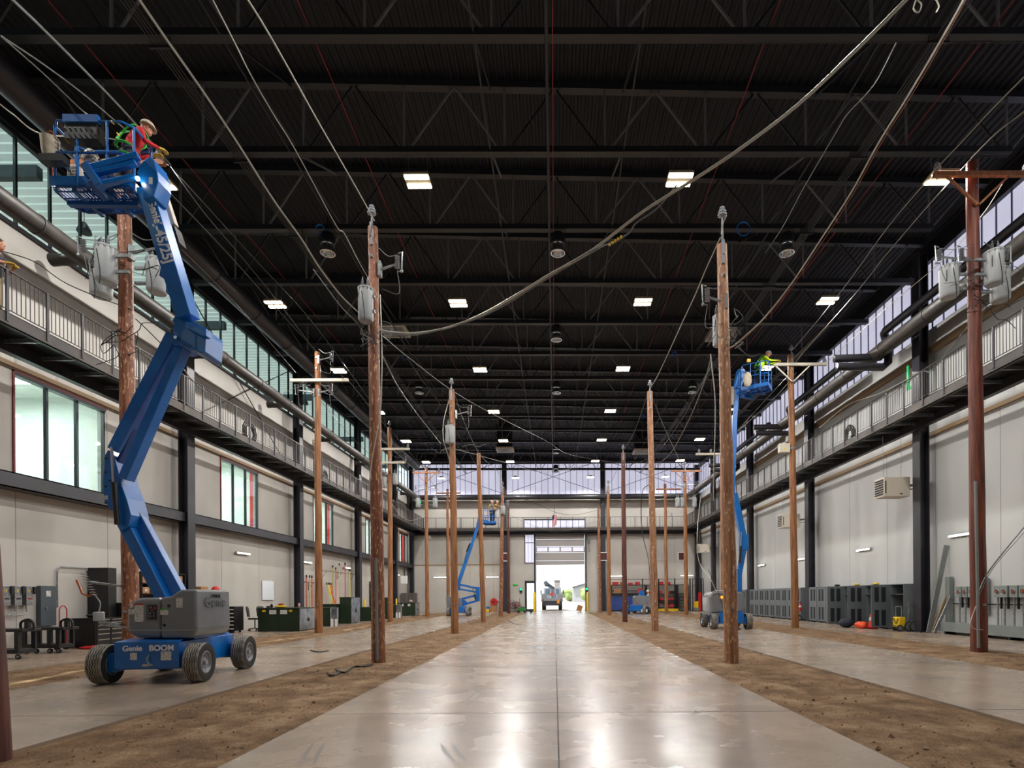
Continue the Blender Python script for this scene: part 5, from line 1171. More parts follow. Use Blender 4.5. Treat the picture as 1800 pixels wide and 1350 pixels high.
# ---- lift 3 : far, stretched low arms
b3 = Vector((-7.4, 43.0, 0)); t = thing('boom_lift', 'distant blue boom lift, lower arms folded out sideways, two workers in its basket', 'boom lift', b3)
chassis(t, .05, tr=.72)
c1 = plate(t, 'engine_cover', [(785, 1068), (784, 1050), (787, 1048), (811, 1052), (813, 1066)], 42.6, 1.0, b3, GREYC); Y3 = 43.0
for nm, p, q, w, d, w2 in (('turret', (806, 1070), (818, 1056), .4, .4, None), ('lower_riser', (812, 1053), (842, 1045), .16, .2, None), ('lower_riser', (818, 1062), (842, 1055), .16, .2, None), ('knuckle', (840, 1032), (840, 1056), .32, .3, None), ('upper_riser', (842, 1035), (806, 1027), .16, .2, None), ('upper_riser', (838, 1041), (806, 1035), .13, .2, None), ('mast_head', (805, 1024), (806, 1038), .25, .3, None),
                           ('main_boom', (805, 1028), (830, 955), .3, .25, .24), ('extension_boom', (829, 958), (841, 922), .22, .2, .34), ('boom_head', (840, 924), (843, 912), .3, .25, None), ('jib_arm', (841, 918), (862, 922), .14, .14, None), ('jib_arm', (842, 913), (858, 916), .1, .12, None)):
    arm(t, nm, P(*p, Y3), P(*q, Y3), w, d, b3, w2=w2)
ram(t, P(830, 1032, 42.8), P(834, 1045, 42.8), P(836, 1054, 42.8), b3, .06); ram(t, P(816, 985, 42.8), P(820, 970, 42.8), P(826, 955, 42.8), b3, .05)
platform(t, P(861, 921, 42.6), .1, .95, .8, 10, base=b3, console=False)
person(P(863, 921, 42.7) + Vector((0, 0, .02)), 0.4, 'distant worker in a grey shirt and pale helmet standing in the far basket', lean=.1, shirt=M('grey_shirt', C(120, 122, 130), .8), pants=JEAN, helmet=M('pale_helmet', C(190, 175, 165), .5), harness=YELLOW, hands=((.4, .2, 1.1), (.4, -.2, 1.1)))
person(P(868, 921, 42.5) + Vector((0, 0, .02)), 0., 'distant worker in a tan shirt reaching from the far basket to the pole', lean=.35, shirt=TANSH, pants=NAVY, helmet=CANVAS, hands=((.75, .15, 1.4), (.75, -.1, 1.35)))

# ---- lift 4 : far, stowed
b4 = Vector((6.85, 44.8, 0)); t = thing('boom_lift', 'distant blue boom lift lowered beside the blue bench, people behind it', 'boom lift', b4)
chassis(t, -.45, tr=.72)
c1 = plate(t, 'engine_cover', [(1116, 1066), (1115, 1050), (1118, 1047), (1143, 1047), (1144, 1064), (1141, 1067)], 43.9, 1.1, b4, GREYC)
sticker(t, 1127, 1138, 1071, 1076, 43.6, b4, WHITE)
for nm, p, q, w, d in (('boom_head', (1127, 1048), (1127, 1038), .36, .3), ('jib_arm', (1122, 1047), (1133, 1044), .2, .2), ('lower_riser', (1140, 1060), (1144, 1046), .25, .3)): arm(t, nm, P(*p, 44.2), P(*q, 44.2), w, d, b4)
for x in (1120, 1138): sticker(c1, x - 2, x + 1, 1059, 1061, 43.9, b4, RED, 'reflector')
person((7.3, 46.3, 0), 2.6, 'distant person in a white helmet standing behind the lowered far lift, nearer the bench', shirt=M('grey_shirt2', C(150, 150, 155), .8), pants=JEAN, helmet=WHITE, H=1.85)
person((7.75, 45.8, 0), 2.9, 'distant person in a white helmet standing behind the lowered far lift, nearer the racks', shirt=CANVAS, pants=JEAN, helmet=WHITE, H=1.9, hands=((.3, .2, 1.3), (.45, -.2, 1.3)))
# ---- man on the catwalk
person((-13.05, 12.95, 7.965), .15, 'man in dark shirt and khaki trousers on the catwalk, yellow work gloves', lean=.1, H=1.9, hands=((.3, .15, 1.32), (.34, -.12, 1.3)), shirt=DKCL, pants=KHAKI, glove=LEATH, sleeves=False)
# ================================================================ things along the locker wall
XL = 13.72
LOCKS = []
def locker(y0, y1, label, mode='closed', H=1.84, dark=False):
    t = thing('locker', label, 'locker', (XL, (y0 + y1) / 2, 0), group=None); w = (y1 - y0) / 2 - .01; m = LOCK
    a = MB(); a.box(.0, .58, -w, -w + .02, .08, H); a.box(.0, .58, w - .02, w, .08, H); a.box(0, .58, -w, w, H - .02, H); a.box(0, .58, -w, w, .06, .1); a.box(.56, .58, -w, w, .08, H)
    for s in (-1, 1): a.box(.02, .08, s * w * .8 - .03, s * w * .8 + .03, 0, .08)
    a.box(0, .55, -w + .02, w - .02, H - .42, H - .4); a.build('carcass', m, t, smooth=False)
    a = MB(); T = None
    def leaf(mb, dd):
        q = w - .01; mb.box(-.02, 0, -q, q, .1, H - .02)
    def slots(mb):
        for z0, z1 in ((1.18, 1.7), (.2, .72)):
            for yy in (-w * .45, w * .3): mb.box(-.024, -.02, yy - w * .2, yy + w * .22, z0, z1)
    if mode == 'open':
        hinge = Matrix.Translation((0, w, 0)) @ Matrix.Rotation(math.radians(-80), 4, 'Z') @ Matrix.Translation((0, -w, 0)); a.T = hinge
    leaf(a, 0); d = a.build('door', m, t, smooth=False)
    for zr in ((1.12, 1.72), (.16, .8)):
        a = MB(); a.T = hinge if mode == 'open' else None
        for yy in (-w * .42, w * .3): a.box(-.024, .004 if mode == 'open' else -.02, yy - w * .22, yy + w * .24, *zr)
        a.build('mesh_vent', LOCKD, d, smooth=False)
    a = MB(); a.T = hinge if mode == 'open' else None; a.box(-.045, -.02, w * .75, w * .85, .9, 1.0); a.build('handle', GALV, d, smooth=False)
    if mode == 'open':
        a = MB(); a.box(.54, .555, -w + .03, w - .03, .1, H - .05); a.build('interior_shade', LOCKD, t, smooth=False)  # dark sheet over the back imitates the shade inside an open locker
    return t
y = 29.9
names = ['shiny', 'shiny', 'shiny', 'dull', 'dull', 'open', 'dull', 'open', 'open']
for k in range(9):
    locker(y - (k + 1) * .9, y - k * .9, 'grey locker, door %s, %s from the yellow welding cart' % ('swung open' if k in (4, 6, 8) else 'shut', ORD[8 - k]), 'open' if k in (4, 6, 8) else 'closed')
for k in range(9): locker(39.0 - (k + 1) * .9, 39.0 - k * .9, 'grey vented locker between the second and third columns, %s from the near end' % ORD[8 - k])
for k in range(4): locker(43.4 - (k + 1) * .9, 43.4 - k * .9, 'grey vented locker partly behind the second lift, %s from its near end' % ORD[3 - k])
def blobw(c, s, mat, name, lb, cat, seed=1, amp=.03): c = Vector(c); s = Vector(s); return blob([c - s, c + s], mat, name, lb, cat, seed, amp)
blobw((12.75, 24.3, .19), (.26, .4, .2), NAVY, 'duffel_bag', 'dark navy duffel bag on the floor before the dull lockers', 'bag', 4, .02)
blobw((12.95, 23.45, .14), (.22, .34, .15), ORANGE, 'orange_bag', 'bright orange gear bag on the floor beside the navy duffel bag', 'bag', 6, .04)
blobw((13.25, 23.2, .07), (.2, .3, .08), REDCL, 'dark_red_bag', 'low dark red bag just beyond the orange bag toward the open locker', 'bag', 8, .03)
for y, lb in ((24.75, 'behind the navy duffel bag'), (23.9, 'behind the orange bag')):
    t = thing('traffic_cone', 'orange traffic cone ' + lb, 'cone', (13.62, y, 0)); a = MB(); a.cyl((0, 0, .02), (0, 0, .6), .13, .03, 16); a.build('cone_body', ORANGE, t); a = MB(); a.box(-.17, .17, -.17, .17, 0, .03); a.build('cone_base', ORANGE, t, smooth=False); a = MB(); a.cyl((0, 0, .32), (0, 0, .45), .082, .06, 16); a.build('white_collar', WHITE, t)
for y, m_, lb in ((27.3, BLACK, 'dark cap on the locker tops over the shiny doors'), (25.5, YELLOW, 'yellow and black item on the locker tops'), (24.0, YELLOW, 'flat yellow tool on the locker tops over the open door')): blobw((13.9, y, 1.89), (.12, .16, .05), m_, 'small_item', lb, 'item', int(y))
# welding cart with yellow machine and big wheels
t = thing('welding_cart', 'yellow welding machine on a two-wheeled steel cart beside the first column', 'cart', (13.45, 21.55, 0))
a = MB(); a.box(-.22, .05, -.22, .2, .15, .55); a.build('yellow_case', YELLOW, t, bevel=.04)
a = MB(); 
for s in (-.2, .16): a.tube([(-.1, s, .5), (-.1, s, .95)], .015, 6)
a.tube([(-.1, -.2, .95), (-.1, .16, .95)], .015, 6); a.tube([(.1, -.15, .15), (.22, -.15, .9), (.22, -.15, 1.12), (.1, -.15, 1.15)], .015, 6); a.build('handle_frame', GALV, t)
a = MB(); a.tube(smoothpts([(-.24, -.2, .5), (-.26, -.1, .3), (-.25, .1, .5), (-.26, .15, .25), (-.24, -.1, .2)], 5), .015, 5); a.build('hose', BLACK, t)
for (x, y, r) in ((-.2, -.25, .13), (-.1, .2, .13), (.1, -.35, .2), (.25, -.4, .2)):
    a = MB(); a.tube([(x + 0, y + 0, r)] * 0 + [(x + math.cos(i * .5236) * (r - .03), y, r + math.sin(i * .5236) * (r - .03)) for i in range(12)], .03, 6, closed=True); w = a.build('wheel', RUBBER, t); a = MB(); a.cyl((x, y - .02, r), (x, y + .02, r), r - .05, n=14); a.build('rim', GALV, w)
a = MB(); a.cyl((.2, -.3, 1.0), (.2, -.26, 1.0), .1, n=14); a.build('gauge_disc', GALV, t)
# fire extinguishers
def extinguisher(x, y, lb, z=.55):
    t = thing('fire_extinguisher', lb, 'fire extinguisher', (x, y, z)); a = MB(); a.lathe([(.06, 0), (.075, .02), (.075, .36), (.05, .42), (.02, .44)], n=14); a.build('cylinder', RED, t); a = MB(); a.box(-.03, .03, -.06, .04, .44, .5); a.tube([(-.03, 0, .46), (-.1, 0, .35), (-.09, 0, .15)], .012, 5); a.build('valve_hose', BLACK, t)
    a = MB(); a.cyl((0, 0, .2), (0, 0, .3), .0765, n=14, caps=False); a.build('paper_label', WHITE, t)
extinguisher(13.6, 30.75, 'red fire extinguisher on the far side of the second column, over a small wheel'); extinguisher(13.5, 47.0, 'red fire extinguisher by the black cage, beyond the second lift')
a = MB(); a.tube([(math.cos(i * .5236) * .14, 0, .17 + math.sin(i * .5236) * .14) for i in range(12)], .03, 6, closed=True)
for i in range(6): a.cyl((0, 0, .17), (math.cos(i * 1.047) * .13, 0, .17 + math.sin(i * 1.047) * .13), .006, n=4)
o = a.build('spoked_wheel', RUBBER, label='small spoked wheel leaning below the extinguisher by the second column', cat='wheel'); o.location = (13.5, 30.7, 0)
# meter wall
t = thing('cable_trough', 'long grey steel trough on low feet under the meter boxes', 'trough', (13.9, 17, 0)); a = MB(); a.box(0, .4, -4.5, 3.1, .1, .42); a.build('trough_body', PANEL, t, smooth=False); a = MB()
for y in (-4, -2, 0, 1.2, 2.8): b = MB(); b.box(.02, .38, y - .04, y + .04, 0, .1); b.build('foot', STEELD, t, smooth=False)
a = MB(); a.box(-.01, 0, -4.4, -.95, .16, .38); a.build('open_slot', LOCKD, t, smooth=False)
def meter(y, w, lb, tall=False):
    z0, z1 = (1.31, 1.68) if not tall else (.78, 1.95); t = thing('meter_box', lb, 'meter box', (14.12, y, 0), group=None)
    a = MB(); a.box(0, .18, -w / 2, w / 2, z0, z1); bx_ = a.build('box', PANEL, t, smooth=False, bevel=.008)
    zc = 1.49 if not tall else 1.52; a = MB(); a.cyl((-.012, 0, zc), (.0, 0, zc), .075, n=18); a.build('meter_socket', LOCKD, bx_); a = MB(); a.cyl((-.02, .01, zc), (-.01, .01, zc), .045, n=14); a.build('socket_jaws', COPPER, bx_)
    a = MB(); a.tube([(-.004, 0, zc)] * 0 + [(-.012, math.cos(i * .4) * .08, zc + math.sin(i * .4) * .08) for i in range(16)], .008, 5, closed=True); a.build('socket_ring', GALV, bx_)
    a = MB(); a.cyl((.08, w * .2, .42), (.08, w * .2, z0), .03, n=8); a.build('conduit', GALV, t); a = MB(); a.box(.06, .12, -w * .35, -w * .2, .95, z0); a.build('black_bar', BLACK, t, smooth=False)
for k, (y, w) in enumerate(((19.4, .24), (19.12, .24), (18.83, .26), (18.4, .34), (17.72, .26), (17.45, .28), (17.08, .3), (16.74, .28), (16.4, .32), (16.02, .32))):
    meter(y, w, 'grey meter box with round coppery socket, %s from the tall gutter%s' % (ORD[k], ', taller than the rest' if k == 3 else ''), k == 3)
a = MB(); a.box(0, .15, -.11, .11, .42, 2.05); o = a.build('wire_gutter', PANEL, smooth=False, bevel=.01, label='tall narrow grey steel gutter standing at the end of the meter boxes', cat='duct'); o.location = (14.15, 20.0, 0)
a = MB(); a.box(0, .03, -6, 2.2, 0, .04); o = a.build('mounting_rail', BLACK, smooth=False, label='black horizontal rail behind the meter conduits', cat='rail'); o.location = (14.22, 17.6, 1.06)
for x, y, tx, lb, m_, hh in ((13.75, 20.4, 14.25, 'long grey steel channel leaning on the wall beside the first column', PANEL, 3.2), (13.8, 20.25, 14.28, 'shorter brownish board leaning beside the grey channel', TAN, 1.7), (13.75, 20.1, 14.2, 'narrow pale board leaning nearest the meter gutter', GALV, 1.35)):
    a = MB(); a.beam((0, 0, 0.02), (tx - x, -.25, hh), .18 if hh > 3 else .1, .04, up=(0, 1, 0)); o = a.build('leaning_board', m_, smooth=False, label=lb, cat='board'); o.location = (x, y, 0)
# wall strip lights
STRIP = M('strip_lamp', (1, 1, 1, 1), em=(1, .93, .82, 1), es=6)
def strip(x, y, z, lb, along='y', sx=1):
    t = thing('wall_light', 'slim lit wall light strip ' + lb, 'wall light', (x, y, z), group='wall strip lights')
    a = MB(); b = MB()
    if along == 'y': a.box(-.03, .05, -.55, .55, -.045, .045); b.box(-sx * .05 - .02, -sx * .05 + .02, -.5, .5, -.035, .025)
    else: a.box(-.65, .65, -.03, .05, -.06, .06); b.box(-.6, .6, -.09, -.03, -.035, .025)
    a.build('back_plate', GALV, t, smooth=False); b.build('lens', STRIP, t, smooth=False)
for k, y in enumerate((19.5, 25.6, 32.1, 38.2, 44.5)): strip(14.27, y, 3.5, 'on the locker wall, %s from the camera' % ORD[k])
for k, y in enumerate((19.3, 25.4, 32.0, 38.1, 44.0, 50.3)): strip(-14.27, y, 3.5, 'below the interior windows, %s from the camera' % ORD[k], sx=-1)
for k, x in enumerate((-11.2, -6.1, 6.0, 13 - .05)): strip(x, YE - .06, 3.4, 'on the end wall, ' + ['near the green sign corner', 'above the red reel', 'above the blue bench', 'above the black racks'][k], 'x')
# unit heaters
def heater(x, y, lb, sx=1, z=5.2):
    t = thing('unit_heater', lb, 'heater', (x, y, z)); a = MB(); a.box(-.5, .5, -.32, .32, 0, .75); a.build('casing', BEIGE, t, smooth=False, bevel=.015)
    a = MB(); xx = -.505 * sx
    for k in range(7): a.box(min(xx, xx - sx * .02), max(xx, xx - sx * .02), -.27, .27, .08 + k * .09, .13 + k * .09)
    a.build('louvre', LOCKD, t, smooth=False); a = MB(); a.box(-.5 + .04, -.5 + .08, -.33, -.32, .12, .6); a.box(.1, .2, -.33, -.32, .08, .12); a.build('vent_slot', LOCKD, t, smooth=False)
    a = MB()
    for xq in (-.35, .35): a.cyl((xq, 0, .75), (xq, 0, 2.4), .008, n=4)
    a.cyl((.5 * sx, 0, .45), (1.1 * sx, -.5, .45), .05, n=8); a.cyl((.5 * sx, 0, .3), (1.05 * sx, -.5, .3), .025, n=8); a.build('hanger_and_flue', GALV, t)
heater(13.2, 21.65, 'beige louvred heater hung by the first column on the locker wall'); heater(13.2, 31.2, 'beige louvred heater hung by the second column on the locker wall'); heater(13.1, 48.9, 'beige heater hung near the corner above the tool cage')
t = thing('wall_unit', 'small white wall unit in the far corner below the green sign', 'wall unit', (-13.7, 50.6, 2.7)); a = MB(); a.box(-.3, .25, -.2, .2, 0, .7); a.build('casing', WHITE, t, smooth=False, bevel=.02); a = MB(); a.cyl((0, 0, .7), (0, 0, 1.6), .06, n=8); a.build('pipe', BLACK, t)
# green marker on the wall, coils on catwalks
a = MB(); a.box(-.02, .02, -.05, .05, 0, .95); a.box(-.02, .02, -.3, .05, 0, .1); o = a.build('green_marker', M('green_mark', C(30, 150, 90), .5, em=C(30, 160, 90), es=.4), smooth=False, label='green L-shaped marker on the wall above the locker-side catwalk', cat='marker'); o.location = P(1596, 686, 21.6)
def coil(c, r, lb, mat=BLACK, ax='x'):
    a = MB()
    for k in range(5):
        rr = r - k * .05; a.tube([((k % 2) * .05, math.cos(i * .2618) * rr, r + math.sin(i * .2618) * rr) for i in range(24)], .03, 5, closed=True)
    o = a.build('hose_coil', mat, label=lb, cat='coil'); o.location = c
coil((12.9, 24.2, 7.97), .42, 'black coil of cable standing on the locker-side catwalk'); coil((-12.95, 23.6, 7.97), .5, 'black arched coil of cable standing on the catwalk above the interior windows')
coil((-12.95, 31.3, 7.97), .35, 'smaller wire hoop on the catwalk beyond the first orange-brown pole', WIREG)
for px, py, lb in ((148, 402, 'nearest'), (536, 707, 'farther')):
    t = thing('pendant_lamp', 'grey bell-shaped pendant outside the glass clerestory, ' + lb, 'pendant lamp', P(px, py, 17.6 if px < 300 else 33.5)); a = MB(); a.lathe([(.2, -.12), (.19, -.05), (.12, .1), (.05, .2)], n=16); a.build('shade', STEELD, t); a = MB(); a.cyl((0, 0, .2), (0, 0, 1.0), .01, n=4); a.build('cord', BLACK, t)

# ================================================================ things along the interior-window wall
def cart(x0, x1, y, lb, z1=.62):
    w = (x1 - x0) / 2; t = thing('utility_cart', lb, 'cart', ((x0 + x1) / 2, y, 0)); a = MB(); a.box(-w, w, -.25, .25, z1, z1 + .07); a.build('top_shelf', BLACK, t, smooth=False, bevel=.01)
    a = MB(); a.box(-w + .03, w - .12, -.25, .25, .14, .24); a.build('lower_shelf', BLACK, t, smooth=False, bevel=.01)
    for x in (-w + .06, -w * .35, w * .3, w - .16):
        
        for y_ in (-.24, .19): a = MB(); a.box(x - .05, x + .05, y_, y_ + .05, .2, z1); a.build('upright', BLACK, t, smooth=False)
    a = MB(); a.tube(smoothpts([(w - .28, 0, z1 + .05), (w - .27, 0, z1 + .22), (w - .1, 0, z1 + .29), (w + .02, 0, z1 + .22), (w + .04, 0, z1 + .04)], 5), .028, 8); a.box(w - .15, w - .06, -.05, .05, z1, z1 + .27); a.build('handle', BLACK, t)
    for x in (-w + .1, -w * .35, w * .3, w - .15):
        a = MB(); a.cyl((x, -.22, .065), (x, -.18, .065), .065, n=14); c_ = a.build('caster', BLACK, t); a = MB(); a.cyl((x, -.225, .065), (x, -.215, .065), .03, n=10); a.build('hub', GALV, c_)
cart(-14.2, -13.08, 15.0, 'black utility cart with four casters beside the tool chest'); cart(-14.25, -12.72, 13.5, 'black utility cart cut by the picture edge', .66)
def discon(y, lb, red=False):
    t = thing('disconnect_switch', lb, 'switch box', (-14.3, y, 1.28)); a = MB(); a.box(0, .16, -.1, .1, 0, .52); a.build('box', GALV, t, smooth=False, bevel=.008); a = MB(); a.box(.16, .2, .08, .14, .3, .5); a.build('lever', BLACK, t, smooth=False)
    a = MB()
    for k in range(3): a.cyl((.16, -.05 + k * .045, .18), (.175, -.05 + k * .045, .18), .016, n=8)
    a.build('buttons', RED if red else BLACK, t); a = MB(); a.box(.16, .165, -.04, .0, .36, .42); a.build('yellow_label', YELLOW, t, smooth=False); a = MB(); a.tube(smoothpts([(.05, 0, 0), (.05, 0, -.2), (.05, -.25, -.27), (.05, -.5, -.25)], 4), .015, 5); a.build('conduit', GALV, t)
for k, y in enumerate((14.32, 14.63, 14.95)): discon(y, 'grey wall switch box above the carts, ' + ['nearest the picture edge', 'middle of three', 'with red buttons, nearest the blue-grey panel'][k], k == 2)
t = thing('breaker_panel', 'tall blue-grey breaker panel with a paper label on the wall behind the cart', 'panel', (-14.33, 15.58, .7)); a = MB(); a.box(0, .12, -.24, .24, 0, 1.12); a.build('door', BLUEG, t, smooth=False, bevel=.01); a = MB(); a.box(.12, .125, -.08, .06, .82, .98); a.build('paper_label', STICK, t, smooth=False); a = MB(); a.box(.12, .15, -.1, -.07, .45, .52); a.build('latch', GALV, t, smooth=False)
a = MB(); a.tube(smoothpts([(-14.3, 15.95, 1.2), (-14.3, 15.95, 2.2), (-14.3, 16.05, 2.36), (-14.3, 16.2, 2.38), (-14.3, 17.4, 2.38)], 3), .02, 6); a.build('wall_conduit', GALV, label='thin grey conduit bending on the wall above the tool chest', cat='conduit')
def drawers(t, x, y0, y1, z0, z1, n, cols=1):
    for c in range(cols):
        a0 = y0 + (y1 - y0) * c / cols + .02; a1 = y0 + (y1 - y0) * (c + 1) / cols - .02; z = z1
        hs = [1, 1, 1.4, 1.6, 2, 2][:n]; S = sum(hs)
        for k in range(n):
            h = (z1 - z0) * hs[k] / S; z -= h
            a = MB(); a.box(x, x + .015, a0, a1, z + .01, z + h - .005); d = a.build('drawer', BLACKM, t, smooth=False); a = MB(); a.box(x + .015, x + .04, a0 + .02, a1 - .02, z + h - .045, z + h - .02); a.build('handle', CHROME, d, smooth=False)
t = thing('tool_chest', 'low black tool chest with rows of chrome-handled drawers, beside the cart', 'tool chest', (-14.12, 16.2, 0)); a = MB(); a.box(0, .7, 0, 1.05, .05, .88); a.build('chest_body', BLACKM, t, smooth=False); drawers(t, .7, .02, 1.03, .1, .86, 6, 2)
a = MB()
for x in (.1, .6):
    for y in (.1, .95): a = MB(); a.cyl((x, y, 0), (x, y, .05), .04, n=8); a.build('foot', BLACK, t)
t = thing('tool_chest', 'taller black tool chest with chrome handles behind the low one', 'tool chest', (-14.15, 17.35, 0)); a = MB(); a.box(0, .72, 0, 1.0, 0, 1.32); a.build('chest_body', BLACKM, t, smooth=False); drawers(t, .72, .02, .98, .5, 1.3, 6, 1)
blobw((-13.75, 16.6, .95), (.22, .22, .06), RUBBER, 'black_tray', 'round black tray lying on the low tool chest', 'tray', 4, .01)
t = thing('hand_truck', 'red hand truck standing between cart and tool chest', 'hand truck', (-14.05, 15.85, 0)); a = MB(); a.tube([(0, -.12, .1), (0, -.12, 1.15), (0, -.05, 1.25), (0, .05, 1.25), (0, .12, 1.15), (0, .12, .1)], .015, 6); a.build('frame', RED, t)
for s in (-1, 1): a = MB(); a.cyl((-.05, s * .16, .1), (-.05, s * .12, .1), .1, n=12); a.build('wheel', RUBBER, t)
blobw((-13.2, 16.0, .035), (.55, .16, .07), REDCL, 'red_cloth', 'crumpled red cloth on the floor at the foot of the low tool chest', 'cloth', 9, .04)
# tall shelf with boxes
t = thing('shelving_unit', 'tall black shelving unit filled with cardboard boxes behind the big lift', 'shelves', (-14.3, 18.4, 0)); a = MB(); a.box(0, .6, 0, .03, 0, 2.35); a.box(0, .6, 2.17, 2.2, 0, 2.35); a.box(0, .03, 0, 2.2, 0, 2.35); a.build('side_panels', BLACKM, t, smooth=False)
for z in (.15, .75, 1.2, 1.6, 1.95, 2.32): a = MB(); a.box(0, .6, 0, 2.2, z, z + .03); a.build('shelf', BLACKM, t, smooth=False)
rr = random.Random(5); kk = 0
for z in (.18, .78, 1.23, 1.63, 1.98):
    y = 18.48; kk = 0
    while y < 20.4:
        w = rr.uniform(.25, .42); h = rr.uniform(.16, .3); 
        if y + w > 20.55: break
        if rr.random() < .85:
            q = thing('cardboard_box', 'cardboard box on the %s shelf of the black shelving, %s from the near end' % (['lowest', 'second', 'middle', 'fourth', 'top'][[.18, .78, 1.23, 1.63, 1.98].index(z)], ORD[(kk := kk + 1) - 1]), 'box', (-13.95, y + w / 2, z), group='boxes on the black shelving unit'); a = MB(); a.box(-.2, .22, -w / 2 + .01, w / 2 - .01, 0, h); a.build('carton', WOODC, q, smooth=False); a = MB(); a.box(.22, .223, -.06, .06, h * .3, h * .7); a.build('paper_label', STICK, q, smooth=False)
        y += w
t = thing('shelving_unit', 'plain black cabinet side standing at the near end of the shelves', 'cabinet', (-14.3, 17.0, 0)); a = MB(); a.box(0, .62, 0, .32, 0, 2.4); a.build('cabinet_body', BLACKM, t, smooth=False)
# counter beyond the column with red helmet
t = thing('work_counter', 'dark counter with a box beside the first column behind the big lift', 'counter', (-14.2, 21.4, 0)); a = MB(); a.box(0, .8, 0, 1.4, 0, 1.6); a.build('counter_body', BLACKM, t, smooth=False)
q = thing('cardboard_box', 'cardboard box on the dark counter next to the red helmet', 'box', (-13.85, 21.6, 1.6)); a = MB(); a.box(-.2, .2, -.2, .25, 0, .3); a.build('carton', WOODC, q, smooth=False); a = MB(); a.box(-.05, .05, -.203, -.2, .1, .2); a.build('paper_label', STICK, q, smooth=False)
t = thing('red_helmet', 'round red helmet with dark visor on the counter behind the big lift', 'helmet', (-13.6, 22.25, 1.6)); a = MB(); a.ball((0, 0, .16), .17, n=14, zmin=-.6); a.build('shell', RED, t); a = MB(); a.box(-.12, .14, -.16, -.1, .03, .12); a.build('visor', BLACK, t, smooth=False)
t = thing('tool_chest', 'narrow black tool chest with pale drawer fronts beside the office chairs', 'tool chest', (-13.9, 23.0, 0)); a = MB(); a.box(0, .6, 0, .7, .08, 1.1); a.build('chest_body', BLACKM, t, smooth=False)
for k in range(6): a = MB(); a.box(.02, .58, -.015, 0, .15 + k * .16, .2 + k * .16); a.build('handle', BEIGE, t, smooth=False)
a = MB()
for x in (.1, .5):
    for y in (.1, .6): a = MB(); a.cyl((x, y, 0), (x, y, .08), .05, n=8); a.build('caster', BLACK, t)
def chair(x, y, rz, lb):
    t = thing('office_chair', lb, 'chair', (x, y, 0), rz); a = MB(); a.box(-.24, .24, -.24, .24, .5, .57); a.build('seat', BLACK, t, bevel=.03)
    a = MB(); a.prism([(-.2, .22, .62), (.2, .22, .62), (.22, .26, .95), (.15, .3, 1.08), (-.15, .3, 1.08), (-.22, .26, .95)], (0, .05, 0)); a.build('backrest', BLACK, t, bevel=.02)
    a = MB(); a.cyl((0, 0, .12), (0, 0, .5), .025, n=8); a.beam((0, .2, .52), (0, .27, .75), .05, .02); a.build('post', STEELD, t)
    a = MB()
    for k in range(5): th = k * 1.2566; a.beam((0, 0, .12), (math.cos(th) * .28, math.sin(th) * .28, .08), .04, .03)
    a.build('star_base', STEELD, t)
    for k in range(5): th = k * 1.2566; a = MB(); a.ball((math.cos(th) * .28, math.sin(th) * .28, .035), .035, n=8); a.build('caster', BLACK, t)
chair(-13.3, 24.6, 1.9, 'black office chair close to the tool chest'); chair(-13.0, 24.9, 1.2, 'black office chair beside the first green transformer cabinet')
a = MB(); a.box(0, .03, -.55, .55, 0, .95); o = a.build('white_board', M('gloss_board', C(215, 218, 222), .15), smooth=False, label='glossy white board on the wall above the office chairs', cat='board'); o.location = (-14.33, 27.7, 1.35)
# green pad transformers
def padmount(x0, x1, y0, y1, H, lb, lid=True, labels=(), silver=True, twin=False):
    t = thing('transformer_cabinet', lb, 'cabinet', ((x0 + x1) / 2, (y0 + y1) / 2, 0)); w, d = (x1 - x0) / 2, (y1 - y0) / 2
    a = MB(); a.box(-w, w, -d, d, 0, H - .06); a.build('cabinet_body', GREENB, t, smooth=False, bevel=.012); a = MB(); a.box(-w - .02, w + .02, -d - .02, d + .02, H - .06, H); a.build('lid', GREENB, t, smooth=False, bevel=.012)
    a = MB(); a.box(-.006, .006, -d - .006, -d, .1, H - .08); a.build('door_seam', BLACK, t, smooth=False)
    if silver:
        a = MB(); a.box(w, w + .02, -d + .03, d - .03, .04, H - .04); o = a.build('bare_door', BARE, t, smooth=False, bevel=.005); a = MB(); a.box(w + .02, w + .05, -.05, .08, H * .4, H * .55); a.build('latch', BLACK, o, smooth=False)
    for (xx, m_, ww) in labels: a = MB(); a.box(-w + xx, -w + xx + ww, -d - .008, -d, H - .27 if m_ is STICK else H - .17, H - .09); a.build('sticker', m_, t, smooth=False)
    return t
padmount(-12.8, -11.02, 23.9, 25.6, 1.02, 'biggest dark green transformer cabinet, nearest, with stickers and a bare metal door', labels=((.2, YELLOW, .14), (.5, STICK, .3), (.97, STICK, .3), (1.35, YELLOW, .14)))
padmount(-12.7, -11.4, 28.1, 29.2, .95, 'green transformer cabinet right behind the first orange-brown pole')
padmount(-12.9, -12.0, 30.2, 31.4, 1.1, 'low green cabinet between the second and the tall one', silver=False)
padmount(-11.98, -11.35, 30.9, 32.3, 1.48, 'tall narrow green cabinet with a pale metal side')
padmount(-12.6, -11.2, 34.0, 35.2, .86, 'dark green cabinet just before the nearest flaky pole in view', silver=False)
padmount(-11.5, -11.15, 37.2, 38, 1.45, 'tall thin green cabinet glimpsed between two poles')
padmount(-12.5, -11.3, 39.8, 41, .92, 'green cabinet beside the third pole along the cabinets, small metal box in front')
padmount(-12.4, -11.02, 43.8, 45.2, 1.02, 'last green transformer cabinet, with white stickers', labels=((.1, STICK, .12), (.35, STICK, .12), (.8, STICK, .2)))
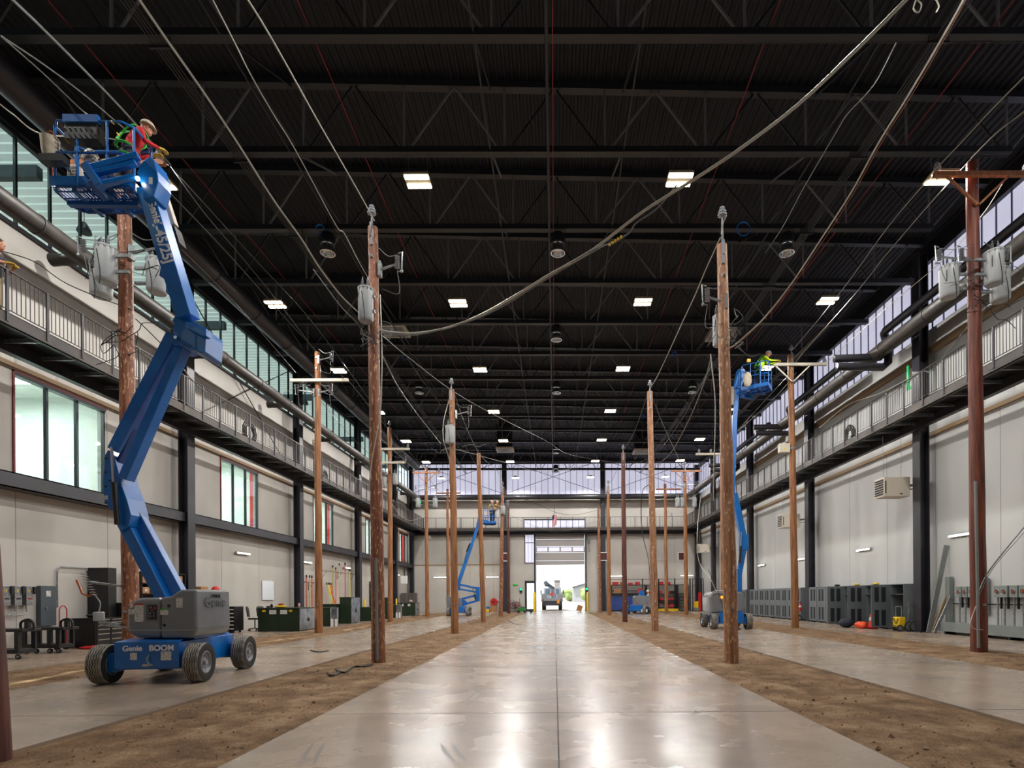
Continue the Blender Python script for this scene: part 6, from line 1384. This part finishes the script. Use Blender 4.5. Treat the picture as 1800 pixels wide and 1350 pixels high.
for (x, y, lb) in ((-11.1, 28.0, 'second cabinet'), (-11.15, 39.6, 'seventh cabinet')):
    t = thing('meter_pedestal', 'small bare-metal box with papers standing by the ' + lb, 'metal box', (x, y, 0)); a = MB(); a.box(-.14, .14, -.1, .1, .4, .92); a.build('metal_box', BARE, t, smooth=False); a = MB(); a.box(-.16, -.02, -.14, -.12, 0, .38); a.box(.04, .18, -.14, -.12, 0, .38); a.build('white_sheet', WHITE, t, smooth=False); a = MB(); a.box(-.06, .06, -.08, .08, 0, .4); a.build('stand', STEELD, t, smooth=False)
# things on the first cabinet
for (x, y, s, m_, nm, lb, cat) in ((-12.0, 24.3, (.3, .2, .05), YELLOW, 'rubber_blanket', 'folded yellow rubber blanket on the biggest green cabinet', 'blanket'), (-12.35, 24.2, (.06, .06, .09), BLACK, 'spray_can', 'small black can on the biggest green cabinet', 'can'), (-12.6, 24.4, (.1, .1, .04), NAVY, 'rag', 'dark rag on the biggest green cabinet', 'rag'), (-11.2, 24.3, (.05, .05, .1), M('pink_bottle', C(220, 150, 150), .4), 'spray_bottle', 'pink bottle at the bare-door end of the biggest green cabinet', 'bottle')):
    blobw((x, y, 1.02 + s[2]), s, m_, nm, lb, cat, 3, .02)
blobw((-12.0, 24.28, 1.16), (.12, .1, .05), COPPER, 'work_glove', 'tan glove lying on the yellow blanket', 'glove', 11, .05); blobw((-11.5, 44.3, 1.14), (.15, .15, .12), CANVAS, 'sun_hat', 'pale dome-shaped cap on the last green cabinet', 'cap', 2, .02); blobw((-12.3, 34.5, .93), (.08, .1, .07), RED, 'red_bag', 'small red item on the fifth green cabinet', 'item', 2, .03)
t = thing('storage_cabinet', 'row of dull grey cabinets in the far corner behind the last green cabinet', 'cabinet', (-13.6, 51.2, 0))
for k in range(4): a = MB(); a.box(-.6 + k * .36, -.26 + k * .36, 0, .5, 0, 1.85); a.build('cabinet_unit', M('dull_cabinet', C(92, 84, 82), .5) if k == 0 else bpy.data.materials['dull_cabinet'], t, smooth=False)
for x, y, lb in ((-13.8, 40.3, 'just beyond the third column'), (-13.7, 48.0, 'before the fourth column')):
    a = MB(); a.lathe([(.07, 0), (.07, 1.3), (.03, 1.36)], n=12); o = a.build('yellow_bollard', YELLOW, label='slim yellow post ' + lb + ' near the interior-window wall', cat='post'); o.location = (x, y, 0)
# hot sticks in wall racks
def stick(x, y, h, m_, lb, tx=0., ty=0., z0=.05, head=BLACK, r=.022):
    t = thing('hot_stick', lb, 'pole tool', (x, y, z0), group='insulated sticks on the wall racks'); a = MB(); a.tube([(0, 0, 0), (tx, ty, h)], r, 8); a.build('rod', m_, t); a = MB(); a.tube([(tx, ty, h), (tx * 1.05, ty * 1.05, h + .14)], r * 1.5, 6); a.build('head', head, t)
def rack(y0, y1, z, lb):
    t = thing('stick_rack', lb, 'rack', (-14.33, y0, z)); a = MB(); a.tube([(.28, 0, 0), (.28, y1 - y0, 0)], .015, 6); a.build('bar', BLACK, t)
    for y in (0, (y1 - y0) / 2, y1 - y0): a = MB(); a.tube([(0, y, 0), (.3, y, 0)], .012, 5); a.tube([(0, y, -.4), (.28, y, -.02)], .012, 5); a.tube([(0, y, 0), (0, y, -.45)], .012, 5); a.build('bracket', BLACK, t)
rack(31.2, 33.4, 2.35, 'black wall rack holding the shorter coloured sticks'); rack(34.2, 38.9, 3.1, 'black wall rack holding the long coloured sticks')
OLV = M('stick_olive', C(170, 168, 60), .5); YEL = M('stick_yellow', C(214, 196, 40), .5); ORG = M('stick_orange', C(214, 92, 62), .5)
for k, (y, m_) in enumerate(((31.3, ORG), (31.7, YEL), (32.0, ORG), (32.5, YEL), (32.75, OLV), (33.1, YEL))): stick(-14.0, y, 2.55, m_, '%s insulated stick on the shorter wall rack, %s from its near end' % ('orange' if m_ is ORG else 'yellow', ORD[k]), r=.03)
for k, (y, m_, h) in enumerate(((35.0, OLV, 3.3), (35.5, ORG, 3.2), (36.1, YEL, 3.5), (37.1, ORG, 3.6), (37.9, YEL, 3.2))): stick(-14.0, y, h, m_, '%s long insulated stick on the taller wall rack, %s from its near end' % ('orange' if m_ is ORG else 'yellow', ORD[k]), r=.04 if k > 2 else .03)
for k, (y, ty, m_) in enumerate(((33.6, .7, YEL), (33.8, .9, ORG), (34.9, -.8, YEL), (35.0, -.5, ORG), (34.0, .5, YEL), (34.4, .4, RED))): stick(-13.5, y, 2.2, m_, '%s stick leaning in the crossed bundle between the racks, %s from the near end' % ('orange' if m_ is ORG else 'red' if m_ is RED else 'yellow', ORD[k]), tx=-.5, ty=ty)
t = thing('glass_partition', 'black framed glazed opening in the wall between the third and fourth columns', 'door frame', (-14.3, 42.9, 0)); a = MB(); a.box(0, .08, 0, .1, 0, 2.7); a.box(0, .08, 1.4, 1.5, 0, 2.7); a.box(0, .08, 0, 1.5, 2.6, 2.7); a.build('frame', BLACK, t, smooth=False); a = MB(); a.box(.01, .02, .75, 1.4, 0, 2.6); a.build('dark_leaf', LOCKD, t, smooth=False); a = MB(); a.box(.01, .02, .1, .75, 0, 2.6); a.build('pale_leaf', BARE, t, smooth=False)
t = thing('exit_sign', 'green lit sign in the far corner above the end catwalk', 'sign', (-12.85, YE - 1.6, 10.5)); a = MB(); a.box(-.3, .3, -.05, .05, -.2, .2); a.build('sign_box', BLACK, t, smooth=False); a = MB(); a.box(-.2, .2, -.06, -.05, -.12, .12); a.build('green_face', M('green_lamp', C(30, 220, 120), .4, em=C(20, 220, 110), es=1.2), t, smooth=False)

# ================================================================ things at the end wall
t = thing('hose_reel', 'round red reel on the end wall over the cardboard box', 'reel', (-5.95, YE - .12, .97)); a = MB(); a.cyl((0, -.12, 0), (0, .05, 0), .34, n=28); a.build('reel_drum', RED, t); a = MB(); a.cyl((0, -.16, 0), (0, -.12, 0), .1, n=14); a.box(.33, .45, -.1, -.02, -.06, .08); a.build('reel_hub', BLACK, t)
t = thing('cardboard_box', 'cardboard box on the floor below the red reel', 'box', (-5.95, YE - .5, 0)); a = MB(); a.box(-.3, .3, -.25, .25, 0, .6); a.build('carton', WOODC, t, smooth=False); a = MB(); a.box(-.03, .03, -.255, -.25, 0, .6); a.build('tape', TAN, t, smooth=False)
t = thing('storage_bin', 'blue bin on a yellow one beside the cardboard box at the end wall', 'bin', (-6.5, YE - .5, 0)); a = MB(); a.box(-.15, .15, -.2, .2, 0, .3); a.build('yellow_bin', YELLOW, t, smooth=False); a = MB(); a.box(-.15, .15, -.2, .2, .3, .52); a.build('blue_bin', BLUE, t, smooth=False)
# coiled wire stand by the glass door
t = thing('cable_stand', 'stand tangled with coils of dark and red cable beside the glass door', 'cable stand', (-3.9, YE - .5, 0)); rr = random.Random(3)
for j, m_ in enumerate((BLACK, WIREG, RED, BLACK)):
    a = MB()
    for k in range(4):
        c_ = Vector((rr.uniform(-.45, .45), rr.uniform(-.1, .1), rr.uniform(.3, .9))); r = rr.uniform(.15, .32); a.tube([c_ + Vector((math.cos(i * .5236) * r, rr.uniform(-.03, .03), math.sin(i * .5236) * r)) for i in range(12)], .018, 5, closed=True)
    a.build('cable_loop', m_, t)
a = MB(); a.tube([(-.5, 0, 0), (-.5, 0, 1.5)], .02, 6); a.tube([(.5, 0, 0), (.5, 0, 1.3)], .02, 6); a.box(-.55, .55, -.15, .15, 0, .05); a.build('stand_frame', BLACK, t)
q = thing('small_bin', 'small pale bin on the floor between cable stand and glass door', 'bin', (-3.35, YE - .9, 0)); a = MB(); a.box(-.18, .18, -.15, .15, 0, .36); a.build('bin_body', PANEL, q, smooth=False, bevel=.02); a = MB(); a.box(-.19, .19, -.16, .16, .36, .4); a.build('bin_rim', BLACK, q, smooth=False)
t = thing('generator', 'small green machine on the aisle near the big door', 'machine', (-2.9, 49.2, 0)); a = MB(); a.box(-.35, .3, -.25, .25, .12, .48); a.build('green_housing', M('mower_green', C(34, 120, 44), .5), t, bevel=.05); a = MB(); a.cyl((-.3, -.28, .12), (-.3, .28, .12), .12, n=12); a.cyl((.25, -.28, .12), (.25, .28, .12), .12, n=12); a.build('wheels', RUBBER, t)
a = MB(); a.box(-.1, .4, -.15, .15, .46, .55); a.build('black_cover', BLACK, t, smooth=False)
a = MB(); a.cyl((0, -.08, .16), (0, .08, .16), .16, n=16); a.box(-.05, .05, -.05, .05, .16, .36); o = a.build('cable_drum', M('dark_green', C(20, 52, 44), .5), label='little dark green drum on the aisle next to the green machine', cat='drum'); o.location = (-2.1, 49.2, 0)
t = thing('cardboard_sheet', 'tilted square of cardboard standing at the mouth of the big door', 'cardboard', (2.3, 52.2, 0)); a = MB(); a.beam((-.05, 0, .06), (.12, 0, .6), .5, .03, up=(0, 1, 0)); a.build('sheet', WOODC, t, smooth=False); a = MB(); a.beam((.4, 0, .25), (.85, 0, .02), .05, .03); a.build('strap', TAN, t, smooth=False)
for x, lb in ((-1.98, 'beside the glass door'), (3.2, 'on the blue bench side')):
    a = MB(); a.lathe([(.1, 0), (.1, 1.75), (.06, 1.85), (.02, 1.88)], n=16); o = a.build('yellow_bollard', YELLOW, label='yellow bollard at the big door, ' + lb, cat='bollard'); o.location = (x, YE - .3, 0)
for x, lb in ((-3.3, 'beside the glass door'), (3.15, 'above the bollard on the blue bench side')):
    t = thing('signal_light', 'round green signal light ' + lb, 'signal light', (x, YE - .1, 2.15)); a = MB(); a.box(-.12, .12, -.08, .05, -.32, .14); a.build('signal_housing', BLACK, t, smooth=False); a = MB(); a.cyl((0, -.12, .02), (0, -.08, .02), .1, n=16); a.build('green_lens', M('green_lens', C(30, 230, 140), .3, em=C(10, 230, 120), es=2.5) if x < 0 else bpy.data.materials['green_lens'], t)
a = MB(); a.ball((0, 0, 0), .28, .04, .1, 12); o = a.build('green_oval', GREENT, label='small green oval plaque on the end wall above the cable stand', cat='patch'); o.location = (-3.85, YE - .05, 2.6)  # plain flattened green oval set against the end wall
MAR = M('maroon_panel', C(72, 28, 34), .6)
for x, y, lb in ((-4.85, YE - .62, 'on the column beside the glass door'), (4.75, YE - .62, 'on the column beside the blue bench'), (12.5, YE - .1, 'on the end wall above the tool cage')):
    t = thing('wall_panel', 'maroon square panel with a white frame ' + lb, 'panel', (x, y, 5.3)); a = MB(); a.box(-.42, .42, -.03, .03, -.42, .42); a.build('white_frame', WHITE, t, smooth=False); a = MB(); a.box(-.34, .34, -.05, -.03, -.34, .34); a.build('maroon_face', MAR, t, smooth=False)
# flag
t = thing('hanging_flag', 'small striped red white and blue flag hanging straight down over the big door', 'flag', P(974.5, 893, 50)); a = MB(); a.cyl((0, 0, .1), (0, 0, -.65), .02, n=6); a.build('flag_pole', BLACK, t)
FL = [M('flag_red', C(176, 40, 52), .8), M('flag_white', C(225, 220, 218), .8), M('flag_blue', C(40, 48, 92), .8)]
a = MB()
for k in range(9):
    x0, x1 = -.2 + k * .045, -.155 + k * .045; z0, z1 = -1.75 + .03 * k, -.6 - .02 * abs(k - 4); y0 = .05 * math.sin(k * 1.3); y1 = .05 * math.sin((k + 1) * 1.3)
    a.add([(x0, y0, z0), (x1, y1, z0), (x1, y1, z1), (x0, y0, z1)], [(0, 1, 2, 3)], k % 2)
    if k < 4: a.add([(x0, y0 - .01, z1 - .4), (x1, y1 - .01, z1 - .4), (x1, y1 - .01, z1), (x0, y0 - .01, z1)], [(0, 1, 2, 3)], 2)
a.build('flag_cloth', FL, t, smooth=False)
# blue bench
t = thing('work_bench', 'long dark bench draped with a blue tarp by the end wall', 'bench', (5.3, 51.7, 0)); a = MB(); a.box(0, 3.4, 0, .9, 1.42, 1.72); a.box(0, 3.4, 0, .9, 0, .15); a.build('bench_frame', BLACKM, t, smooth=False); a = MB(); a.box(.05, 3.35, -.02, .85, .15, 1.42); a.build('blue_tarp', BLUEBIN, t, smooth=False)
for k, (x, w, m_, nm, lb) in enumerate(((5.9, .3, WOODC, 'cardboard_box', 'cardboard box standing on the blue bench'), (8.0, .22, BOXR, 'plastic_crate', 'reddish crate on the blue bench'))):
    q = thing(nm, lb, 'box', (x, 52.0, 1.72)); a = MB(); a.box(-w, w, -.2, .2, 0, .4); a.build('box_body', m_, q, smooth=False); a = MB(); a.box(-w - .01, w + .01, -.21, .21, .33, .36); a.build('box_rim', TAN if k == 0 else BLACK, q, smooth=False)
# black racks (open frame rows) with bins
t = thing('post_and_rail_screen', 'tall black steel frame of posts and rails fencing the end wall shelves', 'rack', (5.3, 53.3, 0))
for k in range(7):
    x = [0, 1.55, 3.15, 4.7, 6.25, 7.7, 8.8][k]; a = MB(); a.box(x - .05, x + .05, -.05, .05, 0, 3.1); a.build('post', BLACKM, t, smooth=False)
a = MB(); a.box(-.1, 8.9, -.02, .02, 3.02, 3.06); a.box(-.1, 8.9, -.02, .02, 2.3, 2.33); a.build('rail', BLACKM, t, smooth=False)
for sx_, sw, nm in ((5.5, 3.3, 'over the blue bench'), (8.9, 2.9, 'in the middle of the end wall racks'), (11.0 + .9, 1.0, 'nearest the tool cage')):
    t = thing('shelving_unit', 'black open shelving with red crates, ' + nm, 'shelves', (sx_, 53.5, 0))
    for z in (.25, .95, 1.6, 2.45) if sw < 3.2 else (1.9, 2.45): a = MB(); a.box(0, sw, 0, .6, z, z + .08); a.build('shelf', BLACKM, t, smooth=False)
    a = MB()
    for x in (0, sw): a.box(x - .04, x + .04, 0, .08, 0, 2.5); a.box(x - .04, x + .04, .52, .6, 0, 2.5)
    a.build('upright', BLACKM, t, smooth=False)
rr = random.Random(12); n_ = 0
for z, zl in ((.33, 'lowest'), (1.03, 'second'), (1.68, 'third'), (2.53, 'top')):
    for i in range(9):
        x = (9.2 if z < 2.5 else 5.9) + i * (.36 if z < 2.5 else .72) + rr.uniform(-.05, .05)
        if rr.random() < .25 or x > 12: continue
        m_ = BOXR if rr.random() < .75 else (WOODC if z > 2 else BLACK); w = rr.uniform(.12, .17) * (1.6 if z > 2.5 else 1)
        q = thing('plastic_crate' if m_ is BOXR else 'cardboard_box' if m_ is WOODC else 'tool_case', '%s on the %s level of the end wall racks, %s from bench side' % ('red crate' if m_ is BOXR else 'cardboard box' if m_ is WOODC else 'black case', zl, ORD[i]), 'crate' if m_ is BOXR else 'box' if m_ is WOODC else 'case', (x, 53.75, z), group='containers on the end wall racks')
        a = MB(); a.box(-w, w, -.2, .2, 0, rr.uniform(.15, .3)); a.build('container_body', m_, q, smooth=False)
a = MB(); a.box(9.3, 12.4, 52.6, 52.75, 0, .22); o = a.build('rack_guard', YELLOW, smooth=False, label='yellow guard rail along the floor in front of the racks', cat='guard rail')
t = thing('tool_chest', 'black drawer stack with pale handles beside the racks', 'tool chest', (11.9, 51.5, 0)); a = MB(); a.box(-.3, .3, 0, .5, 0, 1.35); a.build('chest_body', BLACKM, t, smooth=False)
for k in range(9): a = MB(); a.box(-.26, .26, -.02, 0, .12 + k * .13, .16 + k * .13); a.build('handle', BARE, t, smooth=False)
t = thing('tool_cage', 'open black cage frame holding a red and yellow machine in the far corner', 'cage', (12.6, 50.6, 0))
for x in (0, .95):
    for y in (0, .9): a = MB(); a.box(x - .03, x + .03, y - .03, y + .03, 0, 3.0); a.build('post', BLACKM, t, smooth=False)
a = MB()
for z in (.05, 1.2, 2.4, 2.97): a.box(0, .95, -.02, .02, z, z + .03); a.box(.93, .97, 0, .9, z, z + .03)
a.build('rail', BLACKM, t, smooth=False)
t = thing('floor_machine', 'red upright machine with a yellow front inside the cage', 'machine', (13.1, 50.9, 0.03)); a = MB(); a.box(-.3, .05, -.15, .15, .3, .9); a.build('yellow_front', YELLOW, t, smooth=False); a = MB(); a.box(.1, .3, -.15, .15, 0, 1.7); a.build('red_column', RED, t, smooth=False); a = MB(); a.box(-.3, .1, -.15, .15, 0, .3); a.build('base_motor', GALV, t, smooth=False)

# ================================================================ outside
t = thing('bucket_truck', 'white utility truck with a raised boom and bucket parked outside the big door', 'truck', (-.27, 57.5, 0))
PALEG = M('truck_white', C(150, 155, 163), .4); DK = M('truck_dark', C(52, 56, 66), .6)
a = MB(); a.box(-1.0, 1.0, .1, 6.0, .55, .85); a.box(-.9, .9, -.05, .15, .5, 1.0); a.build('chassis', DK, t, smooth=False)
a = MB(); a.box(-1.13, -.55, 0, 4.0, .9, 1.75); a.box(.55, 1.13, 0, 4.0, .9, 1.75); a.box(-1.13, 1.13, -.05, .05, .95, 1.3); a.box(-.55, .55, .2, 4, .9, 1.25); a.build('body_lockers', PALEG, t, smooth=False, bevel=.02)
a = MB(); a.box(-1.0, 1.0, 4.3, 6.0, .8, 2.5); a.build('cab', PALEG, t, bevel=.12); a = MB(); a.box(-.75, .75, 4.27, 4.3, 1.75, 2.3); a.build('rear_window', M('truck_glass', C(90, 110, 125), .1), t, smooth=False)
for x in (-.87, .87):
    for y in (.7, 5.0): a = MB(); a.cyl((x - .18, y, .48), (x + .18, y, .48), .48, n=20); w = a.build('wheel', RUBBER, t); a = MB(); a.cyl((x - .19, y, .48), (x + .19, y, .48), .24, n=14); a.build('rim', GALV, w)
a = MB(); a.cyl((.1, 2.2, 1.2), (.1, 2.2, 2.2), .3, n=14); a.beam((.1, 2.2, 2.2), (-.75, 1.2, 3.0), .3, .3); a.build('boom_turret', PALEG, t); a = MB(); a.beam((-.65, 1.3, 2.9), (.2, .9, 2.3), .22, .25); a.beam((-.7, 1.2, 3.0), (-.55, 1.0, 2.6), .3, .3); a.build('folded_boom', DK, t)
a = MB(); a.box(.25, .85, .6, 1.2, 2.25, 3.15); a.box(.2, .9, .55, 1.25, 3.1, 3.2); a.build('bucket', M('bucket_grey', C(176, 176, 178), .5), t, smooth=False, bevel=.03)
a = MB(); a.prism([(-.25, -.1, 1.55), (.25, -.1, 1.55), (0, -.1, 2.05)], (0, -.03, 0)); a.build('red_triangle', M('sign_red', C(225, 80, 76), .5), t, smooth=False); a = MB(); a.box(.5, .78, -.12, -.06, .72, 1.08); a.build('orange_plate', M('sign_orange', C(235, 150, 40), .5), t, smooth=False)
for x in (-1.25, 1.25): a = MB(); a.box(x - .07, x + .07, 4.9, 5.0, 1.7, 2.15); a.build('mirror', DK, t, smooth=False)
for x in (-.95, .95): a = MB(); a.box(x - .08, x + .08, -.12, -.05, 1.05, 1.15); a.build('tail_lamp', RED, t, smooth=False)
t = thing('outer_building', 'pale metal building with a sloping roof seen outside past the truck', 'building', (14, 150, 0)); a = MB(); PB = M('far_building', C(150, 152, 156), .7)
a.prism([(-9, 0, 0), (14, 0, 0), (14, 0, 4.5), (8, 0, 8.6), (-9, 0, 3.8)], (0, 40, 0)); a.build('walls', PB, t, smooth=False); a = MB(); a.beam((-9.2, -.3, 3.9), (8, -.3, 8.8), .6, .3); a.build('roof_edge', DK, t, smooth=False)
for x in (-5, 0): a = MB(); a.box(x, x + 2.4, -.05, 0, 0, 2.6); a.build('window', M('far_window', C(110, 116, 124), .4) if x < -1 else bpy.data.materials['far_window'], t, smooth=False)
LEAF = M('far_leaves', C(104, 128, 70), .9, col2=C(140, 158, 104), ns=1.2)
for k, (x, y, s, lb) in enumerate(((7.5, 118, 3.0, 'bushy tree outside between truck and building'), (-9, 110, 2.6, 'bushy tree seen through the glass door'), (4.5, 160, 3.4, 'farther tree outside behind the truck'), (-14, 140, 4.5, 'tree outside to the side of the glass door'))):
    t = thing('distant_tree', 'pale green ' + lb, 'tree', (x, y, 0)); a = MB(); rr = random.Random(k)
    for i in range(7): a.ball((rr.uniform(-.6, .6) * s, rr.uniform(-.4, .4) * s, s * rr.uniform(.4, .8)), s * .4, n=8)
    a.v = [v * (1 + .15 * NZ.noise(v)) for v in a.v]; a.build('foliage', LEAF, t); a = MB(); a.cyl((0, 0, 0), (0, 0, s * .5), .2, n=8); a.build('trunk', W_DARK, t)
a = MB(); a.box(-120, 120, YE + .4, 300, -.12, -.03); a.box(-120, -XW - 6, -60, YE + .4, -.12, -.03); struct('ground_outside', a, M('outside_ground', C(170, 162, 148), .9), 'bright pale yard outside', smooth=False)
# canopy outside the glass clerestory, leaving a slot of sunlight
CANM = M('canopy_white_glow', C(232, 238, 234), .7, em=C(225, 238, 236), es=.32)  # weak glow added to brighten the underside, the canopy is no lamp
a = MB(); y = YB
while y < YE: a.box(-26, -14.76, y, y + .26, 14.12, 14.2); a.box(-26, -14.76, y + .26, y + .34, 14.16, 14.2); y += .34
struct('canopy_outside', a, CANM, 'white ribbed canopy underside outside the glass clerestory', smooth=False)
a = MB(); y = 2.6
while y < YE: a.box(-24.2, -23.9, y, y + .3, 10, 14.2); a.box(-25, -15, y + 4.4, y + 4.6, 13.75, 14.1); y += BAY
a.box(-24.3, -24.0, YB, YE, 12.3, 12.75); a.box(-20.2, -15, YB, YE, 11.0, 11.05)
struct('canopy_beams_outside', a, M('far_steel', C(84, 96, 104), .6), 'dark canopy beams outside', smooth=False)

# ================================================================ light
w = bpy.data.worlds.new('world'); SC.world = w; w.use_nodes = True; nt = w.node_tree; bg = nt.nodes['Background']; bg.inputs[0].default_value = (.86, .93, 1, 1); bg.inputs[1].default_value = 1.6
S = bpy.data.lights.new('sun', 'SUN'); S.energy = 7; S.angle = .01; S.color = (1, .95, .86); so = bpy.data.objects.new('sun', S); COL.objects.link(so)
d = Vector((.36, .22, -1)).normalized(); so.rotation_euler = d.to_track_quat('-Z', 'Y').to_euler(); so.location = (-20, 0, 30)
cy = SC.cycles
cy.max_bounces = 6; cy.diffuse_bounces = 4; cy.glossy_bounces = 3; cy.transparent_max_bounces = 12; cy.transmission_bounces = 3; cy.sample_clamp_indirect = 4; cy.caustics_reflective = False; cy.caustics_refractive = False; cy.use_denoising = True
SC.view_settings.view_transform = 'Standard'; SC.view_settings.look = 'None'; SC.view_settings.exposure = .47; SC.view_settings.gamma = 1
